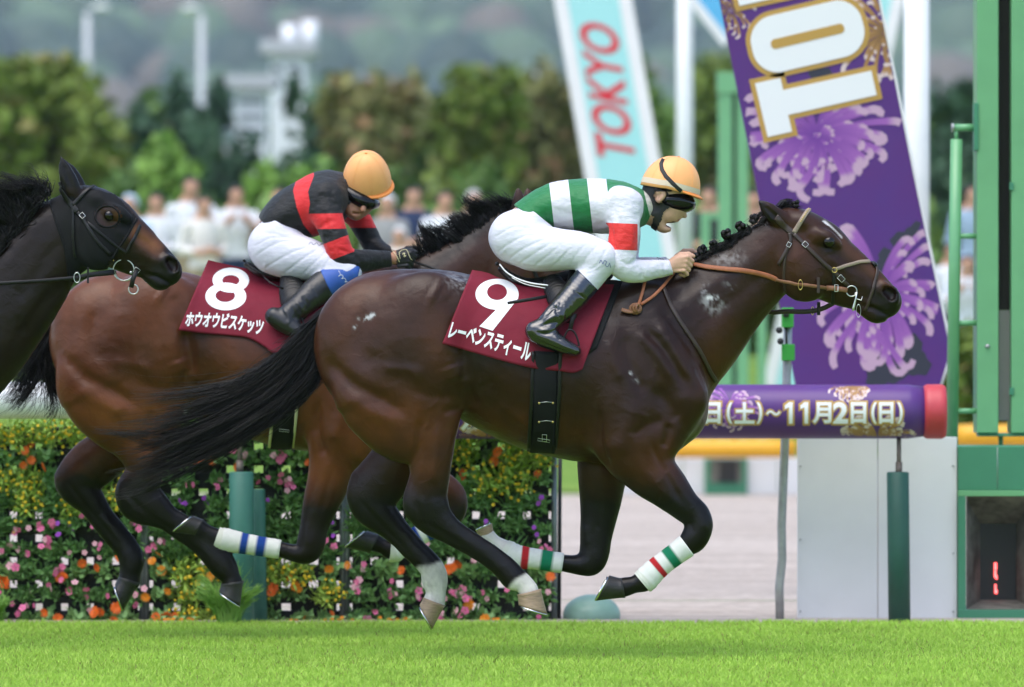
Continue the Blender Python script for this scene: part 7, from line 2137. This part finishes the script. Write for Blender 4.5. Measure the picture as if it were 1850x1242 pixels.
def tree(px0, px1, top, y, cols, label, seed, n=3600, base_z=1.1, conifer=False, lsize=.17):
    g = np.random.default_rng(seed)
    a, b = P(px0, top, y), P(px1, top, y); cx = (a.x + b.x) / 2; W = (b.x - a.x) / 2; H = a.z - base_z
    root = empty('pine_tree' if conifer else 'broadleaf_tree', (cx, y, base_z)); tag(root, label, 'tree', 'trees beyond the spectators')
    th = H * .5
    link('trunk', tube_mesh('trunk', [(0, 0, 0), (.05, 0, th * .5), (-.05, .03, th), (0, 0, H * .85)], [.18, .14, .10, .04], 8), M_bark, root)
    lobes = []
    if conifer:
        for i in range(9):
            t = i / 8; w = W * (1 - t * .62)
            for s in (-1, 1): lobes.append((s * w * .42 + g.normal(0, .2), g.normal(0, .3), H * (.15 + .78 * t), w * .7, w * .6, H * .12))
    else:
        for i in range(11):
            an = g.random() * 6.28; t = g.random(); rr = math.sqrt(g.random()) * .62
            lobes.append((W * rr * math.cos(an), W * rr * math.sin(an) * .8, H * (.28 + .56 * t), W * (.40 + .16 * g.random()) * (1.1 - .35 * t), W * .45, H * .17))
        lobes.append((0, 0, H * .84, W * .45, W * .45, H * .15)); lobes.append((0, 0, H * .3, W * .8, W * .6, H * .28))
    for k in range(4):
        l = lobes[int(g.integers(len(lobes)))]
        link('limb', tube_mesh('limb', [(0, 0, th * (.5 + .1 * k)), (l[0] * .5, l[1] * .5, (th * .6 + l[2]) / 2), (l[0], l[1], l[2])], [.07, .05, .02], 6), M_bark, root)
    link('crown', leaf_cloud(lobes, n, lsize, seed, cols), M_leaf, root)
    return root
DG = [(.045, .095, .055), (.08, .145, .075)]; MG = [(.085, .165, .04), (.15, .24, .06)]; YG = [(.125, .185, .03), (.22, .27, .055), (.22, .20, .06)]; AU = [(.13, .14, .045), (.20, .19, .065), (.26, .16, .075)]; LG = [(.13, .25, .045), (.21, .35, .065)]
tree(-110, 270, 82, 78, YG, 'large yellow-green rounded tree at the left edge', 1, 6500)
tree(225, 385, 150, 88, DG, 'dark pine just right of the large left tree', 2, 3000, conifer=True)
tree(305, 465, 160, 92, DG, 'dark pine with wide tiers left of the white building', 3, 3200, conifer=True)
tree(488, 655, 148, 86, DG, 'dark pine in front of the white building', 4, 3200, conifer=True)
tree(570, 800, 124, 80, AU, 'broad tree turning brown behind the tilted orange helmet', 5, 4600)
tree(735, 960, 114, 83, YG, 'broad olive-green tree above the second horse’s mane', 6, 4600)
tree(893, 1080, 95, 88, AU, 'tree with yellowing crown behind the teal TOKYO board', 7, 3800)
tree(1060, 1240, 110, 84, MG, 'green tree between the teal board and the thin white pole', 8, 3800)
tree(1180, 1400, 80, 90, YG, 'olive-green tree behind the far finish frame', 9, 4200)
tree(1360, 1600, 120, 86, MG, 'green tree hidden behind the tall purple board', 10, 3000)
tree(1600, 1860, 140, 80, DG, 'dark tree right of the thick white pole', 11, 4200)
tree(1760, 2050, 60, 92, MG, 'green tree behind the finish post at the right edge', 12, 3600)
for i, (a_, b_, t_, cl, lb) in enumerate(((170, 370, 160, MG, 'green tree in the back row between the large left tree and the pines'), (390, 560, 215, DG, 'dark low tree in the back row below the white building'), (545, 700, 150, DG, 'dark tree in the back row left of the brown tree'), (690, 850, 185, MG, 'green tree in the back row between brown and olive trees'), (860, 1010, 170, MG, 'green tree in the back row right of the olive tree'), (1020, 1160, 150, YG, 'olive tree in the back row behind the teal board'), (1120, 1330, 175, MG, 'green tree in the back row behind the thin white pole'), (1640, 1790, 190, MG, 'green tree in the back row right of the thick white pole'))):
    tree(a_, b_, t_, 104 + 2 * i, cl, lb, 40 + i, 2600, lsize=.22)
tree(-430, -90, 120, 84, MG, 'green tree just beyond the left edge', 61, 3000)
tree(-780, -400, 90, 82, YG, 'olive tree well beyond the left edge', 62, 3000)
tree(2010, 2380, 100, 84, YG, 'olive tree well beyond the right edge', 63, 3000)
def shrub(px0, px1, top, y, cols, label, seed, n=1800, base=1.1):
    a, b = P(px0, top, y), P(px1, top, y); W = (b.x - a.x) / 2; H = a.z - base; g = np.random.default_rng(seed)
    root = empty('shrub', ((a.x + b.x) / 2, y, base)); tag(root, label, 'shrub', 'shrubs behind the spectators')
    link('stem', tube_mesh('stem', [(0, 0, 0), (.03, 0, H * .4), (0, 0, H * .7)], [.06, .05, .02], 6), M_bark, root)
    lob = [(W * (g.random() - .5) * 1.2, g.normal(0, .2), H * (.25 + .5 * g.random()), W * .55, W * .5, H * .28) for _ in range(7)] + [(0, 0, H * .7, W * .6, W * .5, H * .3)]
    link('foliage', leaf_cloud(lob, n, .12, seed, cols), M_leaf, root)
shrub(250, 365, 250, 56, LG, 'bright rounded shrub above the white-shirted spectators', 21, 2200)
shrub(420, 520, 290, 54, LG, 'light green shrub left of the black and red jockey’s back', 22)
shrub(500, 640, 285, 57, LG, 'light green shrub behind the black and red jockey', 23)
shrub(160, 260, 300, 52, MG, 'green shrub above the black horse’s face', 24)
shrub(640, 800, 300, 56, MG, 'dull green shrub right of the tilted orange helmet', 25)
shrub(790, 960, 290, 55, MG, 'dull green shrub behind the ears of the second horse', 26)
shrub(1690, 1850, 580, 31.5, YG, 'low yellowish hedge plant behind the ladder frame', 27, 1500, .3)
def hedge(x0, x1, top, y, cols, label, seed, n, base=1.05, th=.8):
    a, b = P(x0, top, y), P(x1, top, y); W = (b.x - a.x) / 2; H = a.z - base
    lob = [(-W + 2 * W * (i + .5) / 24, 0, H * .5, W / 20, th, H * .52) for i in range(24)]
    root = empty('hedge', ((a.x + b.x) / 2, y, base)); tag(root, label, 'hedge')
    link('foliage', leaf_cloud(lob, n, .13, seed, cols), M_leaf, root)
    for i in range(8): link('stem', tube_mesh('stem', [(-W + 2 * W * (i + .5) / 8, 0, 0), (-W + 2 * W * (i + .5) / 8 + .05, 0, H * .7)], [.05, .03], 6), M_bark, root)
hedge(-250, 2100, 372, 49, MG, 'long clipped green hedge behind the spectators', 31, 16000)
# white buildings beyond the trees
M_wall = mat('pale_building_wall', (.80, .81, .84), rough=.8, var=.05); M_glassd = mat('dark_window', (.05, .06, .07), rough=.2); M_roofg = mat('flat_roof', (.45, .46, .48), rough=.8)
def building(x0, x1, top, y, label, wins, extra=()):
    a, b = P(x0, top, y), P(x1, top, y); root = empty('building', ((a.x + b.x) / 2, y, 0)); W = (b.x - a.x) / 2; tag(root, label, 'building', 'pale buildings beyond the trees')
    link('wall', box_mesh('wall', (-W, 0, 0), (W, W * 1.4, a.z), .05), M_wall, root)
    link('roof', box_mesh('roof', (-W - .2, -.2, a.z + .01), (W + .2, W * 1.4 + .2, a.z + .3), .03), M_roofg, root)
    s = SC(y)
    for (wx0, wy0, wx1, wy1) in wins:
        p, q = P(wx0, wy1, y), P(wx1, wy0, y); cx = root.location.x
        link('window', box_mesh('window', (p.x - cx, -.06, p.z), (q.x - cx, -.002, q.z), .01), M_glassd, root)
    for px_, t_, b_ in extra:
        p, q = P(px_, b_, y + 1), P(px_, t_, y + 1); cx = root.location.x
        link('mast', tube_mesh('mast', [(p.x - cx, 1, a.z), (q.x - cx, 1, q.z)], .16, 8), M_wall, root)
building(488, 554, 100, 97, 'white tower block with two masts behind the dark pines', [(492, 120, 508, 130), (522, 120, 540, 130), (492, 145, 508, 155), (522, 145, 540, 155)], [(523, 45, 100), (560, 38, 100)])
building(424, 482, 164, 95, 'lower white building with dark window bands behind the dark pines', [(428, 182, 478, 188), (428, 207, 478, 213), (428, 232, 478, 238)])
building(912, 955, 158, 96, 'small white building glimpsed between the olive trees', [(918, 186, 950, 202)])
building(1690, 1745, 185, 140, 'pale building glimpsed behind the dark tree right of the pole', [(1700, 205, 1738, 214)])
M_lampp = mat('lamp_post_grey', (.50, .52, .54), rough=.5)
def lamp(px, top, head_dx, y, label):
    b = P(px, 600, y); t = P(px, top, y); h = P(px + head_dx, top - 14, y)
    root = empty('street_lamp', (b.x, y, 1.1)); tag(root, label, 'street lamp', 'street lamps beyond the trees')
    o = Vector((b.x, y, 1.1))
    link('post', tube_mesh('post', [Vector((b.x, y, 1.1)) - o, t - o], [.11, .08], 10), M_lampp, root)
    link('arm', tube_mesh('arm', [t - o, t + Vector((0, 0, .12)) - o, h - o], .05, 8), M_lampp, root)
    link('lamp_head', ellipsoid_mesh('lamp_head', h - o, (.20, .12, .08), seg=14, rings=8), M_pole, root)
lamp(158, 28, 26, 110, 'street lamp above the large left tree with its arm to the right')
lamp(364, 30, -20, 112, 'street lamp with its arm to the left above the dark pines')

# wooded hill filling the view
M_hill = mat('hillside_soil', (.03, .05, .025), rough=.95, var=.3, vscale=.02)
def hill_h(x, y):
    t = min(max((y - 1500) / 2900, 0), 1)
    return 1.0 + 510 * t * t * (3 - 2 * t) * (1 + .10 * math.sin(x * .0022 + 1) + .06 * math.sin(x * .0055))
hs = sheet('wooded_hill', -2000, 2000, 1500, 5000, 0, M_hill, 60, 50, hill_h)
g = np.random.default_rng(77); nt = 4200
ico = ellipsoid_mesh('tmp', (0, 0, 0), (1, 1, 1), seg=9, rings=6)
iv = np.array([tuple(v.co) for v in ico.vertices]); iq = np.array([tuple(p.vertices) for p in ico.polygons]); bpy.data.meshes.remove(ico)
X = g.uniform(-560, 560, nt); Yh = 1540 + 2400 * g.random(nt) ** .9
allV = []; allC = []
for i in range(nt):
    r = g.uniform(9, 20); z = hill_h(X[i], Yh[i])
    v = iv * np.array([r, r, r * g.uniform(.8, 1.3)]); v = v * (1 + .35 * (fbm(v + i * 3.1, .10, i % 7, 2) - .5))[:, None] + np.array([X[i], Yh[i], z + r * .6])
    allV.append(v); t = g.random(); c = np.array((.012, .036, .022)) * (1 - t) + np.array((.10, .17, .075)) * t
    if g.random() < .12: c = np.array((.13, .105, .075))
    allC.append(np.tile(c, (len(v), 1)))
me = mesh('hillside_wood', np.concatenate(allV), (iq[None] + (np.arange(nt) * len(iv))[:, None, None]).reshape(-1, 4)); paint(me, np.concatenate(allC))
tag(link('hillside_wood', me, M_leaf), 'dense hazy wood covering the hill in the background', 'wood', kind='stuff')

# the air between
hz = link('haze', box_mesh('haze', (-2200, -40, -1.5), (2200, 5200, 720)), None); tag(hz, 'thin blue-grey haze in front of the far hill', 'haze', kind='stuff')
mh = bpy.data.materials.new('haze'); mh.use_nodes = True; N = mh.node_tree.nodes
N.remove(N['Principled BSDF']); pv = N.new('ShaderNodeVolumePrincipled'); pv.inputs['Color'].default_value = (.74, .88, 1.0, 1); pv.inputs['Density'].default_value = .00013; pv.inputs['Anisotropy'].default_value = .0
mh.node_tree.links.new(pv.outputs[0], N['Material Output'].inputs['Volume']); hz.data.materials.append(mh)
